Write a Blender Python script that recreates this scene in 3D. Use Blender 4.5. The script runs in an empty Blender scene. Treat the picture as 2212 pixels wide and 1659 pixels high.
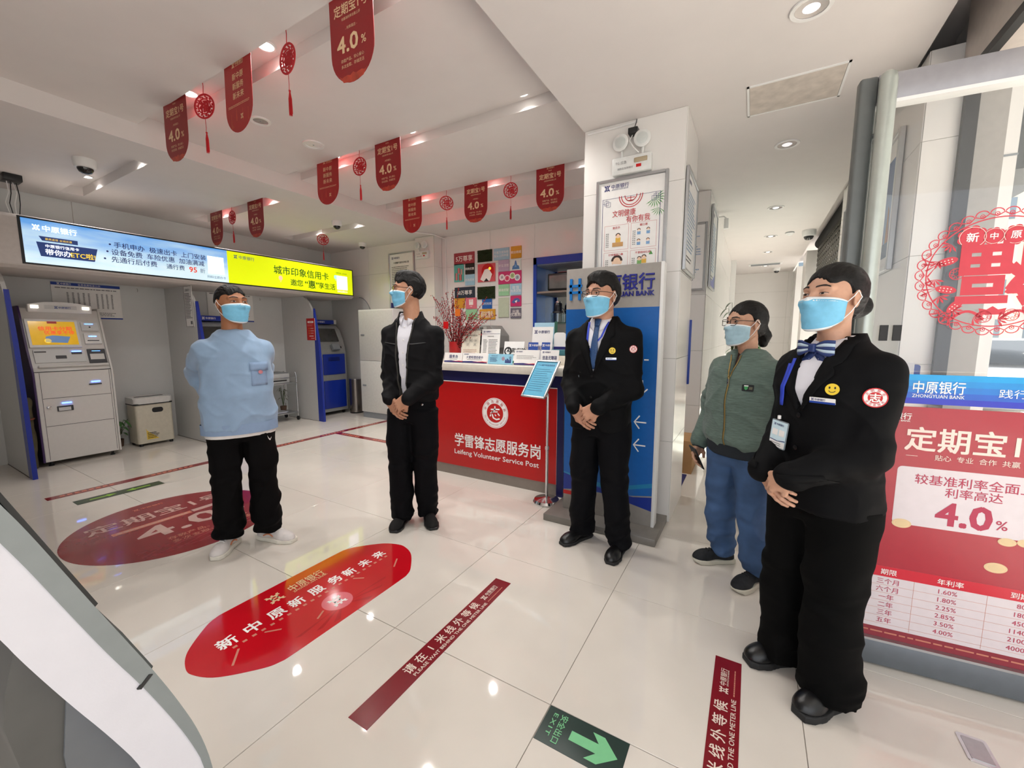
import bpy, bmesh, math, random
import numpy as np
from mathutils import Vector, Matrix, Euler
from mathutils.bvhtree import BVHTree
random.seed(7); np.random.seed(7)
S = bpy.context.scene
COL = S.collection
PI = math.pi
# ---------------- camera (solved from the floor tile grid: 0.8 m tiles, z up) ----------------
FPX, YAW, PIT, ROLL = 886.34, -.5280, .1163, .0007
CAM = np.array([1.3676, -2.05864, 1.35696])
_f = np.array([math.sin(YAW)*math.cos(PIT), math.cos(YAW)*math.cos(PIT), -math.sin(PIT)])
_r = np.array([math.cos(YAW), -math.sin(YAW), 0.]); _u = np.cross(_r, _f)
_c, _s = math.cos(ROLL), math.sin(ROLL)
_R = np.array([_c*_r+_s*_u, -_s*_r+_c*_u, _f])
cd = bpy.data.cameras.new('camera'); cam = bpy.data.objects.new('camera', cd); COL.objects.link(cam)
cd.sensor_width = 36; cd.sensor_fit = 'HORIZONTAL'; cd.lens = 36*FPX/2212; cd.clip_start = .02
cam.matrix_world = Matrix(((_R[0][0], _R[1][0], -_R[2][0], CAM[0]), (_R[0][1], _R[1][1], -_R[2][1], CAM[1]),
                           (_R[0][2], _R[1][2], -_R[2][2], CAM[2]), (0, 0, 0, 1)))
S.camera = cam
def ray(px, py): return _R.T @ np.array([(px-1106)/FPX, (829.5-py)/FPX, 1.])
def pz(px, py, h=0.): d = ray(px, py); return Vector(CAM+d*(h-CAM[2])/d[2])     # pixel -> point on a level at height h
def px_(px, py, X): d = ray(px, py); return Vector(CAM+d*(X-CAM[0])/d[0])          # pixel -> point on a plane x = X
def py_(px, py, Y): d = ray(px, py); return Vector(CAM+d*(Y-CAM[1])/d[1])          # pixel -> point on a plane y = Y
# ---------------- light ----------------
vs = S.view_settings; vs.view_transform = 'Standard'; vs.look = 'None'; vs.gamma = 1; vs.use_curve_mapping = False
vs.exposure = 0.88
W = bpy.data.worlds.new('sky'); S.world = W; W.use_nodes = True
bg = W.node_tree.nodes['Background']; bg.inputs[0].default_value = (.93, .96, 1, 1); bg.inputs[1].default_value = 1.2
def light(name, kind, energy, loc, rot=(0, 0, 0), color=(1, 1, 1), **k):
    l = bpy.data.lights.new(name, kind); l.energy = energy; l.color = color
    for a, b in k.items():
        if a == 'portal': l.cycles.is_portal = b
        else: setattr(l, a, b)
    o = bpy.data.objects.new(name, l); COL.objects.link(o); o.location = loc; o.rotation_euler = rot; return o
light('sun', 'SUN', 9., (8, 9, 12), Vector((.6, .3, .74)).to_track_quat('Z', 'Y').to_euler(), (1, .95, .87), angle=.009)
# the sky seen through the street front, the side opening and the entrance behind the camera
light('sky_portal_front', 'AREA', 1, (2.42, 1.5, 1.45), (0, PI/2, 0), shape='RECTANGLE', size=2.8, size_y=11., portal=True)
light('sky_portal_entrance', 'AREA', 1, (1.3, -3.66, 1.45), (PI/2, 0, 0), shape='RECTANGLE', size=2.2, size_y=2.7, portal=True)
# ---------------- materials ----------------
def lin(c):
    if isinstance(c, str):
        c = c.lstrip('#'); c = c if len(c) == 6 else ''.join(q*2 for q in c); c = [int(c[i:i+2], 16)/255 for i in (0, 2, 4)]
        c = [x/12.92 if x <= .04045 else ((x+.055)/1.055)**2.4 for x in c]
    return (c[0], c[1], c[2], 1)
MATS = {}
def mat(name, color='#ffffff', rough=.5, metal=0., noise=.04, nscale=30., bump=0., bscale=80., emit=None, estr=0., coat=0., alpha=None, trans=0., spec=.5, stretch=None, sheen=0., sss=0.):
    if name in MATS: return MATS[name]
    m = bpy.data.materials.new(name); m.use_nodes = True; nt = m.node_tree; N, L = nt.nodes, nt.links
    b = N['Principled BSDF']; c = lin(color)
    b.inputs['Roughness'].default_value = rough; b.inputs['Metallic'].default_value = metal
    b.inputs['Specular IOR Level'].default_value = spec
    if coat: b.inputs['Coat Weight'].default_value = coat; b.inputs['Coat Roughness'].default_value = .05
    if trans: b.inputs['Transmission Weight'].default_value = trans
    if sheen: b.inputs['Sheen Weight'].default_value = sheen; b.inputs['Sheen Roughness'].default_value = .5
    if sss: b.inputs['Subsurface Weight'].default_value = sss; b.inputs['Subsurface Radius'].default_value = (.012, .005, .003)
    tc = N.new('ShaderNodeTexCoord'); src = tc.outputs['Object']
    if stretch:
        mp = N.new('ShaderNodeMapping'); mp.inputs['Scale'].default_value = stretch; L.new(src, mp.inputs[0]); src = mp.outputs[0]
    if noise:
        n = N.new('ShaderNodeTexNoise'); n.inputs['Scale'].default_value = nscale; n.inputs['Detail'].default_value = 3
        L.new(src, n.inputs['Vector'])
        r = N.new('ShaderNodeMapRange'); r.inputs['From Min'].default_value = .3; r.inputs['From Max'].default_value = .7
        r.inputs['To Min'].default_value = 1-noise; r.inputs['To Max'].default_value = 1+noise; L.new(n.outputs['Fac'], r.inputs['Value'])
        mx = N.new('ShaderNodeVectorMath'); mx.operation = 'SCALE'; mx.inputs[0].default_value = c[:3]
        L.new(r.outputs[0], mx.inputs['Scale']); L.new(mx.outputs[0], b.inputs['Base Color'])
    else: b.inputs['Base Color'].default_value = c
    if bump:
        n2 = N.new('ShaderNodeTexNoise'); n2.inputs['Scale'].default_value = bscale; n2.inputs['Detail'].default_value = 4; L.new(src, n2.inputs['Vector'])
        bp = N.new('ShaderNodeBump'); bp.inputs['Strength'].default_value = bump; bp.inputs['Distance'].default_value = .004
        L.new(n2.outputs['Fac'], bp.inputs['Height']); L.new(bp.outputs[0], b.inputs['Normal'])
    if emit: b.inputs['Emission Color'].default_value = lin(emit); b.inputs['Emission Strength'].default_value = estr
    MATS[name] = m; return m
def glass_mat(name, tint=(1, 1, 1), gloss=.08):
    if name in MATS: return MATS[name]
    m = bpy.data.materials.new(name); m.use_nodes = True; nt = m.node_tree; N, L = nt.nodes, nt.links
    for n in list(N):
        if n.type == 'BSDF_PRINCIPLED': N.remove(n)
    out = [n for n in N if n.type == 'OUTPUT_MATERIAL'][0]
    t = N.new('ShaderNodeBsdfTransparent'); t.inputs[0].default_value = (*tint, 1)
    g = N.new('ShaderNodeBsdfGlossy'); g.inputs['Roughness'].default_value = .01; g.inputs[0].default_value = (1, 1, 1, 1)
    lw = N.new('ShaderNodeLayerWeight'); lw.inputs[0].default_value = .5      # two-sided Schlick curve
    pw = N.new('ShaderNodeMath'); pw.operation = 'POWER'; pw.inputs[1].default_value = 5; L.new(lw.outputs['Facing'], pw.inputs[0])
    f = N.new('ShaderNodeMath'); f.operation = 'MULTIPLY_ADD'; f.inputs[1].default_value = .8; f.inputs[2].default_value = .035; L.new(pw.outputs[0], f.inputs[0])
    mx = N.new('ShaderNodeMixShader'); L.new(f.outputs[0], mx.inputs[0]); L.new(t.outputs[0], mx.inputs[1]); L.new(g.outputs[0], mx.inputs[2]); L.new(mx.outputs[0], out.inputs[0])
    MATS[name] = m; return m
def film_mat(name, color, opacity):       # printed see-through film on glass
    if name in MATS: return MATS[name]
    m = mat(name, color, .25, noise=.02); nt = m.node_tree; N, L = nt.nodes, nt.links
    b = N['Principled BSDF']; out = [n for n in N if n.type == 'OUTPUT_MATERIAL'][0]
    t = N.new('ShaderNodeBsdfTransparent'); mx = N.new('ShaderNodeMixShader'); mx.inputs[0].default_value = opacity
    L.new(t.outputs[0], mx.inputs[1]); L.new(b.outputs[0], mx.inputs[2]); L.new(mx.outputs[0], out.inputs[0]); return m
# ---------------- mesh helpers ----------------
def obj(name, me, material=None, parent=None, loc=None, rot=None, smooth=None):
    if isinstance(me, bmesh.types.BMesh):
        b = me; me = bpy.data.meshes.new(name); b.normal_update(); b.to_mesh(me); b.free()
    o = bpy.data.objects.new(name, me); COL.objects.link(o)
    if material is not None and not me.materials:
        for m in (material if isinstance(material, (list, tuple)) else [material]): me.materials.append(m)
    if parent: o.parent = parent
    if loc is not None: o.location = loc
    if rot is not None: o.rotation_euler = rot
    if smooth is not None: shade(o, smooth)
    return o
def shade(o, ang=40):
    me = o.data
    me.polygons.foreach_set('use_smooth', [True]*len(me.polygons))
    if ang < 180:
        try: me.set_sharp_from_angle(angle=math.radians(ang))
        except Exception: pass
def tag(o, label, cat, group=None):
    o['label'] = label; o['category'] = cat
    if group: o['group'] = group
    return o
def thing(name, label, cat, loc=(0, 0, 0), rz=0., group=None, rot=None):
    o = bpy.data.objects.new(name, None); COL.objects.link(o); o.location = loc; o.rotation_euler = rot or (0, 0, rz)
    o.empty_display_size = .05
    return tag(o, label, cat, group)
def struct(o):
    o['kind'] = 'structure'; return o
def stuff(o):
    o['kind'] = 'stuff'; return o
def box_bm(bm, x0, x1, y0, y1, z0, z1, mi=0):
    if x0 > x1: x0, x1 = x1, x0
    if y0 > y1: y0, y1 = y1, y0
    if z0 > z1: z0, z1 = z1, z0
    v = [bm.verts.new(p) for p in ((x0, y0, z0), (x1, y0, z0), (x1, y1, z0), (x0, y1, z0), (x0, y0, z1), (x1, y0, z1), (x1, y1, z1), (x0, y1, z1))]
    fs = [bm.faces.new([v[i] for i in q]) for q in ((3, 2, 1, 0), (4, 5, 6, 7), (0, 1, 5, 4), (1, 2, 6, 5), (2, 3, 7, 6), (3, 0, 4, 7))]
    for f in fs: f.material_index = mi
    return v
def bevel(bm, w, seg=2):
    if w: bmesh.ops.bevel(bm, geom=list(bm.edges), offset=w, segments=seg, affect='EDGES', profile=.5)
def box(name, x0, x1, y0, y1, z0, z1, m, parent=None, bev=0., seg=2, loc=None, rot=None):
    bm = bmesh.new(); box_bm(bm, x0, x1, y0, y1, z0, z1); bevel(bm, bev, seg)
    return obj(name, bm, m, parent, loc, rot, smooth=35 if bev else None)
def lathe_bm(bm, prof, n=24, M=None, cap=True):
    rings = []
    for r, z in prof:
        rings.append([bm.verts.new((r*math.cos(2*PI*i/n), r*math.sin(2*PI*i/n), z)) for i in range(n)] if r > 1e-6 else [bm.verts.new((0, 0, z))])
    for a, b in zip(rings, rings[1:]):
        for i in range(n):
            j = (i+1) % n
            if len(a) == 1 and len(b) == 1: continue
            if len(a) == 1: bm.faces.new((a[0], b[j], b[i]))
            elif len(b) == 1: bm.faces.new((a[i], a[j], b[0]))
            else: bm.faces.new((a[i], a[j], b[j], b[i]))
    if cap:
        if len(rings[0]) > 1: bm.faces.new(list(reversed(rings[0])))
        if len(rings[-1]) > 1: bm.faces.new(rings[-1])
    vs_ = [v for r in rings for v in r]
    if M is not None: bmesh.ops.transform(bm, matrix=M, verts=vs_)
    return vs_
def lathe(name, prof, m, parent=None, n=24, loc=None, rot=None, sm=40):
    bm = bmesh.new(); lathe_bm(bm, prof, n); return obj(name, bm, m, parent, loc, rot, smooth=sm)
def tube_bm(bm, pts, r, n=8, closed=False, cap=True):
    pts = [Vector(p) for p in pts]; k = len(pts); rs = r if hasattr(r, '__len__') else [r]*k
    rings = []; up = None
    for i, p in enumerate(pts):
        a = pts[(i-1) % k] if (closed or i > 0) else p; b = pts[(i+1) % k] if (closed or i < k-1) else p
        t = (b-a).normalized() if (b-a).length > 1e-9 else Vector((0, 0, 1))
        if up is None: up = t.orthogonal().normalized()
        up = (up-t*up.dot(t)); up = up.normalized() if up.length > 1e-6 else t.orthogonal().normalized()
        s = t.cross(up)
        rings.append([bm.verts.new(p+(up*math.cos(2*PI*q/n)+s*math.sin(2*PI*q/n))*rs[i]) for q in range(n)])
    pr = list(zip(rings, rings[1:]))+([(rings[-1], rings[0])] if closed else [])
    for a, b in pr:
        for q in range(n): w = (q+1) % n; bm.faces.new((a[q], a[w], b[w], b[q]))
    if cap and not closed: bm.faces.new(list(reversed(rings[0]))); bm.faces.new(rings[-1])
def tube(name, pts, r, m, parent=None, n=8, closed=False, loc=None, rot=None):
    bm = bmesh.new(); tube_bm(bm, pts, r, n, closed); return obj(name, bm, m, parent, loc, rot, smooth=50)
def poly_bm(bm, pts, h, z0=0., M=None):
    """flat polygon in xy extruded to z0+h"""
    a = [bm.verts.new((p[0], p[1], z0)) for p in pts]; b = [bm.verts.new((p[0], p[1], z0+h)) for p in pts]; k = len(pts)
    area = sum(pts[i][0]*pts[(i+1) % k][1]-pts[(i+1) % k][0]*pts[i][1] for i in range(k))
    if area < 0: a.reverse(); b.reverse()
    bm.faces.new(list(reversed(a))); bm.faces.new(b)
    for i in range(k): j = (i+1) % k; bm.faces.new((a[i], a[j], b[j], b[i]))
    if M is not None: bmesh.ops.transform(bm, matrix=M, verts=a+b)
def poly(name, pts, h, m, parent=None, M=None, bev=0., loc=None, rot=None):
    bm = bmesh.new(); poly_bm(bm, pts, h)
    if bev: bevel(bm, bev, 1)
    if M is not None: bmesh.ops.transform(bm, matrix=M, verts=bm.verts)
    return obj(name, bm, m, parent, loc, rot, smooth=35 if bev else None)
def rrect(w, h, r, n=5, cx=0., cy=0.):
    out = []
    for sx, sy, a0 in ((1, 1, 0), (-1, 1, 90), (-1, -1, 180), (1, -1, 270)):
        for i in range(n+1):
            a = math.radians(a0+90*i/n); out.append((cx+sx*(w/2-r)+r*math.cos(a), cy+sy*(h/2-r)+r*math.sin(a)))
    return out
def ellipse(rx, ry, n=48, cx=0., cy=0.): return [(cx+rx*math.cos(2*PI*i/n), cy+ry*math.sin(2*PI*i/n)) for i in range(n)]
# frames that stand a flat drawing (x right, y up, z out of the face) on a wall or floor
def face_M(origin, facing):
    """facing: '-y' faces the camera side, '+x' faces right, '-x', '+z' floor"""
    o = Vector(origin)
    ax = {'-y': ((1, 0, 0), (0, 0, 1), (0, -1, 0)), '+x': ((0, 1, 0), (0, 0, 1), (1, 0, 0)), '-x': ((0, -1, 0), (0, 0, 1), (-1, 0, 0)), '+y': ((-1, 0, 0), (0, 0, 1), (0, 1, 0)), '+z': ((1, 0, 0), (0, 1, 0), (0, 0, 1))}[facing]
    return Matrix(((ax[0][0], ax[1][0], ax[2][0], o.x), (ax[0][1], ax[1][1], ax[2][1], o.y), (ax[0][2], ax[1][2], ax[2][2], o.z), (0, 0, 0, 1)))
_tx = {}
def text_mesh(s, size=1., bold=0., sx=1., align='CENTER', sp=1.):
    """lettering as a flat mesh, cap height about 0.73*size, vertically centred"""
    key = (s, round(bold, 4), align, sp)
    if key not in _tx:
        cu = bpy.data.curves.new('lettering', 'FONT'); cu.body = s; cu.size = 1; cu.align_x = align; cu.align_y = 'CENTER'; cu.resolution_u = 2; cu.space_character = sp; cu.space_line = .95
        o = bpy.data.objects.new('lettering', cu); COL.objects.link(o)
        dg = bpy.context.evaluated_depsgraph_get(); e = o.evaluated_get(dg); me = e.to_mesh()
        co = np.empty(len(me.vertices)*3, 'f'); me.vertices.foreach_get('co', co); co = co.reshape(-1, 3)
        fs = [tuple(p.vertices) for p in me.polygons]; co = co.copy(); e.to_mesh_clear()
        if bold > .003:        # heavier strokes: the same outline set down four times, a hair apart
            n = len(co); d = bold*.8; co = np.concatenate([co+np.array([a*d, b*d, z]) for a, b, z in ((-1, -1, 0), (1, -1, .00013), (1, 1, .00026), (-1, 1, .00039))]); fs = [tuple(i+k*n for i in f) for k in range(4) for f in fs]
        _tx[key] = (co, fs)
        bpy.data.objects.remove(o); bpy.data.curves.remove(cu)
    co, fs = _tx[key]; co = co.copy()
    if len(co):
        co[:, 1] -= (co[:, 1].max()+co[:, 1].min())/2
        if align == 'CENTER': co[:, 0] -= (co[:, 0].max()+co[:, 0].min())/2
        elif align == 'LEFT': co[:, 0] -= co[:, 0].min()
        else: co[:, 0] -= co[:, 0].max()
    co[:, 0] *= size*sx; co[:, 1] *= size
    return co, fs
class Draw:
    """collects flat prints (text, shapes) on one face, one mesh per colour"""
    def __init__(s, M, parent, lift=.0012): s.M = M; s.p = parent; s.d = {}; s.lift = lift; s.k = 0
    def _add(s, m, co, fs, dz=0.):
        V, F = s.d.setdefault(m, ([], [])); n = len(V)
        V.extend([(c[0], c[1], s.lift+dz+(c[2] if len(c) > 2 else 0.)) for c in co]); F.extend([tuple(i+n for i in f) for f in fs])
    def text(s, t, x, y, size, m, bold=.0, sx=1., align='CENTER', rot=0., w=None, dz=.0004, sp=1.):
        co, fs = text_mesh(t, size, bold, sx, align, sp)
        if w is not None and len(co):
            k = w/max(1e-6, co[:, 0].max()-co[:, 0].min()); co[:, 0] *= k
        if rot:
            c_, s_ = math.cos(rot), math.sin(rot); co = np.stack([co[:, 0]*c_-co[:, 1]*s_, co[:, 0]*s_+co[:, 1]*c_, co[:, 2]], 1)
        co[:, 0] += x; co[:, 1] += y; s._add(m, co, fs, dz)
    def arc_text(s, t, cx, cy, r, a0, a1, size, m, bold=0., inward=False, sx=1., dz=.0004):
        n = len(t)
        for i, ch in enumerate(t):
            if ch == ' ': continue
            a = math.radians(a0+(a1-a0)*(i/(n-1) if n > 1 else .5))
            s.text(ch, cx+r*math.cos(a), cy+r*math.sin(a), size, m, bold, sx, rot=a-PI/2+(PI if inward else 0), dz=dz)
    def poly(s, pts, m, dz=0.): s._add(m, pts, [tuple(range(len(pts)))], dz)
    def rect(s, x0, y0, x1, y1, m, dz=0.): s.poly([(min(x0, x1), min(y0, y1)), (max(x0, x1), min(y0, y1)), (max(x0, x1), max(y0, y1)), (min(x0, x1), max(y0, y1))], m, dz)
    def disc(s, cx, cy, r, m, ry=None, n=28, dz=0.): s.poly(ellipse(r, ry or r, n, cx, cy), m, dz)
    def ring(s, cx, cy, r0, r1, m, n=40, dz=0., a0=0., a1=360., ky=1.):
        co = []; fs = []; full = abs(a1-a0) >= 359.9; k = n if full else n+1
        for i in range(k):
            a = math.radians(a0+(a1-a0)*i/n); co += [(cx+r0*math.cos(a), cy+ky*r0*math.sin(a)), (cx+r1*math.cos(a), cy+ky*r1*math.sin(a))]
        for i in range(n): j = (i+1) % k; fs.append((2*i, 2*i+1, 2*j+1, 2*j))
        s._add(m, co, fs, dz)
    def line(s, pts, w, m, dz=0., closed=False):
        pts = [Vector((p[0], p[1])) for p in pts]; k = len(pts); co = []; fs = []
        for i, p in enumerate(pts):
            a = pts[(i-1) % k] if (closed or i > 0) else p; b = pts[(i+1) % k] if (closed or i < k-1) else p
            t = (b-a); t = t.normalized() if t.length > 1e-9 else Vector((1, 0)); n = Vector((-t.y, t.x))*w/2
            co += [tuple(p+n), tuple(p-n)]
        for i in range(k if closed else k-1): j = (i+1) % k; fs.append((2*i, 2*i+1, 2*j+1, 2*j))
        s._add(m, co, fs, dz)
    def frame(s, x0, y0, x1, y1, w, m, dz=0.): s.line([(x0, y0), (x1, y0), (x1, y1), (x0, y1)], w, m, dz, True)
    def logo(s, x, y, h, m, dz=.0004):
        """the bank's emblem: a gate of two mirrored brackets around a square"""
        u = h/10
        for sg in (1, -1):
            s.rect(x-4.6*u, y+sg*2.2*u, x+4.6*u, y+sg*3.5*u, m, dz)
            for q in (-1, 1):
                s.poly([(x+q*4.9*u, y+sg*5*u), (x+q*3.2*u, y+sg*5*u), (x+q*2.2*u, y+sg*3.4*u), (x+q*3.9*u, y+sg*3.4*u)][::(1 if q*sg > 0 else -1)], m, dz)
                s.rect(x+q*1.3*u, y+sg*2.3*u, x+q*2.7*u, y+sg*.0*u, m, dz)
        s.rect(x-2.6*u, y-.6*u, x+2.6*u, y+.6*u, m, dz)
        s.rect(x-.7*u, y+3.4*u, x+.7*u, y+5*u, m, dz); s.rect(x-.7*u, y-5*u, x+.7*u, y-3.4*u, m, dz)
    def bank(s, x, y, h, m, m2=None, latin=True, dz=.0004):
        """emblem + bank name, x = left edge, h = emblem height; returns width"""
        m2 = m2 or m; s.logo(x+h/2, y, h, m, dz)
        s.text('中原银行', x+h*1.25, y+(.14*h if latin else 0), h*(.78 if latin else .9), m2, .012, align='LEFT', dz=dz)
        if latin: s.text('ZHONGYUAN BANK', x+h*1.3, y-.38*h, h*.25, m2, .01, align='LEFT', w=h*2.9, dz=dz)
        return h*4.4
    def lines(s, x0, x1, y0, y1, n, m, w=.4, jag=.25, seed=1, dz=.0002):
        """rows of small print too fine to read"""
        rg = random.Random(seed); st = (y1-y0)/n
        for i in range(n):
            y = y0+st*(i+.5); x = x0; e = x1-(x1-x0)*rg.random()*jag
            while x < e:
                ww = (x1-x0)*(.03+.06*rg.random()); s.rect(x, y-abs(st)*w/2, min(x+ww, e), y+abs(st)*w/2, m, dz); x += ww+(x1-x0)*.012
    def done(s, name='print'):
        out = []
        for m, (V, F) in s.d.items():
            me = bpy.data.meshes.new(name); me.from_pydata([s.M @ Vector(v) for v in V], [], F); me.update()
            out.append(stuff(obj(name, me, m, s.p)))
        s.d = {}; return out
def copy_tree(o, parent=None):
    c = o.copy(); COL.objects.link(c); c.parent = parent
    for ch in o.children: copy_tree(ch, c)
    return c
# ================= the building =================
CZ = 2.855
M_tile = mat('polished_cream_tile', '#ded7ce', .035, noise=.035, nscale=3.2, spec=.75)
M_grout = mat('tile_joint_grey', '#8f8880', .8)
M_wtile = mat('white_glazed_wall_tile', '#e6e3df', .16, noise=.015, nscale=4)
M_wjoint = mat('wall_joint', '#a9a5a0', .8)
M_paint = mat('ceiling_white_paint', '#e0dad7', .75, noise=.012, nscale=6)
M_panel = mat('grey_white_laminate', '#d3d4d3', .35, noise=.015, nscale=8)
M_white = mat('white_plastic', '#e9e8e6', .35, noise=.01)
M_dark = mat('dark_void', '#141312', .8)
M_alu = mat('brushed_aluminium', '#b9bbbd', .3, .9, noise=.05, nscale=40, stretch=(1, 1, 12))
M_steel = mat('polished_steel', '#d6d6d8', .12, 1., noise=.02)
M_grey = mat('grey_metal_paint', '#8d9296', .4, .1)
M_black = mat('black_plastic', '#17181a', .4)
M_blue = mat('bank_blue', '#1a3f9c', .35, noise=.02)
M_red = mat('bank_red', '#c40d12', .35, noise=.02)
M_ink = mat('navy_ink', '#23246b', .6, noise=0)
M_txt = mat('white_print', '#f4f1ee', .5, noise=0)
M_tgrey = mat('grey_print', '#6a6a6c', .6, noise=0)
M_tblk = mat('black_print', '#1b1b1d', .6, noise=0)
M_gold = mat('pale_gold_print', '#e6c49a', .4, noise=.03)
M_paper = mat('white_paper', '#efedea', .55, noise=.015)
M_glass = glass_mat('clear_glass', (.985, .99, .988))
# floor: grout bed plus every tile as its own piece
fl = struct(box('floor', -5.5, 2.42, -3.7, 9.7, -.12, -.004, M_grout))
bmt = bmesh.new(); box_bm(bmt, .0012, .7988, .0012, .7988, -.012, 0); bevel(bmt, .0012, 1)
tm = bpy.data.meshes.new('floor_tile'); bmt.to_mesh(tm); bmt.free(); tm.materials.append(M_tile)
for i in range(-7, 3):
    for j in range(-5, 13):
        if j >= 4 and i < 0: continue
        o = obj('floor_tile', tm, None, fl, loc=(i*.8, j*.8, 0))
# ceiling: slab, sunk tray with channels, lowered bands with lamp slots
def slabs(name, L, m): 
    bm = bmesh.new()
    for b in L: box_bm(bm, *b)
    return struct(obj(name, bm, m))
CH = [(-2.94, -2.77), (-1.76, -1.59), (-.58, -.41), (.60, .77), (1.78, 1.95)]
TX0, TX1, TY1 = -2.88, .2, 2.38
L = [(-5.6, 2.6, -3.8, 9.9, 3.075, 3.2)]
L += [(TX1, 2.075, -3.8, 9.9, CZ, 3.075), (TX0, TX1, TY1, 3.4, CZ, 3.075)]
ys = [-3.8]+[v for c in CH for v in c]+[TY1]
for a, b in zip(ys[0::2], ys[1::2]): L.append((TX0, TX1, a, b, 3.0, 3.075))
SL = [(-1.745, -1.565), (-.565, -.385), (.615, .795), (1.795, 1.975)]
ys = [-3.8]+[v for c in SL for v in c]+[3.4]
for a, b in zip(ys[0::2], ys[1::2]): L.append((-5.6, TX0, a, b, CZ, 3.075))
for a, b in SL: L += [(-5.6, -4.97, a, b, CZ, 3.075), (-3.31, TX0, a, b, CZ, 3.075), (-4.97, -3.31, a, b, 2.945, 3.075)]
slabs('ceiling', L, M_paint)
def tiled_wall(name, M, xs, zs, skip=(), depth=.3, body=M_wjoint, tile=M_wtile, kind='wall', back=True):
    """M: wall face frame (x along, y up, z out). Tiles stand 4 mm proud, joints 2.5 mm"""
    bm = bmesh.new()
    for a, b in zip(xs, xs[1:]):
        for c, d in zip(zs, zs[1:]):
            if (a, c) in skip: continue
            box_bm(bm, a, b, c, d, -depth, -.004)
    bmesh.ops.transform(bm, matrix=M, verts=bm.verts); w = struct(obj(name, bm, body))
    for a, b in zip(xs, xs[1:]):
        for c, d in zip(zs, zs[1:]):
            if (a, c) in skip: continue
            bt = bmesh.new(); box_bm(bt, a+.0012, b-.0012, c+.0012, d-.0012, -.006, 0); bevel(bt, .001, 1)
            bmesh.ops.transform(bt, matrix=M, verts=bt.verts); obj('wall_tile', bt, tile, w)
    return w
ZS = [0, .6, 1.2, 1.8, 2.4, CZ]
# back wall behind the desk, with the blue niche left open
xs = [-2.85, -1.96, -1.244, -.1, .45]
tiled_wall('wall_back', face_M((0, 3.02, 0), '-y'), xs, ZS, skip={(-1.244, .6), (-1.244, 1.2), (-1.244, 1.8)}, depth=.34)
struct(box('wall_back_core', -2.9, .5, 3.37, 3.5, 0, 3.0, M_wjoint))
tiled_wall('wall_far', face_M((0, 2.945, 0), '-y'), [-5.39, -4.4, -3.23], ZS, depth=.3)
w = tiled_wall('pillar_far', face_M((0, 2.84, 0), '-y'), [-3.23, -2.85], ZS, depth=.4)
tiled_wall('wall_far_return', face_M((-2.843, 0, 0), '+x'), [2.846, 3.014], ZS, depth=.05)
struct(box('wall_left', -5.6, -5.39, -3.7, 3.2, 0, 3.0, M_panel))
# pillar with posters, second pillar and the passage
tiled_wall('pillar_front', face_M((0, 1.005, 0), '-y'), [.208, .911], ZS, depth=.42)
tiled_wall('pillar_side', face_M((.915, 0, 0), '+x'), [1.008, 1.59], ZS, depth=.35)
tiled_wall('pillar_side_left', face_M((.204, 0, 0), '-x'), [-1.59, -1.008], ZS, depth=.34)
struct(box('pillar_core', .22, .9, 1.43, 1.588, 0, 2.85, M_wtile))
tiled_wall('pillar_second', face_M((0, 2.8, 0), '-y'), [.45, .906], ZS, depth=.25)
tiled_wall('wall_passage', face_M((.91, 0, 0), '+x'), [2.804, 3.7, 4.9, 6.1, 7.4], ZS, depth=.3)
struct(box('trim_1', .6, 1.0, 7.4, 7.52, 0, CZ, M_white))
tiled_wall('wall_end', face_M((0, 9.6, 0), '-y'), [-.4, .8, 2.0, 2.6], ZS, depth=.2)
struct(box('wall_passage_far', -.3, -.2, 7.5, 9.6, 0, CZ, M_white)); struct(box('wall_passage_turn', -.3, .62, 7.42, 7.5, 0, CZ, M_white))
# street front: columns, header, shutter slot
tiled_wall('column_street', face_M((2.09, 0, 0), '-x'), [-3.5, -2.3, -1.095], ZS, depth=.32)
tiled_wall('column_street_front', face_M((0, 1.09, 0), '-y'), [2.094, 2.27], ZS, depth=.3)
struct(box('column_second', 2.1, 2.45, 7.0, 7.5, 0, CZ, M_wtile)); struct(box('column_third', 2.1, 2.45, 8.9, 9.6, 0, CZ, M_wtile))
struct(box('trim_2', 2.22, 2.45, -3.7, 1.085, 2.66, 3.07, mat('header_beige', '#d5cbc3', .5), bev=.004))
struct(box('trim_3', 2.205, 2.24, -3.7, 1.085, 2.62, 2.66, M_black))
struct(box('trim_4', 2.235, 2.29, 1.055, 1.088, 0, 2.66, mat('frame_dark', '#3a3b3e', .4, .4)))
struct(box('trim_5', 2.4, 2.5, 3.5, 7.0, 2.7, 3.07, M_white))
struct(box('wall_behind', -5.6, .2, -3.8, -3.7, 0, 3.0, M_panel))
struct(box('wall_window_sill', 2.25, 2.45, 3.5, 7.0, 0, .45, M_wtile))
struct(box('wall_window_sill_end', 2.25, 2.45, 7.5, 8.9, 0, .45, M_wtile))
# windows beyond the passage: frame, panes
def window(n, y0, y1, z0, z1, X, k):
    t = bpy.data.objects.new('window_%d' % n, None); COL.objects.link(t); struct(t)
    for i in range(k+1):
        yy = y0+(y1-y0)*i/k; box('window_frame', X-.03, X+.03, yy-.025, yy+.025, z0, z1, M_alu, t)
    for zz in (z0, z1): box('window_frame', X-.03, X+.03, y0, y1, zz-.025, zz+.025, M_alu, t)
    for i in range(k):
        a = y0+(y1-y0)*i/k+.03; b = y0+(y1-y0)*(i+1)/k-.03; box('pane', X-.004, X+.004, a, b, z0+.03, z1-.03, M_glass, t)
window(1, 3.5, 7.0, .47, 2.7, 2.36, 3); window(2, 7.5, 8.9, .47, 2.7, 2.36, 2)
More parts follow.
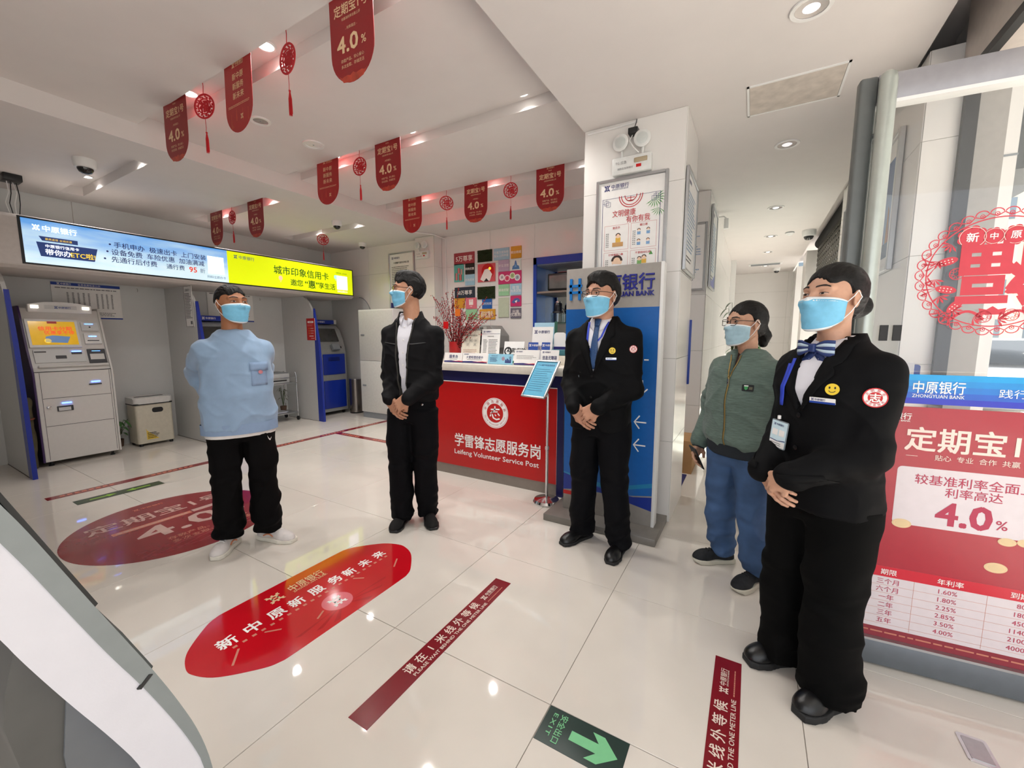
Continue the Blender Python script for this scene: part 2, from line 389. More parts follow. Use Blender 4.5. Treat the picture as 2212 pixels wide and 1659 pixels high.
# ================= on and under the ceiling =================
M_lamp = mat('lit_lamp', '#ffffff', .5, noise=0, emit='#fffdf6', estr=3.2)
M_lamp_dim = mat('lit_lamp_dim', '#ffffff', .5, noise=0, emit='#f4f6ff', estr=.3)  # faint glow put into the bulbs of lamps that are off
M_ringw = mat('lamp_ring_white', '#e8e6e4', .35)
M_refl = mat('lamp_reflector', '#9a9494', .2, .8)
def downlight(loc, r, label, group, lit=True, depth=.0):
    t = thing('ceiling_downlight', label, 'downlight', loc, group=group)
    lathe('trim_ring', [(r*.78, .0), (r*.8, -.006), (r, -.007), (r*1.04, -.002), (r*1.04, 0)], M_ringw, t, 28)
    if lit:
        lathe('lamp_disc', [(r*.78, -.002), (r*.78, -.004), (0, -.005)], M_lamp, t, 24)
    else:
        lathe('reflector', [(r*.78, -.003), (r*.6, -.0015), (0, -.001)], M_refl, t, 28)
        lathe('bulb', [(0, -.012), (r*.28, -.01), (r*.42, -.003), (r*.42, -.001)], M_lamp_dim, t, 20)
    return t
GD = 'lit downlights in the ceiling channels'
for (x, y) in ((-1.24, -.5), (-1.22, .68), (-.15, .68), (-.15, 1.86), (-1.2, 1.86), (-2.2, .68), (-2.2, 1.86), (-2.2, -.5), (-.15, -.5)):
    downlight((x, y, 3.074), .055, 'small lit downlight in a channel of the sunk ceiling hung with red banners', GD)
    light('downlight_beam', 'SPOT', 26, (x, y, 3.055), (0, 0, 0), (1, .97, .93), spot_size=2.3, spot_blend=.7, shadow_soft_size=.045)
GA = 'lit downlights in the slots above the cash machines'
for (x, y) in ((-3.45, -.47), (-4.5, -.47), (-3.45, .71), (-4.5, .71), (-4.3, 1.89), (-3.45, 1.89)):
    downlight((x, y, 2.944), .05, 'small lit downlight in a ceiling slot in front of the cash machines', GA)
    light('downlight_beam', 'SPOT', 13, (x, y, 2.925), (0, 0, 0), (1, .97, .93), spot_size=2.3, spot_blend=.7, shadow_soft_size=.04)
for y in (.42, 1.98, 3.83, 5.43, 6.77, 8.45):
    downlight((1.51, y, CZ-.001), .083, 'unlit round downlight in the white ceiling of the passage by the street front', 'unlit downlights of the passage ceiling', lit=False)
def dome(loc, r, label, group=None):
    t = thing('dome_camera', label, 'camera', loc, group=group)
    lathe('housing', [(0, 0), (r, 0), (r*1.02, -r*.25), (r*.98, -r*.75), (r*.86, -r*.95), (r*.7, -r)], M_white, t, 28)
    lathe('dark_dome', [(r*.72, -r*.9), (r*.7, -r*1.15), (r*.55, -r*1.42), (r*.3, -r*1.58), (0, -r*1.63)], mat('smoked_dome', '#0d0c0e', .06, coat=.6), t, 28)
dome((-3.66, -.7, CZ), .075, 'white dome camera on the ceiling beside two lit downlights')
dome((-3.46, 1.63, CZ), .062, 'white dome camera on the ceiling near a round red hanging charm')
dome((-4.2, 2.66, CZ), .06, 'white dome camera on the ceiling at the tiled wall corner')
dome((1.97, 5.3, CZ), .085, 'white dome camera on the passage ceiling beside the dark roller grille')
dome((1.73, 8.9, CZ), .07, 'white dome camera at the far end of the passage ceiling')
# round covers in the sunk ceiling
def cover(x, y, r, label, m):
    t = thing('ceiling_cover', label, 'vent', (x, y, 3.0))
    lathe('rim', [(r*.72, 0), (r*.74, -.008), (r, -.009), (r*1.02, 0)], M_white, t, 32)
    lathe('plate', [(r*.72, -.002), (r*.5, -.005), (0, -.005)], m, t, 32); lathe('centre_pin', [(0, -.009), (.006, -.008), (.006, -.003)], M_grey, t, 10)
cover(-2.0, -.125, .07, 'round grey speaker cover in the sunk ceiling', mat('speaker_mesh', '#a39d99', .6, bump=.5, bscale=400))
cover(-2.01, .325, .085, 'round white cover with a pin in the sunk ceiling', M_white)
t = thing('ceiling_hatch', 'rectangular stained access hatch in the white ceiling', 'hatch', (1.497, 1.165, CZ))
M_hatch = mat('stained_board', '#cfc5bb', .8, noise=.12, nscale=14)
box('hatch_board', -.235, .235, -.18, .18, -.004, .0, M_hatch, t)
for a in ((-.25, -.237, -.195, .195), (.237, .25, -.195, .195)): box('hatch_frame', *a, -.006, 0, M_white, t)
for a in ((-.25, .25, -.195, -.182), (-.25, .25, .182, .195)): box('hatch_frame', *a, -.006, 0, M_white, t)
t = thing('smoke_detector', 'round white smoke detector on the passage ceiling next to a dome camera', 'detector', (1.74, 5.3, CZ)); lathe('body', [(0, 0), (.055, 0), (.055, -.018), (.03, -.04), (0, -.042)], M_white, t); lathe('ring', [(.058, -.004), (.06, -.008), (.052, -.012)], M_grey, t, 24)
t = thing('ceiling_vent', 'long white slotted air vent in the ceiling at the passage end', 'vent', (1.5, 8.2, CZ))
box('frame', -.3, .3, -.13, .13, -.012, 0, M_white, t)
for k in range(5): box('slot', -.26, .26, -.1+k*.045, -.08+k*.045, -.016, -.011, M_grey, t)
# ---- paper banners
M_ban = mat('banner_red', '#8e1219', .42, noise=.05, nscale=9); M_ban2 = mat('banner_red_bright', '#a3161a', .42, noise=.06, nscale=7)
M_banlow = mat('banner_glow_print', '#b4402c', .45, noise=.25, nscale=25)
M_cord = mat('red_cord', '#b3121a', .6)
def banner_parts(kind):
    """flat card 0.30 x 0.44 with a rounded foot, hung by its top edge; origin = middle of the top edge"""
    w, h = .302, .437; pts = [(-w/2, 0), (-w/2, -h+w/2)]+[(-w/2*math.cos(PI*i/16), -h+w/2-w/2*math.sin(PI*i/16)*.96) for i in range(1, 16)]+[(w/2, -h+w/2), (w/2, 0)]
    t = bpy.data.objects.new('paper_banner', None); COL.objects.link(t); t.empty_display_size = .05
    F = Matrix(((1, 0, 0, 0), (0, 0, -1, 0), (0, 1, 0, 0), (0, 0, 0, 1)))
    poly('card', pts, .0016, M_ban if kind == 'rate' else M_ban2, t, F)
    D = Draw(F, t, .0022)
    if kind == 'rate':
        D.bank(-.036, -.022, .017, M_gold, latin=False); D.text('新年版', 0, -.045, .012, M_gold)
        D.text('定期宝1号', 0, -.093, .055, M_txt if False else M_gold, .014, w=.235)
        D.text('较基准利率全面上浮', 0, -.137, .0145, M_gold)
        D.text('- 利率高达 -', 0, -.182, .016, M_gold)
        D.text('4.0', -.03, -.25, .105, M_gold, .022, w=.15); D.text('%', .082, -.262, .052, M_gold, .01)
        D.text('存款产品、安心省心', 0, -.322, .018, M_gold); D.text('多次支取、存储灵活', 0, -.348, .018, M_gold)
        D.poly([(-.1+.2*i/10, -.385-.012*abs(math.sin(i*1.9))) for i in range(11)]+[(.07, -.42), (0, -.432), (-.07, -.42)], M_banlow)
    else:
        D.bank(-.06, -.04, .03, M_gold, latin=True)
        for k, s in enumerate(('新中原', '新服务', '新未来')): D.text(s, 0, -.105-.055*k, .042, M_gold, .008)
        D.lines(-.12, .12, -.262, -.278, 2, M_gold, jag=.05)
        for q, (x, y) in enumerate(((-.09, -.33), (-.03, -.31), (.04, -.32), (.1, -.33))): D.poly([(x-.006, y-.05), (x+.006, y-.05), (x+.002, y+.02), (x-.002, y+.02)], M_banlow)
        D.logo(.03, -.345, .03, M_gold); D.poly([(-.1, -.36), (-.06, -.39), (-.09, -.4)], M_banlow)
    D.done('printed_text'); return t
PR = {k: banner_parts(k) for k in ('rate', 'new')}; used = set()
def banner(kind, loc, rz, label, group):
    o = PR[kind] if kind not in used else copy_tree(PR[kind]); used.add(kind)
    o.location = loc; o.rotation_euler = (random.uniform(-.03, .03), 0, rz); tag(o, label, 'banner', group)
LR = 'deep red 4.0 percent banner %s'
LN = 'bright red paper banner with slogan lines %s'
R1, R2, R3, R4 = 'hung over the round floor sticker', 'hung in the middle ceiling channel', 'hung nearest the card wall', 'hung before the lit sign'
G = 'hanging paper banners'
banner('rate', (-2.26, -.575, 3.03), .06, LR % R1+', beside the lowered band', G); banner('new', (-1.42, -.575, 3.03), .0, LN % R1, G); banner('rate', (-.40, -.575, 3.03), .02, LR % R1+', nearest the white soffit', G)
banner('new', (-2.21, .605, 3.035), .03, LN % R2, G); banner('rate', (-1.415, .605, 3.03), 0., LR % R2, G)
banner('new', (-2.265, 1.785, 3.028), 0., LN % R3, G); banner('rate', (-1.33, 1.785, 3.023), .02, LR % R3+', between two charms', G); banner('rate', (-.443, 1.785, 3.012), 0., LR % R3+', next to the pillar', G)
banner('rate', (-4.45, .66, 2.905), -.02, LR % R4+' over its blue half', G); banner('rate', (-3.58, .66, 2.905), .02, LR % R4+', right of the charm', G)
for b in [o for o in COL.objects if o.name.startswith('paper_banner')]:
    for sx in (-.12, .12): tube('hanging_thread', [(sx, 0, -.004), (sx, 0, .05 if b.location.z > 2.95 else .04)], .0012, M_cord, b, 5)
# ---- round red charms with tassels
def charm_parts():
    t = bpy.data.objects.new('hanging_charm', None); COL.objects.link(t); t.empty_display_size = .05
    M_ch = mat('red_felt', '#b30d1c', .6, bump=.2, bscale=300)
    F = Matrix(((1, 0, 0, 0), (0, 0, -1, 0), (0, 1, 0, -.155), (0, 0, 0, 1)))
    bm = bmesh.new()
    def ring(r0, r1, h=.004, n=48):
        a = [[bm.verts.new((r*math.cos(2*PI*i/n), r*math.sin(2*PI*i/n), z)) for i in range(n)] for r, z in ((r0, 0), (r1, 0), (r1, h), (r0, h))]
        for p in range(4):
            A, B = a[p], a[(p+1) % 4]
            for i in range(n): j = (i+1) % n; bm.faces.new((A[i], A[j], B[j], B[i]))
    ring(.068, .079); ring(.043, .05)
    for k in range(10):     # cut-paper scrolls between the two rings
        a = 2*PI*k/10
        for q, rr in ((-.12, .056), (.12, .062)):
            c = (rr*math.cos(a+q), rr*math.sin(a+q)); poly_bm(bm, [(c[0]+.008*math.cos(a+PI/2+u)*(1 if q < 0 else .7), c[1]+.006*math.sin(a+PI/2+u)+.002*math.cos(u)) for u in [2*PI*i/8 for i in range(8)]], .004)
    co, fs = text_mesh('福', .078, .035)
    vs_ = [bm.verts.new((c[0], c[1], .0046+c[2])) for c in co]
    for f in fs:
        try: bm.faces.new([vs_[i] for i in f])
        except ValueError: pass
    vs2 = [bm.verts.new((c[0], c[1], -.0006-c[2])) for c in co]
    for f in fs:
        try: bm.faces.new([vs2[i] for i in reversed(f)])
        except ValueError: pass
    bmesh.ops.transform(bm, matrix=F, verts=bm.verts); obj('cut_disc', bm, M_ch, t)
    tube('cord', [(0, -.002, 0), (.003, -.002, -.03), (-.001, -.002, -.077)], .0022, M_cord, t, 6); tube('cord', [(0, -.002, -.233), (.002, -.002, -.29), (0, -.002, -.315)], .0016, M_cord, t, 6)
    lathe('knot', [(0, -.328), (.005, -.324), (.006, -.316), (0, -.312)], M_cord, t, 10)
    bm = bmesh.new()
    for k in range(26): a = k*2.4; r = .0085*math.sqrt((k+.5)/26); tube_bm(bm, [(r*.3*math.cos(a), r*.3*math.sin(a), -.325), (r*math.cos(a), r*math.sin(a), -.36), (r*1.1*math.cos(a), r*1.1*math.sin(a), -.437-.006*(k % 3))], .0012, 4)
    obj('tassel', bm, M_cord, t); return t
ch0 = charm_parts()
for k, (x, y, z, rz, lab) in enumerate(((-1.88, -.56, 3.03, .35, 'from the first ceiling channel beside a slogan banner, bright red'), (-.94, -.56, 3.03, -.05, 'from the first ceiling channel beside a lit downlight'), (-1.785, .62, 3.03, .1, 'from the middle ceiling channel between two banners'),
                                  (-1.753, 1.8, 3.023, .75, 'from the rear ceiling channel over the poster wall, turned edgeways'), (-.9, 1.8, 3.019, .2, 'from the rear ceiling channel between two rate banners'), (-4.083, .66, 2.915, 0, 'between two banners in front of the lit sign'), (-4.07, 1.85, 2.893, 1.1, 'alone near the end of the lit sign'))):
    o = ch0 if k == 0 else copy_tree(ch0); o.location = (x, y, z); o.rotation_euler = (0, 0, rz); tag(o, 'round red tasselled charm '+lab, 'ornament', 'round hanging charms')
    top = 3.07 if y > -5 and x > -2.88 else 2.94
    tube('hanging_thread', [(0, -.002, -.002), (0, -.002, top-z)], .0012, M_cord, o, 5)
# ================= soft-form modelling: distance fields turned into quads =================
class Field:
    def __init__(s, lo, hi, h):
        s.lo = np.array(lo, float); s.h = h; s.n = np.ceil((np.array(hi)-s.lo)/h).astype(int)+1
        s.f = np.full(s.n, 1., np.float32)
        s.ax = [s.lo[i]+h*np.arange(s.n[i]) for i in range(3)]
    def _sl(s, lo, hi):
        a = np.clip(np.floor((np.array(lo)-s.lo)/s.h).astype(int), 0, s.n); b = np.clip(np.ceil((np.array(hi)-s.lo)/s.h).astype(int)+1, 0, s.n)
        sl = tuple(slice(a[i], b[i]) for i in range(3))
        X, Y, Z = np.meshgrid(*[s.ax[i][sl[i]] for i in range(3)], indexing='ij', sparse=True)
        return sl, X, Y, Z
    def put(s, fn, lo, hi, k=.0, op='add', pad=.05):
        sl, X, Y, Z = s._sl(np.array(lo)-pad, np.array(hi)+pad)
        f = s.f[sl]
        if f.size == 0: return
        d = np.broadcast_to(fn(X, Y, Z), f.shape).astype(np.float32)
        if op == 'sub': f = -f      # smax(f,-d) = -smin(-f,d)
        if k > 0:
            hh = np.clip(.5+.5*(d-f)/k, 0, 1); r = d+(f-d)*hh-k*hh*(1-hh)
        else: r = np.minimum(d, f)
        s.f[sl] = -r if op == 'sub' else r
    def cone(s, a, b, ra, rb, k=.02, op='add', ax=None, sc=1.):
        a = np.array(a, float); b = np.array(b, float); ab = b-a; L2 = max(1e-9, ab@ab); r = max(ra, rb)*max(1, sc)
        n = None
        if ax is not None: n = np.array(ax, float); n /= np.linalg.norm(n)
        def fn(X, Y, Z):
            px, py, pz_ = X-a[0], Y-a[1], Z-a[2]
            t = np.clip((px*ab[0]+py*ab[1]+pz_*ab[2])/L2, 0, 1)
            qx, qy, qz = px-t*ab[0], py-t*ab[1], pz_-t*ab[2]
            if n is not None:
                w = (qx*n[0]+qy*n[1]+qz*n[2])*(1/sc-1); qx = qx+w*n[0]; qy = qy+w*n[1]; qz = qz+w*n[2]
            return np.sqrt(qx*qx+qy*qy+qz*qz)-(ra+(rb-ra)*t)
        s.put(fn, np.minimum(a, b)-r, np.maximum(a, b)+r, k, op)
    def chain(s, pts, rs, k=.02, op='add', ax=None, sc=1.):
        for i in range(len(pts)-1): s.cone(pts[i], pts[i+1], rs[i], rs[i+1], k, op, ax, sc)
    def ell(s, c, r, k=.02, op='add', rot=None):
        c = np.array(c, float); r = np.array(r, float); R = np.array(rot.to_matrix()).T if rot is not None else None
        def fn(X, Y, Z):
            x, y, z = X-c[0], Y-c[1], Z-c[2]
            if R is not None: x, y, z = R[0, 0]*x+R[0, 1]*y+R[0, 2]*z, R[1, 0]*x+R[1, 1]*y+R[1, 2]*z, R[2, 0]*x+R[2, 1]*y+R[2, 2]*z
            k0 = np.sqrt((x/r[0])**2+(y/r[1])**2+(z/r[2])**2); k1 = np.sqrt((x/r[0]**2)**2+(y/r[1]**2)**2+(z/r[2]**2)**2)+1e-9
            return k0*(k0-1)/k1
        m = r.max() if rot is not None else r
        s.put(fn, c-m, c+m, k, op)
    def loft(s, lev, k=.02, op='add', p=2.3, ex=(0, 0)):
        """lev rows: z, cx, cy, rx, ry - stacked rounded sections, flat ends"""
        A = np.array(sorted(lev), float); z = A[:, 0]
        def fn(X, Y, Z):
            cx, cy, rx, ry = [np.interp(Z, z, A[:, i]) for i in (1, 2, 3, 4)]
            q = (np.abs((X-cx)/rx)**p+np.abs((Y-cy)/ry)**p)**(1/p)
            d = (q-1)*np.minimum(rx, ry)
            return np.maximum(d, np.maximum(z[0]-Z, Z-z[-1]))
        lo = (np.min(A[:, 1]-A[:, 3]), np.min(A[:, 2]-A[:, 4]), z[0]); hi = (np.max(A[:, 1]+A[:, 3]), np.max(A[:, 2]+A[:, 4]), z[-1])
        s.put(fn, lo, hi, k, op)
    def rbox(s, c, hs, r, k=.01, op='add', rot=None):
        c = np.array(c, float); hs = np.array(hs, float)-r; R = np.array(rot.to_matrix()).T if rot is not None else None
        def fn(X, Y, Z):
            x, y, z = X-c[0], Y-c[1], Z-c[2]
            if R is not None: x, y, z = R[0, 0]*x+R[0, 1]*y+R[0, 2]*z, R[1, 0]*x+R[1, 1]*y+R[1, 2]*z, R[2, 0]*x+R[2, 1]*y+R[2, 2]*z
            qx, qy, qz = np.abs(x)-hs[0], np.abs(y)-hs[1], np.abs(z)-hs[2]
            return np.sqrt(np.maximum(qx, 0)**2+np.maximum(qy, 0)**2+np.maximum(qz, 0)**2)+np.minimum(np.maximum(qx, np.maximum(qy, qz)), 0)-r
        m = np.linalg.norm(hs+r) if rot is not None else hs+r
        s.put(fn, c-m, c+m, k, op)
    def mesh(s):
        """naive surface nets"""
        f = s.f; f[0] = f[-1] = 1; f[:, 0] = f[:, -1] = 1; f[:, :, 0] = f[:, :, -1] = 1
        ins = f < 0; nx, ny, nz = f.shape
        cnt = np.zeros((nx-1, ny-1, nz-1), np.int8)
        for dx in (0, 1):
            for dy in (0, 1):
                for dz in (0, 1): cnt += ins[dx:nx-1+dx, dy:ny-1+dy, dz:nz-1+dz]
        cell = np.argwhere((cnt > 0) & (cnt < 8)); idx = np.full(cnt.shape, -1, np.int64); idx[tuple(cell.T)] = np.arange(len(cell))
        acc = np.zeros((len(cell), 3)); w = np.zeros(len(cell)); ci, cj, ck = cell.T
        C8 = [(dx, dy, dz) for dx in (0, 1) for dy in (0, 1) for dz in (0, 1)]
        val = {c: f[ci+c[0], cj+c[1], ck+c[2]] for c in C8}
        for a in C8:
            for ax in range(3):
                if a[ax] == 0:
                    b = list(a); b[ax] = 1; b = tuple(b); va, vb = val[a], val[b]; m = (va < 0) != (vb < 0)
                    t = np.where(m, va/np.where(m, va-vb, 1), 0)
                    p = np.tile(np.array(a, float), (len(cell), 1)); p[:, ax] += t
                    acc[m] += p[m]; w[m] += 1
        V = s.lo+s.h*(cell+acc/np.maximum(w, 1)[:, None])
        Q = []
        for ax in range(3):
            o = [(1, 2), (2, 0), (0, 1)][ax]
            A = np.take(ins, range(0, f.shape[ax]-1), ax); B = np.take(ins, range(1, f.shape[ax]), ax)
            for sgn, m in ((1, A & ~B), (-1, ~A & B)):
                e = np.argwhere(m)
                e = e[(e[:, o[0]] > 0) & (e[:, o[1]] > 0) & (e[:, o[0]] < f.shape[o[0]]-1) & (e[:, o[1]] < f.shape[o[1]]-1)]
                u = np.zeros(3, int); u[o[0]] = 1; v = np.zeros(3, int); v[o[1]] = 1
                q = [idx[tuple((e-d).T)] for d in (u+v, v, 0*u, u)]
                q = np.stack(q if sgn > 0 else q[::-1], 1); Q.append(q)
        Q = np.concatenate(Q); Q = Q[(Q >= 0).all(1)]
        return V, Q
def vnoise(P, seed=0):
    P = np.asarray(P, float); I = np.floor(P).astype(np.int64); F = P-I; F = F*F*(3-2*F); out = 0
    for dx in (0, 1):
        for dy in (0, 1):
            for dz in (0, 1):
                h = (I[:, 0]+dx)*374761393+(I[:, 1]+dy)*668265263+(I[:, 2]+dz)*2147483647+seed*1013; h = (h ^ (h >> 13))*1274126177; h = (h ^ (h >> 16)) & 0xffff
                out = out+(h/65535.)*np.where(dx, F[:, 0], 1-F[:, 0])*np.where(dy, F[:, 1], 1-F[:, 1])*np.where(dz, F[:, 2], 1-F[:, 2])
    return out*2-1
def normals(V, Q):
    n = np.zeros_like(V); a = np.cross(V[Q[:, 2]]-V[Q[:, 0]], V[Q[:, 3]]-V[Q[:, 1]])
    for i in range(4): np.add.at(n, Q[:, i], a)
    return n/(np.linalg.norm(n, axis=1)[:, None]+1e-12)
def relax(V, Q, it=2, lam=.5):
    for _ in range(it):
        acc = np.zeros_like(V); c = np.zeros(len(V))
        for i in range(4):
            j = (i+1) % 4
            np.add.at(acc, Q[:, i], V[Q[:, j]]); np.add.at(acc, Q[:, j], V[Q[:, i]]); np.add.at(c, Q[:, i], 1); np.add.at(c, Q[:, j], 1)
        V = V+lam*(acc/np.maximum(c, 1)[:, None]-V)
    return V
def mesh_of(name, V, F):
    me = bpy.data.meshes.new(name)
    if isinstance(F, np.ndarray) and F.ndim == 2:
        me.vertices.add(len(V)); me.vertices.foreach_set('co', np.asarray(V, np.float32).ravel())
        k = F.shape[1]; me.loops.add(F.size); me.loops.foreach_set('vertex_index', F.ravel().astype(np.int32))
        me.polygons.add(len(F)); me.polygons.foreach_set('loop_start', (np.arange(len(F))*k).astype(np.int32))
        me.update(calc_edges=True); me.validate()
    else: me.from_pydata([tuple(v) for v in V], [], [tuple(f) for f in F]); me.update()
    return me
def soft(name, V, Q, m, parent): return obj(name, mesh_of(name, V, Q), m, parent, smooth=180)
def bvh_of(V, Q): return BVHTree.FromPolygons([tuple(v) for v in V], [tuple(int(i) for i in q) for q in Q])
def grid_mesh(P, thick=0.):
    """P: array (r,c,3) -> quads; thick gives it a back side"""
    P = np.asarray(P, float); r, c = P.shape[:2]; V = P.reshape(-1, 3); I = np.arange(r*c).reshape(r, c)
    Q = np.stack([I[:-1, :-1], I[:-1, 1:], I[1:, 1:], I[1:, :-1]], -1).reshape(-1, 4)
    if thick:
        n = normals(V, Q); V2 = V-n*thick; k = len(V); B = np.concatenate([I[0, :], I[1:, -1], I[-1, -2::-1], I[-2:0:-1, 0]])
        B2 = np.roll(B, -1); side = np.stack([B2, B, B+k, B2+k], 1)
        Q = np.concatenate([Q, Q[:, ::-1]+k, side]); V = np.concatenate([V, V2])
    return V, Q
def project(bvh, xz, off=.004, y0=1., back=False):
    """drop flat (x,z) points onto a garment from the front (+y)"""
    xz = np.asarray(xz, float); sh = xz.shape[:-1]; out = []; last = Vector((0, .1, 0)); ln = Vector((0, 1, 0))
    for x, z in xz.reshape(-1, 2):
        hit, n, _, _ = bvh.ray_cast(Vector((x, -y0 if back else y0, z)), Vector((0, 1 if back else -1, 0)))
        if hit is None: hit = Vector((x, last.y, z)); n = ln
        last, ln = hit, n; out.append(hit+n*off)
    return np.array(out).reshape(*sh, 3)
def strip(inner, outer, n=10, m=4):
    """(x,z) grid between two polylines"""
    def res(L): L = np.array(L, float); t = np.r_[0, np.cumsum(np.linalg.norm(np.diff(L, axis=0), axis=1))]; t /= t[-1]; u = np.linspace(0, 1, n); return np.stack([np.interp(u, t, L[:, i]) for i in range(L.shape[1])], 1)
    a, b = res(inner), res(outer); w = np.linspace(0, 1, m)[None, :, None]
    return a[:, None]*(1-w)+b[:, None]*w
def rect_grid(cx, cz, w, h, n=5, m=5, rot=0.):
    u, v = np.meshgrid(np.linspace(-w/2, w/2, n), np.linspace(-h/2, h/2, m)); c, s_ = math.cos(rot), math.sin(rot)
    return np.stack([cx+u*c-v*s_, cz+u*s_+v*c], -1)
def disc_grid(cx, cz, r, n=16, rz=None):
    rr = np.array([0.02, .5, 1.]); a = np.linspace(0, 2*PI, n+1)
    return np.stack([cx+r*rr[None, :]*np.cos(a)[:, None], cz+(rz or r)*rr[None, :]*np.sin(a)[:, None]], -1)
# ================= people =================
M_skin = {}
def skin(k, c): return mat('skin_'+k, c, .5, noise=.05, nscale=60, bump=.06, bscale=500, sss=.12)
M_maskb = mat('mask_blue', '#7cc4e6', .7, noise=.05, nscale=60, bump=.15, bscale=700)
M_maskp = mat('mask_pale_blue', '#a9c9d6', .7, noise=.05, nscale=60, bump=.15, bscale=700)
M_maskw = mat('mask_white', '#eef2f4', .7)
M_hair = mat('black_hair', '#0b0807', .5, noise=.5, nscale=120, bump=.7, bscale=260, stretch=(1, .12, .5), spec=.28)
M_eyew = mat('eye_white', '#d9d2cc', .25, noise=0); M_iris = mat('eye_dark', '#1c120d', .1, noise=0, coat=.5)
M_brow = mat('brow_hair', '#241a16', .8, noise=.2, nscale=300)
M_frame = mat('spectacle_frame', '#2a1d1a', .25, noise=0, coat=.3); M_lens = glass_mat('spectacle_lens', (.97, .98, .98))
def rotm(yaw, pitch=0., roll=0.): return (Matrix.Rotation(yaw, 4, 'Z') @ Matrix.Rotation(pitch, 4, 'X') @ Matrix.Rotation(roll, 4, 'Y'))
def xf(V, M):
    A = np.array(M); return np.asarray(V) @ A[:3, :3].T+A[:3, 3]
_head = {}
def head_base(fem):
    """skull, face, ears, neck; facing +y, origin mid-head, crown +.115, chin -.112"""
    if fem in _head: return _head[fem]
    F = Field((-.1, -.13, -.2), (.1, .14, .14), .0032)
    F.ell((0, -.014, .028), (.0745, .096, .088), .0)
    F.ell((0, .02, -.03), (.0625 if not fem else .06, .07, .078), .03)
    F.ell((0, .052, -.088), (.03 if not fem else .025, .03, .024), .03)
    for s_ in (-1, 1):
        F.cone((s_*.053, -.002, -.052), (s_*.024, .052, -.092), .017, .016, .025)
        F.ell((s_*.042, .052, -.016), (.024, .024, .022), .02)
        F.cone((s_*.012, .083, .028), (s_*.045, .066, .03), .0085, .009, .014)          # brow
        F.ell((s_*.032, .088, .0095), (.018, .014, .0105), .012, 'sub')                   # socket
        F.ell((s_*.0315, .0695, .0085), (.0165, .0145, .0125), .004)                      # lids over the eye
        F.ell((s_*.0785, -.008, -.004), (.0075, .021, .033), .006, rot=Euler((.2, 0, s_*-.35)))
        F.ell((s_*.0855, -.003, .0), (.006, .012, .02), .003, 'sub')
        F.ell((s_*.013, .092, -.028), (.0085, .011, .0075), .006)
    F.cone((0, .083, .02), (0, .103, -.02), .0065, .0105, .012)
    F.ell((0, .076, -.06), (.026, .018, .012), .012); F.cone((-.017, .089, -.058), (.017, .089, -.058), .003, .003, .004, 'sub')
    F.cone((0, -.022, -.05), (0, -.032, -.2), .052 if not fem else .046, .058 if not fem else .05, .02)
    V, Q = F.mesh(); V = relax(V, Q, 1, .4); _head[fem] = (V, Q, bvh_of(V, Q)); return _head[fem]
def front_pts(bvh, pts, off):
    out = []
    for x, z in pts:
        h, n, _, _ = bvh.ray_cast(Vector((x, .3, z)), Vector((0, -1, 0))); out.append(h+n*off if h is not None else Vector((x, .06, z)))
    return out
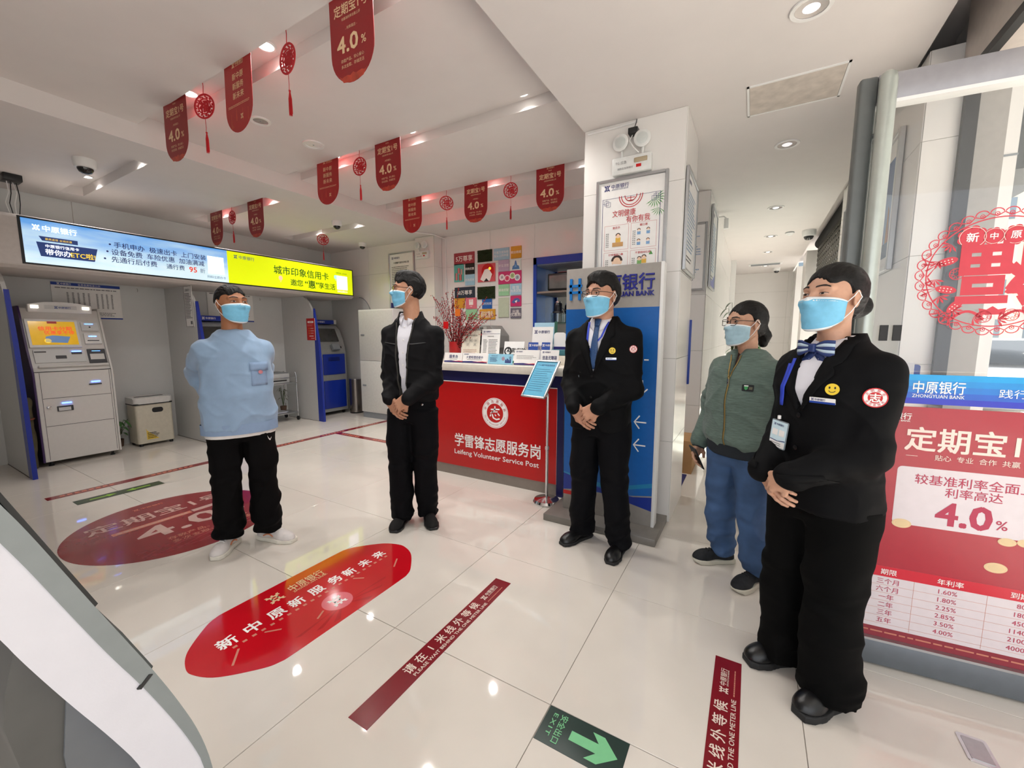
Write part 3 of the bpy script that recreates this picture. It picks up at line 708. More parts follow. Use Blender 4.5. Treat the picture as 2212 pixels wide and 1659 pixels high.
def head_parts(t, fem, M, sk, mask, hair, glasses, squint=1., brow_up=0., hairm=None):
    V, Q, bv = head_base(fem); HM = hairm or M_hair
    def put(name, v, q, m): return soft(name, xf(v, M), q, m, t)
    # eyes, lids, brows drawn as thin shells on the face
    for s_ in (-1, 1):
        cx, cz = s_*.0315, .009
        al = [(cx+.0135*math.cos(a), cz+(.0042*squint if math.sin(a) > 0 else .0032*squint)*math.sin(a)) for a in np.linspace(0, 2*PI, 20, endpoint=False)]
        def fan(pts, off, name, m):
            c = (sum(p[0] for p in pts)/len(pts), sum(p[1] for p in pts)/len(pts)); P = front_pts(bv, [c]+list(pts), off)
            n = len(pts); fs = [(0, 1+i, 1+(i+1) % n) for i in range(n)]
            me = mesh_of(name, xf(np.array([tuple(p) for p in P]), M), [f[::-1] for f in fs]); return obj(name, me, m, t)
        fan(al, .0006, 'eye', M_eyew)
        ir = [(cx+.0055*math.cos(a), cz+.0005+min(.0042*squint, .0055)*math.sin(a)) for a in np.linspace(0, 2*PI, 16, endpoint=False)]; fan(ir, .0011, 'iris', M_iris)
        lid = np.array([[(cx+.0148*u, cz+(.0045*squint)*(1-u*u)+.0004+w) for w in (0, .0016)] for u in np.linspace(-1, 1, 12)])
        P = np.array([[tuple(q) for q in front_pts(bv, row, .0014)] for row in lid]); v, q = grid_mesh(P); put('eyelid', v, q, M_brow)
        br = np.array([[(s_*(.012+.038*u), .0285+brow_up+.006*math.sin(u*PI*.8)-.004*u*u+w*(.0045 if u < .7 else .003)) for w in (-.6, .6)] for u in np.linspace(0, 1, 10)])
        P = np.array([[tuple(q) for q in front_pts(bv, row, .0016)] for row in br]); v, q = grid_mesh(P); put('eyebrow', v, q, M_brow)
    # mask wrapped round nose, cheeks and chin
    ph = np.radians(np.linspace(-70, 70, 33)); vv = np.linspace(0, 1, 17); R = np.zeros((17, 33)); Z = np.zeros((17, 33))
    for i, v_ in enumerate(vv):
        for j, p in enumerate(ph):
            a = abs(p)/math.radians(70); zt = -.002-.012*a*a; zb = -.118+.036*a*a; z = zt+(zb-zt)*v_; Z[i, j] = z
            d = Vector((math.sin(p), math.cos(p), 0)); h = bv.ray_cast(Vector((0, 0, max(z, -.1)))+d*.3, -d)[0]
            R[i, j] = Vector((h.x, h.y)).length if h is not None else .07
    R0 = R.copy()
    for _ in range(7):
        Rp = np.pad(R, 1, mode='edge'); sm = (Rp[:-2, 1:-1]+Rp[2:, 1:-1]+Rp[1:-1, :-2]+Rp[1:-1, 2:])/4; R = .4*R+.6*sm
    R = np.maximum(R, R0-.002)+.007+.004*np.sin(PI*vv)[:, None]*np.cos(ph*1.2)[None, :].clip(0)
    R += .0026*(((vv*4) % 1)-.5)[:, None]*(np.cos(ph*1.25)[None, :].clip(0))
    R[-1] -= .006; R[0] -= .002
    P = np.stack([R*np.sin(ph)[None], R*np.cos(ph)[None], Z], -1)
    mk = None
    for a, b, nm, m in ((0, 2, 'mask_edge', M_maskw), (1, 16, 'face_mask', mask), (15, 17, 'mask_edge', M_maskw)):
        v, q = grid_mesh(P[a:b+1][::-1], .0012); o = put(nm, v, q, m)
    for s_, j in ((-1, 0), (1, -1)):
        for i, ez in ((1, .02), (14, -.025)):
            a = Vector(P[i, j]); b = Vector((s_*.0865, -.0, ez)); c = Vector((s_*.085, -.02, 0))
            mid = a.lerp(b, .5); mid.x += s_*.004
            tube('ear_loop', [tuple(M @ Vector(q)) for q in (a, mid, b, c)], .0014, M_maskw, t, 6)
    # hair
    if hair:
        F = Field((-.11, -.17, -.13), (.11, .14, .16), .0038)
        if hair == 'crop' or hair == 'short' or hair == 'thick':
            g = {'crop': .005, 'short': .011, 'thick': .014}[hair]
            F.ell((0, -.016, .03), (.0745+g*.8, .096+g, .088+g), 0)
            if hair != 'crop': F.ell((.01, .035, .1), (.05, .04, .026), .03); F.ell((0, -.01, .105), (.06, .06, .025), .03)
            F.ell((0, .098, -.015), (.078, .05, .088), .006, 'sub')                              # forehead line
            for s_ in (-1, 1):
                F.ell((s_*.075, .055, -.02), (.035, .055, .085), .008, 'sub'); F.ell((s_*.085, -.004, -.012), (.02, .027, .043), .004, 'sub')
            F.rbox((0, -.02, -.16), (.2, .3, .105), .005, .01, 'sub')
            if hair == 'short':        # clipped sides
                for s_ in (-1, 1): F.ell((s_*.094, -.03, -.005), (.015, .09, .06), .01, 'sub')
        else:
            F.ell((0, -.018, .03), (.0825, .102, .096), 0)
            F.cone((0, -.07, -.03), (0, -.095, -.035), .05, .03, .03)
            F.ell((0, .1, -.012), (.08, .046, .092), .006, 'sub')
            for s_ in (-1, 1):
                F.ell((s_*.076, .06, -.02), (.034, .055, .09), .008, 'sub'); F.ell((s_*.088, -.004, -.016), (.022, .026, .04), .004, 'sub')
            F.rbox((0, .06, -.16), (.2, .11, .1), .005, .01, 'sub'); F.rbox((0, -.02, -.2), (.2, .3, .1), .005, .01, 'sub')
            if hair == 'bun':
                F.ell((0, -.128, -.018), (.04, .032, .04), .012)
            else: F.chain([(0, -.11, -.03), (0, -.125, -.06), (0, -.12, -.1)], [.03, .03, .022], .015)
        v, q = F.mesh(); n = normals(v, q)
        v = v+n*(.0022*vnoise(np.stack([v[:, 0]*150, v[:, 1]*28, v[:, 2]*50], 1), 3)+.0014*vnoise(v*60, 5))[:, None]
        put('hair', v, q, HM)
    if glasses:
        for s_ in (-1, 1):
            pts = [tuple(M @ Vector((s_*.032+x, .1-.16*abs(s_*.032+x)**1.0*.25-(.004 if abs(x) > .02 else 0), .006+y))) for x, y in rrect(.047, .031, .012, 4)]
            tube('spectacle_rim', pts, .0017, M_frame, t, 6, True)
            me = mesh_of('lens', [M @ Vector((s_*.032+x, .0985, .006+y)) for x, y in rrect(.045, .029, .012, 4)], [tuple(range(20))]); obj('lens', me, M_lens, t)
            tube('spectacle_temple', [tuple(M @ Vector(p)) for p in ((s_*.056, .095, .014), (s_*.075, .06, .014), (s_*.0815, .0, .012), (s_*.083, -.02, -.004))], .0017, M_frame, t, 6)
        tube('spectacle_bridge', [tuple(M @ Vector(p)) for p in ((-.011, .1, .01), (0, .104, .012), (.011, .1, .01))], .0016, M_frame, t, 6)
    return xf(V, M), Q
def hand_base(curl, spread=.0, grip=0.):
    """wrist at origin, fingers +y, back of hand +z, thumb on +x"""
    F = Field((-.09, -.07, -.11), (.1, .22, .06), .0027)
    F.cone((0, -.022, 0), (0, .0, 0), .023, .023, .0, ax=(0, 0, 1), sc=.8)
    F.rbox((0, .046, -.001), (.04, .048, .0145), .013, .02)
    F.cone((.026, .01, -.008), (.034, .055, -.012), .017, .013, .012)
    for i, (bx, by, L, r) in enumerate(((-.031, .086, .062, .0078), (-.0105, .092, .077, .0086), (.0105, .093, .082, .0088), (.031, .089, .074, .0085))):
        p = np.array([bx, by, 0.]); a = 0.; sp = spread*(i-1.5); pts = [p.copy()]; rs = [r+.001]
        for q, fr in enumerate((.42, .32, .26)):
            a += curl[q]; p = p+L*fr*np.array([math.sin(sp)*math.cos(a), math.cos(a)*math.cos(sp), -math.sin(a)]); pts.append(p.copy()); rs.append(r*(1-.07*(q+1)))
        F.chain(pts, rs, .004)
        F.ell(tuple(pts[0]+np.array([0, 0, .004])), (.009, .01, .0085), .008)
    F.chain([(.03, .028, -.006), (.05, .06, -.014-.012*grip), (.05-.014*grip, .086, -.022-.02*grip)], [.0125, .0105, .0088], .006)
    V, Q = F.mesh(); return relax(V, Q, 1, .35), Q
def hand_at(wrist, fdir, ndir, left, curl=(.25, .35, .3), spread=.03, grip=0., sc=1.):
    V, Q = hand_base(curl, spread, grip); V = V*sc
    if left: V = V*np.array([-1, 1, 1]); Q = Q[:, ::-1]
    f = Vector(fdir).normalized(); n = Vector(ndir); n = (n-f*n.dot(f)).normalized(); x = f.cross(n)
    M = Matrix(((x.x, f.x, n.x, wrist[0]), (x.y, f.y, n.y, wrist[1]), (x.z, f.z, n.z, wrist[2]), (0, 0, 0, 1)))
    return xf(V, M), Q
def elbow(sh, wr, l1, l2, pole):
    sh, wr = Vector(sh), Vector(wr); d = wr-sh; L = min(d.length, (l1+l2)*.999); d.normalize()
    a = (l1*l1-l2*l2+L*L)/(2*L); h = math.sqrt(max(0, l1*l1-a*a)); p = Vector(pole); p = (p-d*p.dot(d)).normalized(); return sh+d*a+p*h
def leg_path(hip, ank, bend=.03):
    h, a = Vector(hip), Vector(ank); k = h.lerp(a, .52); k.y += bend; return [h, k, a]
def trousers(t, m, hips, ank, rw, s, wz, hemz, rad, folds=1., name='trousers', seed=1, p=2.3, flare=1.):
    """hips: x offset; ank: two ankle points (x,y); rad=(thigh,knee,hem)"""
    F = Field((-.42, -.36, 0), (.42, .36, wz+.05), .0072)
    F.loft([(wz-.03, 0, 0, rw[0]*.97, rw[1]*.97), (wz, 0, 0, rw[0], rw[1]), (wz-.12, 0, -.005, rw[0]*1.04, rw[1]*1.06), (.72*s, 0, -.01, rw[0]*.96, rw[1]*.96)], 0)
    for sg, (ax_, ay_) in zip((1, -1), ank):
        hx = sg*hips; L = []
        for u in np.linspace(0, 1, 9):
            z = (.8*s)*(1-u)+hemz*u; cx = hx+(ax_-hx)*(u**1.1); cy = -.005+(ay_+.005)*u+.022*math.sin(PI*u)
            r = np.interp(u, [0, .5, .78, 1], [rad[0], rad[1], rad[1]*.5+rad[2]*.5, rad[2]]); L.append((z, cx, cy, r*.96, r*1.08*(1 if u < .9 else flare)))
        F.loft(L, .025, p=2.1)
    V, Q = F.mesh(); n = normals(V, Q); z = V[:, 2]
    ham = np.clip((hemz+.28-z)/.25, 0, 1); kn = np.exp(-((z-.47*s)/.1)**2); cr = np.exp(-((z-.8*s)/.08)**2)
    d = .009*vnoise(np.stack([V[:, 0]*9+V[:, 2]*4+seed, V[:, 1]*9, V[:, 2]*4], 1), seed)
    d += ham*.014*vnoise(np.stack([V[:, 0]*7, V[:, 1]*7+seed, V[:, 2]*26+V[:, 0]*8], 1), seed+1)+kn*.010*vnoise(np.stack([V[:, 0]*10, V[:, 1]*10, V[:, 2]*28], 1), seed+2)
    d += cr*.005*vnoise(np.stack([V[:, 0]*20+V[:, 2]*10, V[:, 1]*6, V[:, 2]*20], 1), seed+3)
    rid = (1-np.abs(vnoise(np.stack([V[:, 0]*6+V[:, 2]*3, V[:, 1]*6+seed, V[:, 2]*5], 1), seed+12)))**4; d += .008*rid-.002+ham*.008*(1-np.abs(vnoise(np.stack([V[:, 0]*8, V[:, 1]*8, V[:, 2]*17+V[:, 0]*9], 1), seed+13)))**4
    d = d*np.clip((.80*s-z)/.06, .12, 1); V = relax(V+n*(d*folds)[:, None], Q, 1, .4); return soft(name, V, Q, m, t), V, Q
def torso_field(lev, arms, sleeve, h=.0066, k=.035, lo=(-.42, -.36), hi=(.42, .36), ends=None):
    z0 = min(l[0] for l in lev); z1 = max(l[0] for l in lev); F = Field((lo[0], lo[1], min(z0, min(p[2] for a in arms for p in a)-.08)-.02), (hi[0], hi[1], z1+.06), h)
    F.loft(lev, 0, p=2.25)
    for a in arms: F.chain(a, sleeve, k)
    return F
def folds_top(V, Q, arms, amp=1., seed=4, waist=1.1):
    n = normals(V, Q); z = V[:, 2]
    d = .006*vnoise(np.stack([V[:, 0]*8+V[:, 2]*5, V[:, 1]*8+seed, V[:, 2]*7], 1), seed)+.003*vnoise(np.stack([V[:, 0]*20, V[:, 1]*20+seed, V[:, 2]*11], 1), seed+9)
    for a in arms:
        e = np.array(a[len(a)//2]); w = np.array(a[-1]); de = np.linalg.norm(V-e, axis=1); dw = np.linalg.norm(V-w, axis=1)
        ax_ = np.array(a[-1])-np.array(a[0]); ax_ = ax_/np.linalg.norm(ax_); u = V@ax_
        d += np.exp(-(de/.1)**2)*.007*vnoise(np.stack([u*34, V[:, 0]*7, V[:, 1]*7+seed], 1), seed+1)+np.exp(-(dw/.13)**2)*.005*vnoise(np.stack([u*30, V[:, 0]*8, V[:, 1]*8], 1), seed+2)
        sh = np.array(a[0]); ds = np.linalg.norm(V-(sh+np.array([0, 0, -.1])), axis=1); d += np.exp(-(ds/.09)**2)*.005*vnoise(np.stack([V[:, 0]*26+V[:, 2]*14, V[:, 1]*6, V[:, 2]*8], 1), seed+5)
    rid = (1-np.abs(vnoise(np.stack([V[:, 0]*5+V[:, 2]*4, V[:, 1]*5+seed, V[:, 2]*6-V[:, 0]*2], 1), seed+12)))**4; rid2 = (1-np.abs(vnoise(np.stack([V[:, 0]*9-V[:, 2]*9, V[:, 1]*9, V[:, 2]*11], 1), seed+13)))**4; d += .007*rid+.004*rid2-.003
    d += np.exp(-((z-waist)/.14)**2)*.005*vnoise(np.stack([V[:, 0]*7+V[:, 2]*6, V[:, 1]*7, V[:, 2]*18], 1), seed+3)
    return relax(V+n*(d*amp)[:, None], Q, 1, .4)
def vcut(F, z0, z1, w0, w1, yd, xoff=0., p=1.):
    """open front: half width w0 at z0 (low) to w1 at z1 (high), everything in front of y=yd"""
    def fn(X, Y, Z):
        u = np.clip((Z-z0)/(z1-z0), 0, 1); return np.maximum(np.maximum(np.abs(X-xoff)-(w0+(w1-w0)*u**p), yd-Y), z0-Z)
    F.put(fn, (-.2, yd, z0), (.2, .3, z1+.1), .005, 'sub')
def collar(t, name, m, c, r0, r1, z0, z1, gap=18, drop=.03, tip=.02, tilt=.35, thick=.0016):
    """folded shirt collar round the neck; c=(x,y) centre"""
    A = np.radians(np.linspace(gap, 360-gap, 45)); rows = []
    for (rr, zz, fl) in ((r0, z0, 0), (r0*.97, z1, 0), (r0*1.04, z1+.003, 0), (r1*.97, z1-drop*.5, .5), (r1, z1-drop, 1)):
        row = []
        for a in A:
            f = max(0, math.cos(a)); e = fl*tip*f**3; row.append((c[0]+(rr+e*.3)*math.sin(a), c[1]+(rr+e)*math.cos(a), zz-tilt*.06*f-fl*tip*1.4*f**4))
        rows.append(row)
    v, q = grid_mesh(np.array(rows), thick); return soft(name, v, q, m, t)
def shoe(t, loc, yaw, L, w, kind, m, ms):
    """toe along local +y, origin under the heel"""
    g = t
    F = Field((-w, -.03, -.01), (w, L+.03, .17), .004)
    def sole(F, z0, z1, k=0., gr=0.):
        def fn(X, Y, Z):
            u = np.clip(Y/L, 0, 1); hw = w*.5*np.interp(u, [0, .1, .3, .48, .7, .9, 1], [.55, .78, .8, .82, 1., .82, .5])+gr; cx = .006*np.interp(u, [0, .5, 1], [0, .3, -1])
            d = np.maximum(np.abs(X-cx)-hw, np.maximum(-Y-gr+.0, Y-L-gr)); return np.maximum(d, np.maximum(z0-Z, Z-z1))
        F.put(fn, (-w, -.01, z0), (w, L+.01, z1), k)
    S2 = Field((-w, -.03, -.01), (w, L+.03, .17), .004)
    sh = .028 if kind != 'loafer' else .02
    sole(S2, .001, sh, 0, .003)
    if kind == 'sneaker': S2.ell((0, L*1.03, 0), (w, L*.12, .012), .01, 'sub')
    v, q = S2.mesh(); v = relax(v, q, 2, .5)
    Mx = Matrix.Translation(loc) @ Matrix.Rotation(yaw, 4, 'Z')
    soft('sole', xf(v, Mx), q, ms, g)
    F.ell((0, L*.78, sh-.004), (w*.46, L*.235, .047), 0); F.ell((0, L*.2, sh+.0), (w*.37, L*.215, .075), .03); F.cone((0, L*.3, sh+.035), (0, L*.68, sh+.012), w*.33, w*.34, .03)
    F.cone((0, L*.2, sh+.05), (0, L*.19, sh+.1), w*.34, w*.33, .02)
    F.rbox((0, L/2, -.05+sh*.9), (w, L, .05), .001, .002, 'sub')
    v, q = F.mesh(); v = relax(v, q, 1, .5); soft('shoe', xf(v, Mx), q, m, g)
    bv = bvh_of(v, q); lc = M_black if kind != 'sneaker_white' else M_txt
    if kind != 'loafer':
        for k in range(4):
            y = L*(.42+.075*k); pts = []
            for x in np.linspace(-w*.2, w*.2, 7):
                h = bv.ray_cast(Vector((x, y+abs(x)*.25, .3)), Vector((0, 0, -1)))[0]; pts.append(Mx @ (h+Vector((0, 0, .002)) if h is not None else Vector((x, y, .07))))
            tube('lace', [tuple(p) for p in pts], .0025, lc, g, 6)
    return Mx, bv
def low_body(joints, s, extra, m, t):
    """the body under the clothes joined with the finely shaped head and hands: one mesh"""
    F = Field((-.4, -.32, .02), (.4, .32, 1.56*s), .016)
    F.loft([(.84*s, 0, 0, .135*s, .085*s), (.98*s, 0, 0, .125*s, .08*s), (1.2*s, 0, 0, .14*s, .088*s), (1.36*s, 0, 0, .13*s, .07*s), (1.41*s, 0, -.01, .05, .05)], 0)
    for a in joints['arms']: F.chain(a, [.04, .036, .024], .03)
    for l in joints['legs']: F.chain(l, [.065*s, .045*s, .03*s], .03)
    V, Q = F.mesh(); Vs, Qs, n = [V], [Q], len(V)
    for v, q in extra: Vs.append(v); Qs.append(q+n); n += len(v)
    return soft('body', np.concatenate(Vs), np.concatenate(Qs), m, t)
def badge_box(t, name, bvh, x, z, w, h, th, m, off=.002, rot=0., back=False):
    P = project(bvh, np.array([[x, z], [x+.004, z], [x, z+.004]]), 0, back=back); o = Vector(P[0]); a = (Vector(P[1])-o).normalized(); b = (Vector(P[2])-o); n = a.cross(b).normalized()*(-1)
    if n.y < 0: n = -n
    b = n.cross(a).normalized(); 
    # frame with x to the viewer's right: facing +y means local +x runs to -x
    X = -a; Y = b if b.z > 0 else -b
    Mx = Matrix(((X.x, Y.x, n.x, o.x+n.x*off), (X.y, Y.y, n.y, o.y+n.y*off), (X.z, Y.z, n.z, o.z+n.z*off), (0, 0, 0, 1))) @ Matrix.Rotation(rot, 4, 'Z')
    poly(name, rrect(w, h, min(w, h)*.12, 3) if name not in ('smiley_pin', 'arm_emblem') else ellipse(w/2, h/2, 24), th, m, t, Mx)
    return Mx @ Matrix.Translation((0, 0, th))
def smiley(t, bvh, x, z, r=.017):
    Mx = badge_box(t, 'smiley_pin', bvh, x, z, 2*r, 2*r, .003, mat('pin_yellow', '#e8c62a', .35)); D = Draw(Mx, t, .0005)
    for s_ in (-1, 1): D.disc(s_*r*.38, r*.25, r*.13, M_tblk, ry=r*.2)
    D.line([(r*.5*math.cos(a), r*.5*math.sin(a)-r*.05) for a in np.linspace(math.radians(205), math.radians(335), 9)], r*.1, M_tblk); D.done('pin_face')
def armband_emblem(t, bvh, x, z, r):
    Mx = badge_box(t, 'arm_emblem', bvh, x, z, 2*r, 2*r, .0015, M_txt); D = Draw(Mx, t, .0004)
    D.ring(0, 0, r*.9, r*1., mat('emblem_red', '#cf1f24', .5)); D.disc(0, 0, r*.58, MATS['emblem_red']); D.text('志', 0, 0, r*.95, M_txt, .03); D.arc_text('文明服务', 0, 0, r*.74, 150, 30, r*.3, MATS['emblem_red']); D.arc_text('志愿者服务', 0, 0, r*.74, 215, 325, r*.26, MATS['emblem_red'], inward=True); D.done('emblem_print')
def lanyard(t, bvh, left, right, card_xz, m, cw=.054, chh=.086, rot=0., card_col='#cfe6ef'):
    """strap from both sides of the neck down to a badge"""
    cx, cz = card_xz
    for L in (left, right):
        g = strip([(p[0]-.006, p[1]) for p in L], [(p[0]+.006, p[1]) for p in L], 14, 3); P = project(bvh, g, .004); y = P[:, :, 1].max(1)
        for _ in range(6): ys_ = np.r_[y[0], (y[:-2]+y[1:-1]+y[2:])/3, y[-1]]; y = np.maximum(y, ys_)*.5+ys_*.5
        P[:, :, 1] = np.maximum(y, P[:, :, 1].max(1))[:, None]+.001; v, q = grid_mesh(P[:, ::-1], .001)
        soft('lanyard_strap', v, q, m, t)
    o = Vector(project(bvh, np.array([[cx, cz]]), 0)[0]); y = max(Vector(project(bvh, np.array([[cx, cz+q]]), 0)[0]).y for q in (-.04, 0, .04))+.006
    Mx = Matrix(((-1, 0, 0, cx), (0, 0, 1, y), (0, 1, 0, cz), (0, 0, 0, 1))) @ Matrix.Rotation(rot, 4, 'Z')
    poly('badge_holder', rrect(cw+.006, chh+.008, .005, 3), .003, mat('badge_clear_edge', '#8a949a', .2), t, Mx)
    poly('badge_card', rrect(cw, chh, .002, 2), .0012, mat('badge_card_face', card_col, .35), t, Mx @ Matrix.Translation((0, 0, .003)))
    D = Draw(Mx, t, .0046); D.rect(-cw/2, -chh/2, cw/2, -chh*.26, M_txt); D.bank(-cw*.36, chh*.38, .009, M_ink, latin=False); D.rect(-cw*.4, -chh*.05, -cw*.04, chh*.19, M_txt); D.rect(cw*.04, -chh*.05, cw*.4, chh*.19, M_txt)
    D.lines(-cw*.42, cw*.3, -chh*.32, -chh*.46, 2, M_tgrey, seed=3); D.line([(-cw/2, -chh*.24), (0, -chh*.27), (cw/2, -chh*.2)], .003, M_ink); D.done('badge_print')
    bm = bmesh.new(); lathe_bm(bm, [(0, -.008), (.006, -.006), (.006, .006), (0, .008)], 10, Matrix.Translation((cx, y+.004, cz+chh/2+.016))); obj('badge_clip', bm, M_txt, t, smooth=40)
def sew_buttons(t, bvh, pts, r, m):
    for x, z in pts:
        P = project(bvh, np.array([[x, z]]), .001)[0]; bm = bmesh.new(); lathe_bm(bm, [(0, 0), (r, 0), (r, .003), (r*.7, .0035), (0, .003)], 14, Matrix.Translation(tuple(P)) @ Matrix.Rotation(-PI/2, 4, 'X')); obj('button', bm, m, t, smooth=40)
class Fig: pass
def figure(name_label, center, heading, H, headyaw, pitch, feet, hs=1., k=1.):
    f = Fig(); f.t = thing('person', name_label, 'person', (center[0], center[1], 0), math.radians(heading-90)); f.s = H/1.72*k; f.H = H
    Ri = Matrix.Rotation(-math.radians(heading-90), 3, 'Z'); f.feet = []
    for toe, heel in feet:
        a, b = pz(*toe), pz(*heel); d = a-b; L = max(.24, min(.285, d.length)); l = Ri @ (Vector((b.x-center[0], b.y-center[1], 0))); dd = Ri @ Vector((d.x, d.y, 0)); yaw = math.atan2(dd.y, dd.x)-PI/2
        f.feet.append((l, yaw, L, l+dd.normalized()*.075))
    f.headM = lambda dx=0., dy=.015, dz=0.: Matrix.Translation((dx, dy, H-.129*hs+dz)) @ rotm(math.radians(headyaw-heading), pitch) @ Matrix.Scale(hs, 4)
    return f
def arms_of(s, shx, shz, wr, l1=.285, l2=.25, poles=((1, -.35, -.25), (-1, -.35, -.25)), shy=-.01):
    out = []
    for sg, w, p in zip((1, -1), wr, poles):
        sh = Vector((sg*shx*s, shy, shz*s)); e = elbow(sh, w, l1*s, l2*s, p); out.append([tuple(sh), tuple(e), tuple(w)])
    return out
# ---------- man in the pale blue sweatshirt, hands behind his back
f = figure('man in pale blue sweatshirt, black trousers and white trainers, hands behind his back', (-1.40, -.72), -19, 1.675, 2, .06, (((462, 1212), (512, 1168)), ((635, 1172), (560, 1160))), k=1.01); t, s = f.t, f.s
sk = skin('tan', '#a9714f')
M_sweat = mat('sweatshirt_blue', '#8fa9c6', .85, noise=.05, nscale=18, bump=.12, bscale=500, sheen=.2); M_sweat2 = mat('sweatshirt_trim', '#8aa2c2', .85, noise=.04)
wr = [(.1, -.16, .92*s), (-.1, -.16, .92*s)]
A = arms_of(s, .16, 1.29, wr, poles=((.22, -1, -.1), (-.22, -1, -.1)))
lev = [(.80*s, 0, .0, .2, .133), (.84*s, 0, .0, .203, .136), (1.0*s, 0, .0, .198, .128), (1.2*s, 0, .0, .19, .125), (1.28*s, 0, -.005, .182, .115), (1.325*s, 0, -.008, .162, .1), (1.36*s, 0, -.01, .13, .09), (1.4*s, 0, -.012, .092, .078), (1.415*s, 0, -.01, .08, .07)]
F = torso_field(lev, [[a[0], a[1], tuple(Vector(a[1]).lerp(Vector(a[2]), .55))] for a in A], [.064, .06, .055])
F.ell((0, .0, 1.45*s), (.064, .06, .05), .006, 'sub')
V, Q = F.mesh(); V = folds_top(V, Q, A, 1.5, 3, 1.0); soft('sweatshirt', V, Q, M_sweat, t); bv = bvh_of(V, Q)
zc = np.linspace(0, 2*PI, 49); 
v, q = grid_mesh(np.array([[((.066+dr)*math.sin(a), -.008+(.062+dr)*math.cos(a), 1.40*s-.012*math.cos(a)+dz) for a in zc] for dr, dz in ((0.012, -.012), (.013, .004), (.004, .012), (-.003, .006))])); soft('neck_rib', v, q, M_sweat2, t)
v, q = grid_mesh(np.array([[((.206)*math.sin(a)*(1+.01*math.sin(9*a)), (.139)*math.cos(a)*(1+.01*math.sin(7*a)), z) for a in zc] for z in (.775*s, .79*s, .83*s, .838*s)])[::-1]); soft('hem_rib', v, q, M_sweat2, t)
F = Field((-.25, -.2, .72), (.25, .2, .86), .007); F.loft([(.752*s, 0, 0, .19, .124), (.84*s, 0, 0, .19, .124)], 0); v, q = F.mesh(); soft('undershirt', v, q, mat('white_cotton', '#e9e6e3', .85), t)
P = project(bv, rect_grid(-.1, 1.135*s, .088, .125, 6, 8), .003); v, q = grid_mesh(P[:, ::-1], .003); soft('chest_pocket', v, q, M_sweat2, t)
P = project(bv, rect_grid(-.1, 1.19*s, .097, .05, 6, 4), .007); v, q = grid_mesh(P[:, ::-1], .003); soft('pocket_flap', v, q, M_sweat2, t)
P = project(bv, disc_grid(-.105, 1.155*s, .012), .009); v, q = grid_mesh(P); soft('pocket_print', v, q, mat('print_coral', '#c87f87', .7), t)
M_trk = mat('track_black', '#060506', .85, noise=.1, nscale=12, spec=.14)
tr, V2, Q2 = trousers(t, M_trk, .088, [(x[3].x, x[3].y) for x in f.feet], (.168, .106), s, .90*s, .075, (.094, .085, .078), 1.4, seed=2)
b2 = bvh_of(V2, Q2); P = project(b2, strip([(-.146, .715), (-.137, .703), (-.13, .71), (-.12, .73)], [(-.146, .71), (-.137, .692), (-.127, .705), (-.12, .73)], 12, 3), .004); v, q = grid_mesh(P[:, ::-1]); soft('pocket_mark', v, q, M_txt, t)
M_snk = mat('trainer_white', '#dcd6d4', .6, noise=.06, nscale=40); M_sole = mat('trainer_sole', '#e9e4d8', .6)
for (l, yaw, L, a) in f.feet:
    Mx, bs = shoe(t, l, yaw, L, .098, 'sneaker_white', M_snk, M_sole)
    for sg in (-1, 1):
        pts = []
        for u in np.linspace(0, 1, 7):
            h = bs.ray_cast(Vector((sg*.2, L*(.28+.25*u), .04+.014*math.sin(u*PI))), Vector((-sg, 0, 0)))[0]; pts.append(Mx @ ((h if h is not None else Vector((sg*.04, L*.4, .05)))+Vector((sg*.001, 0, 0))))
        tube('side_stripe', [tuple(p) for p in pts], .005, mat('trainer_orange', '#d98a62', .5), t, 6)
HM = f.headM(); hv = head_parts(t, False, HM, sk, M_maskb, 'crop', False, .8, .002)
hands = [hand_at(A[0][2], (-.9, -.1, -.4), (.1, -1, .1), False, sc=1.), hand_at(A[1][2], (.9, -.1, -.4), (-.1, -1, .1), True)]
for a, hh in zip(A, hands): pass
low_body({'arms': A, 'legs': [leg_path((sg*.085, 0, .87*s), (x[3].x, x[3].y, .1)) for sg, x in zip((1, -1), f.feet)]}, s, [hv]+hands, sk, t)
# ---------- shared dressing for jackets
M_shirt = mat('white_shirt', '#e3e2ea', .7, noise=.02, bump=.05, bscale=200); M_suit = mat('suit_black', '#050507', .75, noise=.12, nscale=14, bump=.05, bscale=900, spec=.16)
M_btn = mat('dark_button', '#0a0a0c', .25)
def clasp(s, hz, fy, w=.085, dz=0.): return [(w, fy-.012, hz*s), (-w*.95, fy+.02, (hz+.02+dz)*s)]
def lapels(t, bv, m, inner, outer, off=.005, th=.004):
    for sg in (1, -1):
        P = project(bv, strip([(sg*x, z) for x, z in inner], [(sg*x, z) for x, z in outer], 16, 5), off); v, q = grid_mesh(P if sg < 0 else P[:, ::-1], th); soft('lapel', v, q, m, t)
def coat_collar(t, m, c, r, z, gap=58, tall=.045):
    A_ = np.radians(np.linspace(gap, 360-gap, 33)); rows = []
    for rr, zz in ((r*.93, z-.01), (r*.92, z+tall), (r*1.0, z+tall+.004), (r*1.14, z+tall*.45), (r*1.22, z+.002)):
        rows.append([(c[0]+rr*math.sin(a)*1.08, c[1]+rr*math.cos(a), zz-.05*max(0, math.cos(a))**1.5) for a in A_])
    v, q = grid_mesh(np.array(rows), .002); soft('coat_collar', v, q, m, t)
def placket(t, bv, m, pts, w, name='front_edge', off=.004):
    P = project(bv, strip([(x-w/2, z) for x, z in pts], [(x+w/2, z) for x, z in pts], 18, 3), off); v, q = grid_mesh(P[:, ::-1], .002); return soft(name, v, q, m, t)
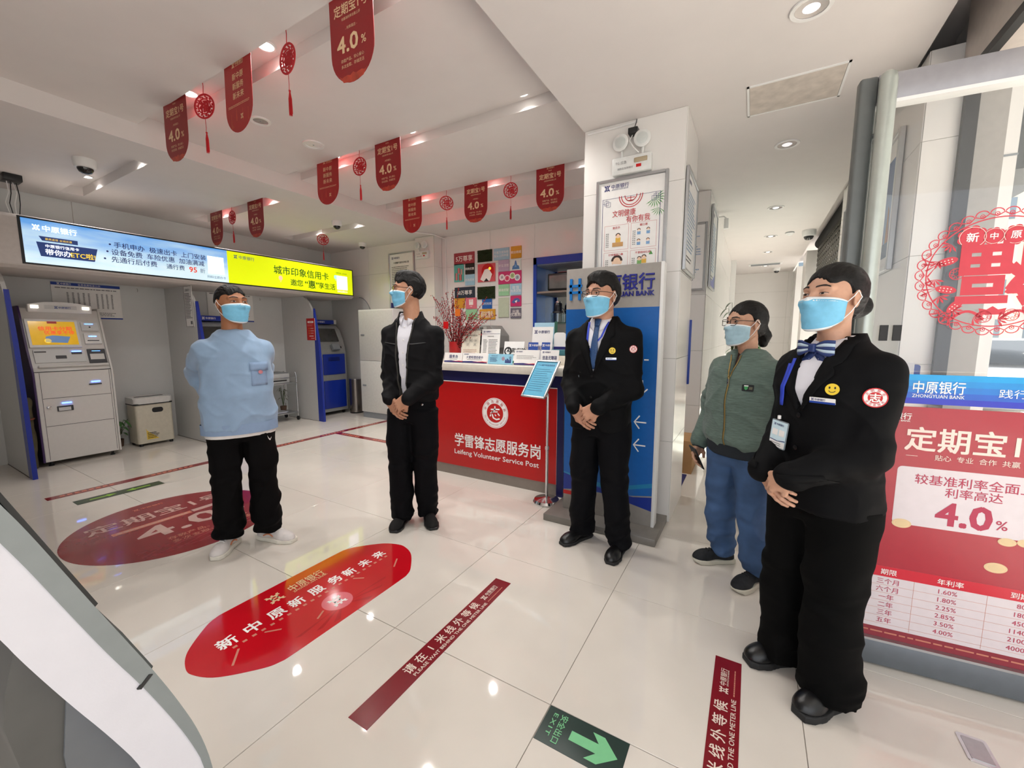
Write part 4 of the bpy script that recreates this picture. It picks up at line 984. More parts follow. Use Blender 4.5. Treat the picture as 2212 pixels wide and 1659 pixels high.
def cuffs(t, A, m, r, frac=.9, ln=.05, name='shirt_cuff'):
    for a in A:
        e, w = Vector(a[1]), Vector(a[2]); d = (w-e).normalized(); c0 = w-d*ln*.5; n = d.orthogonal().normalized(); b = d.cross(n)
        P = np.array([[tuple(c0+d*ln*u+(n*math.cos(x)+b*math.sin(x))*(r*(1-.03*u))) for x in np.linspace(0, 2*PI, 25)] for u in (0, .3, .7, 1)]); v, q = grid_mesh(P, .002); soft(name, v, q, m, t)
# ---------- man in the dark zipped jacket
f = figure('man in dark jacket over white shirt looking aside, hands clasped, beside red desk', (-.69, .07), -72, 1.79, -128, .03, (((848, 1152), (878, 1118)), ((936, 1150), (925, 1110))), k=1.015); t, s = f.t, f.s
sk = skin('fair', '#bd8a6d')
M_jack = mat('jacket_charcoal', '#08070a', .75, noise=.15, nscale=16, bump=.1, bscale=600, spec=.2)
A = arms_of(s, .156, 1.296, clasp(s, .885, .2, .075), poles=((.5, -1, -.1), (-.5, -1, -.1)))
lev = [(.865*s, 0, .005, .178, .122), (.885*s, 0, .008, .186, .132), (1.0*s, 0, .008, .182, .135), (1.15*s, 0, .006, .178, .133), (1.28*s, 0, .0, .176, .118), (1.33*s, 0, -.006, .158, .1), (1.365*s, 0, -.01, .135, .09), (1.395*s, 0, -.012, .1, .08), (1.42*s, 0, -.012, .082, .07)]
F = torso_field(lev, A, [.061, .057, .048]); vcut(F, .8, 1.42*s, .012, .055, .02, 0.); F.ell((0, -.008, 1.46*s), (.068, .064, .05), .006, 'sub')
V, Q = F.mesh(); V = folds_top(V, Q, A, 1.5, 8, 1.05); soft('jacket', V, Q, M_jack, t); bv = bvh_of(V, Q)
F = Field((-.2, -.16, .82), (.2, .16, 1.52), .006); F.loft([(.96, 0, .0, .16, .105), (1.0*s, 0, .003, .17, .122), (1.15*s, 0, .003, .172, .124), (1.28*s, 0, 0, .16, .11), (1.35*s, 0, -.006, .12, .09), (1.4*s, 0, -.01, .07, .068)], 0); v, q = F.mesh(); v = relax(v, q, 1); soft('shirt', v, q, M_shirt, t); bs = bvh_of(v, q)
sew_buttons(t, bs, [(0, z*s) for z in (1.34, 1.26, 1.18, 1.1, 1.02, .94)], .005, M_txt)
HM = f.headM(dy=.03); collar(t, 'shirt_collar', M_shirt, (0, -.0), .063, .079, 1.385*s, 1.432*s, 14, .036, .022)
coat_collar(t, M_jack, (0, -.008), .074, 1.395*s, 38, .05)
for sg in (1, -1): placket(t, bv, mat('zip_tape', '#2b2823', .6), [(sg*(.018+.045*u**1.0), .89+(1.40*s-.89)*u) for u in np.linspace(0, 1, 12)], .008, 'zip_edge', .003)
for sg in (1, -1):
    P = project(bv, strip([(sg*.055, 1.235*s), (sg*.15, 1.245*s)], [(sg*.055, 1.228*s), (sg*.15, 1.238*s)], 8, 2), .003); v, q = grid_mesh(P if sg < 0 else P[::-1], .001); soft('yoke_seam', v, q, M_black, t)
sew_buttons(t, bv, [(-.12, .895), (.12, .895)], .008, M_steel)
M_trd = mat('trousers_charcoal', '#06060a', .8, noise=.12, nscale=14, spec=.16)
trousers(t, M_trd, .086, [(x[3].x, x[3].y) for x in f.feet], (.16, .108), s, .95*s, .045, (.1, .085, .078), 1.3, seed=11)
M_suede = mat('black_suede', '#121010', .9, noise=.2, nscale=60)
for (l, yaw, L, a) in f.feet: shoe(t, l, yaw, L, .1, 'loafer', M_suede, M_black)
hv = head_parts(t, False, HM, sk, M_maskb, 'thick', True, .8)
hands = [hand_at(A[0][2], (-.62, .12, -.72), (.35, .9, .15), False, (.3, .4, .3), .04, .3), hand_at(A[1][2], (.78, .02, -.62), (.1, 1, .25), True, (.45, .6, .4), .05, .7)]
low_body({'arms': A, 'legs': [leg_path((sg*.085, 0, .87*s), (x[3].x, x[3].y, .1)) for sg, x in zip((1, -1), f.feet)]}, s, [hv]+hands, sk, t)
# ---------- suits
def suit(f, lev, A, vz, vw, fem, shirt_lev, hem_open=True, sl=(.064, .058, .047), seed=5):
    t, s = f.t, f.s; F = torso_field(lev, A, list(sl)); vcut(F, vz, 1.42*s, .0, vw, .02, 0., .85); F.ell((0, -.008, 1.47*s), (.066, .062, .055), .006, 'sub')
    if hem_open:
        z0 = lev[0][0]
        def fn(X, Y, Z): return np.maximum(np.abs(X)-.06*np.clip((z0+.11-Z)/.11, 0, 1)**1.5, .02-Y)
        F.put(fn, (-.1, .02, z0-.02), (.1, .2, z0+.11), .006, 'sub')
    V, Q = F.mesh(); V = folds_top(V, Q, A, 1.0, seed, 1.05*s); soft('suit_jacket', V, Q, M_suit, t); bv = bvh_of(V, Q)
    F = Field((-.2, -.16, vz-.1), (.2, .16, 1.5*s), .006); F.loft(shirt_lev, 0); v, q = F.mesh(); v = relax(v, q, 1); soft('shirt', v, q, M_shirt, t)
    return bv, bvh_of(v, q)
f = figure('man in black suit, blue tie and glasses, hands clasped, before blue and grey sign', (.57, .41), -94, 1.735, -110, .03, (((1212, 1178), (1275, 1155)), ((1315, 1220), (1345, 1178))), 1.1, 1.03); t, s = f.t, f.s
sk = skin('fair_b', '#c08d73')
A = arms_of(s, .17, 1.29, clasp(s, .9, .215, .082), poles=((.6, -.9, -.1), (-.6, -.9, -.1)))
lev = [(.755*s, 0, .005, .19, .13), (.85*s, 0, .006, .193, .136), (1.02*s, 0, .006, .188, .138), (1.15*s, 0, .004, .196, .135), (1.28*s, 0, 0, .2, .118), (1.33*s, 0, -.006, .182, .1), (1.36*s, 0, -.01, .145, .09), (1.39*s, 0, -.012, .105, .08), (1.415*s, 0, -.012, .084, .07)]
bv, bs = suit(f, lev, A, 1.1*s, .075, False, [(1.0, 0, .0, .165, .115), (1.15*s, 0, .002, .172, .124), (1.28*s, 0, 0, .16, .11), (1.345*s, 0, -.006, .12, .09), (1.4*s, 0, -.01, .07, .068)], seed=21)
lapels(t, bv, M_suit, [(.004, 1.1*s), (.035, 1.24*s), (.072, 1.4*s)], [(.01, 1.09*s), (.09, 1.24*s), (.105, 1.275*s), (.085, 1.29*s), (.115, 1.31*s), (.09, 1.4*s)]); coat_collar(t, M_suit, (0, -.01), .08, 1.375*s)
HM = f.headM(dy=.03); collar(t, 'shirt_collar', M_shirt, (0, .0), .062, .08, 1.37*s, 1.42*s, 12, .036, .022)
M_tie = mat('tie_blue', '#2a4a78', .5, noise=.3, nscale=160); P = project(bs, strip([(-.014, 1.385*s), (-.012, 1.365*s), (-.03, 1.12*s)], [(.014, 1.385*s), (.012, 1.365*s), (.03, 1.12*s)], 12, 4), .007); v, q = grid_mesh(P[:, ::-1], .003); soft('tie', v, q, M_tie, t)
P = project(bs, strip([(-.019, 1.395*s), (-.012, 1.358*s)], [(.019, 1.395*s), (.012, 1.358*s)], 5, 4), .013); v, q = grid_mesh(P[:, ::-1], .006); soft('tie_knot', v, q, M_tie, t)
M_lan = mat('lanyard_blue', '#2a43c2', .6); lanyard(t, bv if False else bs, [(.06, 1.385*s), (.05, 1.28*s), (.062, 1.2*s)], [(-.06, 1.385*s), (-.035, 1.3*s), (.058, 1.19*s)], (.066, 1.07*s), M_lan, rot=.12)
smiley(t, bv, -.108, 1.225*s, .019); Mx = badge_box(t, 'name_badge', bv, -.105, 1.18*s, .06, .015, .002, M_alu); D = Draw(Mx, t, .0004); D.bank(-.025, .002, .007, M_ink, latin=False); D.rect(-.03, -.0075, .03, -.004, M_blue); D.done('badge_print')
armband_emblem(t, bv, -.212, 1.235*s, .022)
sew_buttons(t, bv, [(.0, 1.08*s), (.003, .96*s)], .009, M_btn)
cuffs(t, A, M_shirt, .036, ln=.045)
M_trs = mat('suit_trousers', '#050509', .8, noise=.12, nscale=14, spec=.16)
trousers(t, M_trs, .088, [(x[3].x, x[3].y) for x in f.feet], (.168, .114), s, .93*s, .05, (.102, .084, .072), 1.0, seed=31)
M_leath = mat('black_leather', '#0e0e10', .32, noise=.1, nscale=50, bump=.08, bscale=200)
for (l, yaw, L, a) in f.feet: shoe(t, l, yaw, L, .1, 'loafer', M_leath, mat('rubber_black', '#1b1b1c', .7))
hv = head_parts(t, False, HM, sk, M_maskb, 'thick', True, .85)
hands = [hand_at(A[0][2], (-.7, .1, -.62), (.3, .9, .25), False, (.3, .4, .3), .04, .3), hand_at(A[1][2], (.82, .03, -.5), (.05, 1, .35), True, (.45, .6, .4), .05, .6)]
low_body({'arms': A, 'legs': [leg_path((sg*.085, 0, .87*s), (x[3].x, x[3].y, .1)) for sg, x in zip((1, -1), f.feet)]}, s, [hv]+hands, sk, t)
# ---------- woman in the black suit by the glass door
f = figure('woman in black trouser suit with striped bow tie, hands clasped, by the glass door', (1.622, -.205), -136, 1.617, -136, .05, (((1610, 1430), (1730, 1425)), ((1725, 1545), (1825, 1510))), k=1.02); t, s = f.t, f.s
sk = skin('fair_c', '#c99a80')
A = arms_of(s, .156, 1.294, clasp(s, .9, .205, .072), poles=((.5, -1, -.1), (-.5, -1, -.1)))
lev = [(.77*s, 0, -.002, .186, .138), (.86*s, 0, -.002, .182, .136), (1.0*s, 0, .0, .168, .126), (1.1*s, 0, .004, .17, .13), (1.22*s, 0, .008, .182, .136), (1.29*s, 0, 0, .182, .115), (1.335*s, 0, -.006, .165, .098), (1.365*s, 0, -.01, .13, .086), (1.395*s, 0, -.012, .097, .076), (1.415*s, 0, -.012, .08, .066)]
bv, bs = suit(f, lev, A, 1.15*s, .068, True, [(1.02, 0, .0, .15, .11), (1.12*s, 0, .002, .155, .116), (1.22*s, 0, .006, .162, .126), (1.3*s, 0, 0, .15, .105), (1.35*s, 0, -.006, .11, .085), (1.4*s, 0, -.01, .066, .062)], False, seed=41)
lapels(t, bv, M_suit, [(.004, 1.15*s), (.035, 1.27*s), (.066, 1.4*s)], [(.01, 1.14*s), (.08, 1.26*s), (.1, 1.29*s), (.08, 1.305*s), (.105, 1.325*s), (.088, 1.4*s)]); coat_collar(t, M_suit, (0, -.01), .076, 1.375*s)
HM = f.headM(dy=.03); collar(t, 'shirt_collar', M_shirt, (0, .0), .056, .074, 1.37*s, 1.415*s, 12, .034, .02)
# striped bow
M_bow = [mat('bow_navy', '#23376e', .5), mat('bow_pale', '#bccfdf', .5)]
bw = Vector(project(bs, np.array([[0, 1.362*s]]), .022)[0])
for sg in (1, -1):
    for k, (m0, z0, z1) in enumerate(((0, .03, .019), (1, .019, .008), (0, .008, -.004), (1, -.004, -.014), (0, -.014, -.026))):
        P = np.array([[(bw.x+sg*(.006+.062*u), bw.y+.012*math.sin(PI*u*.9)-.012*u, bw.z+(zz*(.35+.65*min(1, u*1.6)))-.004*u) for u in np.linspace(0, 1, 8)] for zz in (z0, z1)]); v, q = grid_mesh(P if sg < 0 else P[:, ::-1], .004); soft('bow_stripe', v, q, M_bow[m0], t)
    P = np.array([[(bw.x+sg*(.004+.045*u+w*.016), bw.y-.004+.004*u, bw.z-.015-.055*u+abs(w)*.004) for w in (-1, 0, 1)] for u in np.linspace(0, 1, 6)]); v, q = grid_mesh(P if sg > 0 else P[:, ::-1], .003); soft('bow_tail', v, q, M_bow[0], t)
F = Field(tuple(bw-Vector((.03, .03, .03))), tuple(bw+Vector((.03, .04, .03))), .003); F.rbox(tuple(bw+Vector((0, .006, 0))), (.012, .011, .015), .006, 0); v, q = F.mesh(); soft('bow_knot', v, q, M_bow[0], t)
lanyard(t, bv, [(.062, 1.33*s), (.066, 1.25*s), (.068, 1.155*s)], [(.075, 1.31*s), (.072, 1.2*s), (.07, 1.15*s)], (.068, 1.035*s), M_lan, .064, .098, rot=-.1, card_col='#8fb4d2')
smiley(t, bv, -.098, 1.232*s, .0195); Mx = badge_box(t, 'name_badge', bv, -.075, 1.19*s, .075, .02, .002, M_txt); D = Draw(Mx, t, .0004); D.bank(-.033, .003, .009, M_ink, latin=False); D.rect(-.0375, -.01, .0375, -.003, M_blue); D.done('badge_print')
armband_emblem(t, bv, -.188, 1.215*s, .031)
sew_buttons(t, bv, [(.0, 1.125*s), (.004, 1.0*s)], .009, M_btn)
for sg in (1, -1):
    P = project(bv, strip([(sg*.06, .93*s), (sg*.145, .945*s)], [(sg*.06, .905*s), (sg*.145, .918*s)], 8, 3), .004); v, q = grid_mesh(P if sg < 0 else P[::-1], .003); soft('pocket_flap', v, q, M_suit, t)
trousers(t, mat('suit_trousers_black', '#030303', .85, noise=.12, nscale=14, spec=.12), .082, [(x[3].x, x[3].y) for x in f.feet], (.166, .118), s, .92*s, .05, (.105, .088, .092), 1.0, seed=51)
for (l, yaw, L, a) in f.feet: shoe(t, l, yaw, L, .1, 'derby', M_leath, mat('rubber_black', '#1b1b1c', .7))
hv = head_parts(t, True, HM, sk, M_maskb, 'bun', False, .62, .003)
hands = [hand_at(A[0][2], (-.7, .08, -.6), (.3, .9, .25), False, (.3, .4, .3), .04, .3, .93), hand_at(A[1][2], (.82, .02, -.5), (.05, 1, .35), True, (.45, .6, .4), .05, .6, .93)]
low_body({'arms': A, 'legs': [leg_path((sg*.085, 0, .87*s), (x[3].x, x[3].y, .1)) for sg, x in zip((1, -1), f.feet)]}, s, [hv]+hands, sk, t)
# ---------- woman in the green jacket
f = figure('woman in green zipped jacket and blue jeans holding a phone beside the pillar', (1.345, .51), -125, 1.55, -140, .02, (((1500, 1212), (1583, 1213)), ((1585, 1280), (1650, 1252))), k=1.01); t, s = f.t, f.s
sk = skin('fair_d', '#c4957a')
M_grn = mat('green_slub_jersey', '#5d6f66', .85, noise=.22, nscale=30, stretch=(1, 1, 7), bump=.25, bscale=120, sheen=.15); M_rib = mat('dark_rib', '#1c2228', .9, noise=.1, bump=.4, bscale=300)
wr = [(.245, .03, .79*s), (-.235, .02, .79*s)]
A = arms_of(s, .164, 1.285, wr, l1=.285, l2=.26, poles=((.6, -1, 0), (-.6, -1, 0)))
lev = [(.83*s, 0, .0, .178, .13), (.88*s, 0, .005, .2, .148), (.98*s, 0, .005, .198, .145), (1.15*s, 0, .005, .19, .14), (1.28*s, 0, 0, .186, .118), (1.325*s, 0, -.006, .166, .1), (1.355*s, 0, -.01, .13, .09), (1.385*s, 0, -.012, .1, .08), (1.41*s, 0, -.012, .08, .068)]
F = torso_field(lev, [[a[0], a[1], tuple(Vector(a[1]).lerp(Vector(a[2]), .93))] for a in A], [.068, .066, .054]); vcut(F, 1.24*s, 1.42*s, 0, .028, .02); F.ell((0, -.006, 1.46*s), (.062, .058, .05), .006, 'sub')
V, Q = F.mesh(); V = folds_top(V, Q, A, 1.5, 61, 1.0); soft('zip_jacket', V, Q, M_grn, t); bv = bvh_of(V, Q)
F = Field((-.25, -.2, .7), (.25, .2, .9), .006); F.loft([(.765*s, 0, 0, .172, .124), (.79*s, 0, 0, .178, .13), (.85*s, 0, .002, .184, .135)], 0); v, q = F.mesh(); soft('hem_rib', v, q, M_rib, t)
cuffs(t, A, M_rib, .037, ln=.07, name='cuff_rib')
collar(t, 'collar_rib', M_rib, (0, -.008), .062, .075, 1.365*s, 1.405*s, 20, .03, .006)
F = Field((-.12, -.1, 1.2*s), (.12, .13, 1.45*s), .006); F.loft([(1.22*s, 0, .0, .09, .1), (1.32*s, 0, -.004, .09, .085), (1.4*s, 0, -.01, .058, .058)], 0); v, q = F.mesh(); soft('inner_top', v, q, mat('inner_knit', '#4a2c24', .8), t)
placket(t, bv, mat('brass_zip', '#8f7a4a', .4, .7), [(.0, .775*s+.03), (.0, 1.25*s)], .009, 'zip', .004)
for sg in (1, -1): placket(t, bv, mat('brass_zip', '#8f7a4a', .4, .7), [(sg*.003, 1.25*s), (sg*.03, 1.38*s)], .006, 'zip', .004)
P = Vector(project(bv, np.array([[0, 1.245*s]]), .006)[0]); box('zip_pull', P.x-.004, P.x+.004, P.y, P.y+.004, P.z-.03, P.z, M_steel, t, .001)
Mx = badge_box(t, 'chest_patch', bv, -.1, 1.2*s, .055, .034, .002, mat('patch_black', '#15171a', .7)); D = Draw(Mx, t, .0004); D.poly([(-.018, .008), (.002, .008), (-.001, -.006), (-.008, -.012), (-.015, -.006)], mat('patch_green', '#3f9a58', .6)); D.rect(-.018, .008, .002, .013, M_txt); D.rect(.006, -.008, .022, .006, mat('patch_olive', '#5c5a48', .6)); D.done('patch_print')
M_jean = mat('blue_denim', '#3c5880', .85, noise=.22, nscale=9, bump=.15, bscale=500)
trousers(t, M_jean, .08, [(x[3].x, x[3].y) for x in f.feet], (.16, .11), s, .9*s, .075, (.102, .078, .066), 1.6, seed=71, name='jeans')
M_camo = mat('dark_pattern_knit', '#16181c', .8, noise=.55, nscale=45)
for (l, yaw, L, a) in f.feet: shoe(t, l, yaw, L, .098, 'sneaker', M_camo, mat('sole_cream', '#c9c4b4', .7))
HM = f.headM(dy=.03); hv = head_parts(t, True, HM, sk, M_maskp, 'tail', True, .9)
hands = [hand_at(A[0][2], (.05, .35, -.93), (1, .2, .1), False, (.35, .5, .4), .03, .8, .92), hand_at(A[1][2], (-.05, .2, -.95), (-1, .2, .1), True, (.3, .4, .3), .03, .3, .92)]
low_body({'arms': A, 'legs': [leg_path((sg*.08, 0, .86*s), (x[3].x, x[3].y, .1)) for sg, x in zip((1, -1), f.feet)]}, s, [hv]+hands, sk, t)
ph = thing('mobile_phone', 'dark mobile phone held in the hand of the woman in green', 'phone')
w = t.matrix_basis @ (Vector(A[0][2])+Vector((-.02, .045, -.085))); ph.location = w; ph.rotation_euler = (math.radians(118), math.radians(6), math.radians(-125+70))
box('phone_body', -.036, .036, -.075, .075, -.004, .004, M_black, ph, .003); box('screen', -.033, .033, -.07, .07, .004, .0048, mat('phone_glass', '#0a0b0e', .05), ph)
# ================= printed stickers on the floor =================
M_stk = mat('sticker_dark_red', '#8a2026', .14, noise=.06, nscale=5, coat=.3); M_stk2 = mat('sticker_bright_red', '#c21220', .1, noise=.05, nscale=5, coat=.4); M_stk3 = mat('sticker_maroon', '#7d1822', .2, noise=.08, nscale=9)
M_cream = mat('cream_print', '#ecd9cd', .4, noise=.02); M_copper = mat('copper_print', '#c9806a', .4); M_swirl = mat('swirl_print', '#a63a40', .3)
FY = Matrix(((0, -1, 0, 0), (1, 0, 0, 0), (0, 0, 1, 0), (0, 0, 0, 1)))       # text runs along +y, its top towards -x
t = thing('floor_sticker', 'large round dark red floor sticker reading 4.0 by the man in blue', 'sticker', (-2.225, -.797, 0))
poly('vinyl_disc', ellipse(.604, .604, 96), .0012, M_stk, t)
D = Draw(FY, t, .0016)
M_dull = mat('dull_rose_print', '#c7a59c', .35, noise=.06, nscale=20); D.bank(-.11, .49, .04, M_copper, latin=False)
D.text('定期宝1号', 0, .285, .17, M_dull, .016, w=.86); D.rect(-.34, .075, .12, .125, M_copper); D.lines(-.32, .1, .085, .115, 1, M_dull, .5, 0); D.rect(.13, .08, .36, .135, M_dull)
D.text('4.0', -.02, -.08, .31, M_dull, .02, w=.5); D.text('%', .33, -.12, .15, M_dull, .01)
D.text('存款产品、安心省心', .08, -.285, .055, M_copper, .006); D.text('多次支取、存储灵活', .08, -.355, .055, M_copper, .006)
for k in range(7): D.line([(-.4+.8*u, -.47+.035*math.sin(u*9+k*1.3)+.018*k-.04*abs(u-.5)) for u in np.linspace(0.06, .94, 26)], .005, M_swirl)
D.done('sticker_print')
t = thing('floor_sticker', 'glossy bright red lobed floor sticker with white slogan on the cream tiles', 'sticker', (-.531, -.82, 0))
def smooth_loop(pts, n=6):
    out = []; k = len(pts)
    for i in range(k):
        p0, p1, p2, p3 = [np.array(pts[(i+j-1) % k], float) for j in range(4)]
        for u in np.arange(n)/n: out.append(tuple(.5*((2*p1)+(-p0+p2)*u+(2*p0-5*p1+4*p2-p3)*u*u+(-p0+3*p1-3*p2+p3)*u**3)))
    return out
half = [(-.085, -.586), (.035, -.585), (.13, -.54), (.235, -.43), (.268, -.37), (.275, -.3), (.276, 0), (.275, .3), (.268, .37), (.235, .43), (.13, .54), (.035, .585)]
pts = smooth_loop([(-x, y) for x, y in [(-.035, -.585), (-.13, -.54), (-.235, -.43), (-.268, -.37), (-.275, -.3), (-.276, 0), (-.275, .3), (-.268, .37), (-.235, .43), (-.13, .54), (-.035, .585), (.035, .585), (.13, .54), (.235, .43), (.268, .37), (.275, .3), (.276, 0), (.275, -.3), (.268, -.37), (.235, -.43), (.13, -.54), (.035, -.585)]])
poly('vinyl_sheet', pts, .0012, M_stk2, t)
D = Draw(FY, t, .0016); D.logo(-.14, .168, .075, M_gold); D.text('中原银行', .04, .175, .068, M_gold, .012, w=.2); D.text('ZHONGYUAN BANK', .04, .135, .022, M_gold, .008, w=.2)
for k, c in enumerate('新中原'): D.text(c, -.426+.112*k, .045, .082, M_txt, .022)
for k, c in enumerate('新服务'): D.text(c, -.1+.112*k, .045, .078, M_txt, .022)
for k, c in enumerate('新未来'): D.text(c, .215+.108*k, .04, .075, M_txt, .022)
for k in range(22): D.rect(-.43+.041*k, -.022, -.412+.041*k, -.008, M_copper)
D.logo(.01, -.13, .075, M_txt); D.disc(.01, -.13, .075, mat('sticker_glow', '#d8707a', .1), dz=-.0002)  # pale disc paints a ceiling lamp's glare around the logo
M_ray = mat('sticker_ray', '#ad0f1c', .1)
for a in (-2.6, -2.2, -1.9, -1.2, -.8, -.4): D.poly([(.01, -.17), (.01+.3*math.cos(a-.06), -.13+.3*math.sin(a-.06)*.45), (.01+.3*math.cos(a+.06), -.13+.3*math.sin(a+.06)*.45)], M_ray, dz=-.0003)
for (x, y, a, l) in ((-.45, -.08, .9, .1), (-.28, -.06, 2.4, .07), (-.1, -.15, .5, .06), (.2, -.06, 2.2, .06), (.42, -.12, .6, .09)): D.line([(x-l/2*math.cos(a), y-l/2*math.sin(a)), (x+l/2*math.cos(a), y+l/2*math.sin(a))], .009, M_copper)
D.done('sticker_print')
def wait_line(x, y0, label):
    t = thing('floor_line_sticker', label, 'sticker', (x, y0, 0), group='one metre waiting lines'); box('vinyl_strip', -.0485, .0485, 0, .985, 0, .0012, M_stk3, t)
    D = Draw(FY, t, .0016)
    for k, c in enumerate('请在1米线外等候'): D.text(c, .27+.065*k, .014, .05, M_cream, .012)
    D.text('PLEASE WAIT BEHIND THE ONE METER LINE', .515, -.027, .023, M_cream, .006, w=.52); D.bank(.79, .008, .031, M_cream); D.lines(.79, .93, -.03, -.024, 1, M_copper, .7, 0); D.done('sticker_print')
wait_line(.245, -1.213, 'maroon one metre waiting line sticker between the lobed sticker and the exit floor sign')
wait_line(1.359, -1.213, 'maroon one metre waiting line sticker ending at the shoes of the suited woman')
# far lines in front of the cash machines
def far_line(x, y, along, n, label):
    t = thing('floor_line_sticker', label, 'sticker', (x, y, 0), 0 if along == 'y' else -PI/2); box('vinyl_strip', -.048, .048, 0, n, 0, .0012, M_stk, t)
    D = Draw(FY, t, .0016)
    for q in range(int(n/.62)):
        for k in range(8): D.rect(.08+q*.62+k*.045, -.012, .11+q*.62+k*.045, .02, M_copper)
        D.lines(.08+q*.62, .44+q*.62, -.03, -.02, 1, M_copper, .6, 0)
    D.done('sticker_print')
far_line(-3.636, -1.18, 'y', 3.95, 'long dark red line sticker running along the row of cash machines')
far_line(-3.585, 1.592, 'x', 1.95, 'dark red line sticker leading off the long line towards the desk')
t = thing('floor_sticker', 'narrow green floor strip with two luminous arrows next to the dark red line', 'sticker', (-3.318, -.797, 0)); M_gs = mat('strip_green', '#3d4a33', .35); M_lum = mat('arrow_lime', '#8cbf3a', .4)
box('vinyl_strip', -.065, .065, -.286, .286, 0, .0012, M_gs, t); D = Draw(FY, t, .0016)
for sg in (-1, 1): D.poly([(sg*.2, .012), (sg*.09, .012), (sg*.09, .035), (sg*.03, 0), (sg*.09, -.035), (sg*.09, -.012), (sg*.2, -.012)][::sg], M_lum)
for sg in (-1, 1): D.text('出口', sg*.245, 0, .035, mat('strip_text', '#66794f', .4), .01)
D.done('sticker_print')
t = thing('exit_floor_sign', 'dark green exit floor sign with pale green arrow laid along a tile joint', 'sign', (.803, -.802, 0)); M_ex = mat('exit_green', '#1d332d', .3); M_exl = mat('exit_luminous', '#79c58e', .45)
box('vinyl_plate', 0, .29, -.143, 0, 0, .0012, M_ex, t)
D = Draw(Matrix(((0, 1, 0, 0), (-1, 0, 0, 0), (0, 0, 1, 0), (0, 0, 0, 1))), t, .0016)
D.text('安全出口', .071, .066, .028, M_exl, .012, w=.112); D.text('EXIT', .067, .034, .022, M_exl, .008, w=.09, sp=1.3)
D.poly([(.054, .105), (.09, .105), (.09, .2), (.122, .2-.03), (.122, .212), (.072, .268), (.022, .212), (.022, .17), (.054, .2)][::-1], M_exl); D.done('sticker_print')
t = thing('floor_spring_plate', 'small brushed steel door spring plate set into the floor by the glass door', 'plate', (2.087, -.247, 0))
poly('rim', rrect(.075, .115, .008), .003, M_steel, t, bev=.001); poly('cover', rrect(.055, .09, .004), .0045, M_alu, t)
# ================= cash machine bays =================
M_lam = mat('bay_laminate', '#c9c9c7', .4, noise=.015); M_bayblue = mat('bay_edge_blue', '#17309a', .3)
M_led = bpy.data.materials.new('x')
def led_material():
    m = bpy.data.materials.new('led_picture'); m.use_nodes = True; nt = m.node_tree; N, L = nt.nodes, nt.links; b = N['Principled BSDF']
    tc = N.new('ShaderNodeTexCoord'); sp = N.new('ShaderNodeSeparateXYZ'); L.new(tc.outputs['Object'], sp.inputs[0])
    nz = N.new('ShaderNodeTexNoise'); nz.inputs['Scale'].default_value = 2.2; nz.inputs['Detail'].default_value = 5
    mp = N.new('ShaderNodeMapping'); mp.inputs['Scale'].default_value = (1, .8, 4); L.new(tc.outputs['Object'], mp.inputs[0]); L.new(mp.outputs[0], nz.inputs['Vector'])
    add = N.new('ShaderNodeMath'); add.operation = 'MULTIPLY_ADD'; add.inputs[1].default_value = -1.7; add.inputs[2].default_value = .62; L.new(sp.outputs['Z'], add.inputs[0])
    a2 = N.new('ShaderNodeMath'); a2.operation = 'ADD'; L.new(add.outputs[0], a2.inputs[0])
    sc = N.new('ShaderNodeMath'); sc.operation = 'MULTIPLY_ADD'; sc.inputs[1].default_value = .9; sc.inputs[2].default_value = -.5; L.new(nz.outputs['Fac'], sc.inputs[0]); L.new(sc.outputs[0], a2.inputs[1])
    r = N.new('ShaderNodeValToRGB'); r.color_ramp.elements[0].color = lin('#3f8fdc'); r.color_ramp.elements[1].color = lin('#cfe8f2'); r.color_ramp.elements[0].position = .15; r.color_ramp.elements[1].position = .8
    L.new(a2.outputs[0], r.inputs[0]); L.new(r.outputs[0], b.inputs['Emission Color']); L.new(r.outputs[0], b.inputs['Base Color']); b.inputs['Emission Strength'].default_value = .42; b.inputs['Roughness'].default_value = .4
    MATS['led_picture'] = m; return m
def partition(y, label, front=-4.56, blue=True):
    t = thing('bay_partition', label, 'partition', (-5.39, y, 0), group='bay partitions'); d = front+5.39
    pts = [(0, 0), (d, 0), (d, 1.58)]+[(d-.5+.5*math.cos(a), 1.58+.46*math.sin(a)) for a in np.linspace(.1, PI/2, 12)]+[(0, 2.04)]
    Mx = Matrix(((1, 0, 0, 0), (0, 0, 1, -.015), (0, 1, 0, 0), (0, 0, 0, 1))); poly('panel', pts, .03, M_lam, t, Mx)
    if blue:
        poly('edge_fin', [(d, 0), (d+.125, 0), (d+.115, .9), (d+.085, 1.3), (d+.0, 1.78)], .034, M_bayblue, t, Matrix(((1, 0, 0, 0), (0, 0, 1, -.017), (0, 1, 0, 0), (0, 0, 0, 1))))
    box('foot_joint', 0, d, -.018, .018, 0, .006, mat('foot_joint', '#6b645e', .8), t); return t
partition(-1.085, 'bay partition panel with blue fin left of the white cash machine')
partition(.415, 'bay partition panel carrying a narrow black-framed notice'); partition(1.985, 'bay partition panel carrying a red notice beside the blue cash machine')
t = thing('side_panel', 'plain rounded side panel against the tiled wall behind the steel bin', 'partition', (-5.39, 2.93, 0)); pts = [(0, 0), (1.05, 0), (1.05, 1.5)]+[(.75+.3*math.cos(a), 1.6+.42*math.sin(a)) for a in np.linspace(0, PI/2, 10)]+[(0, 2.02)]
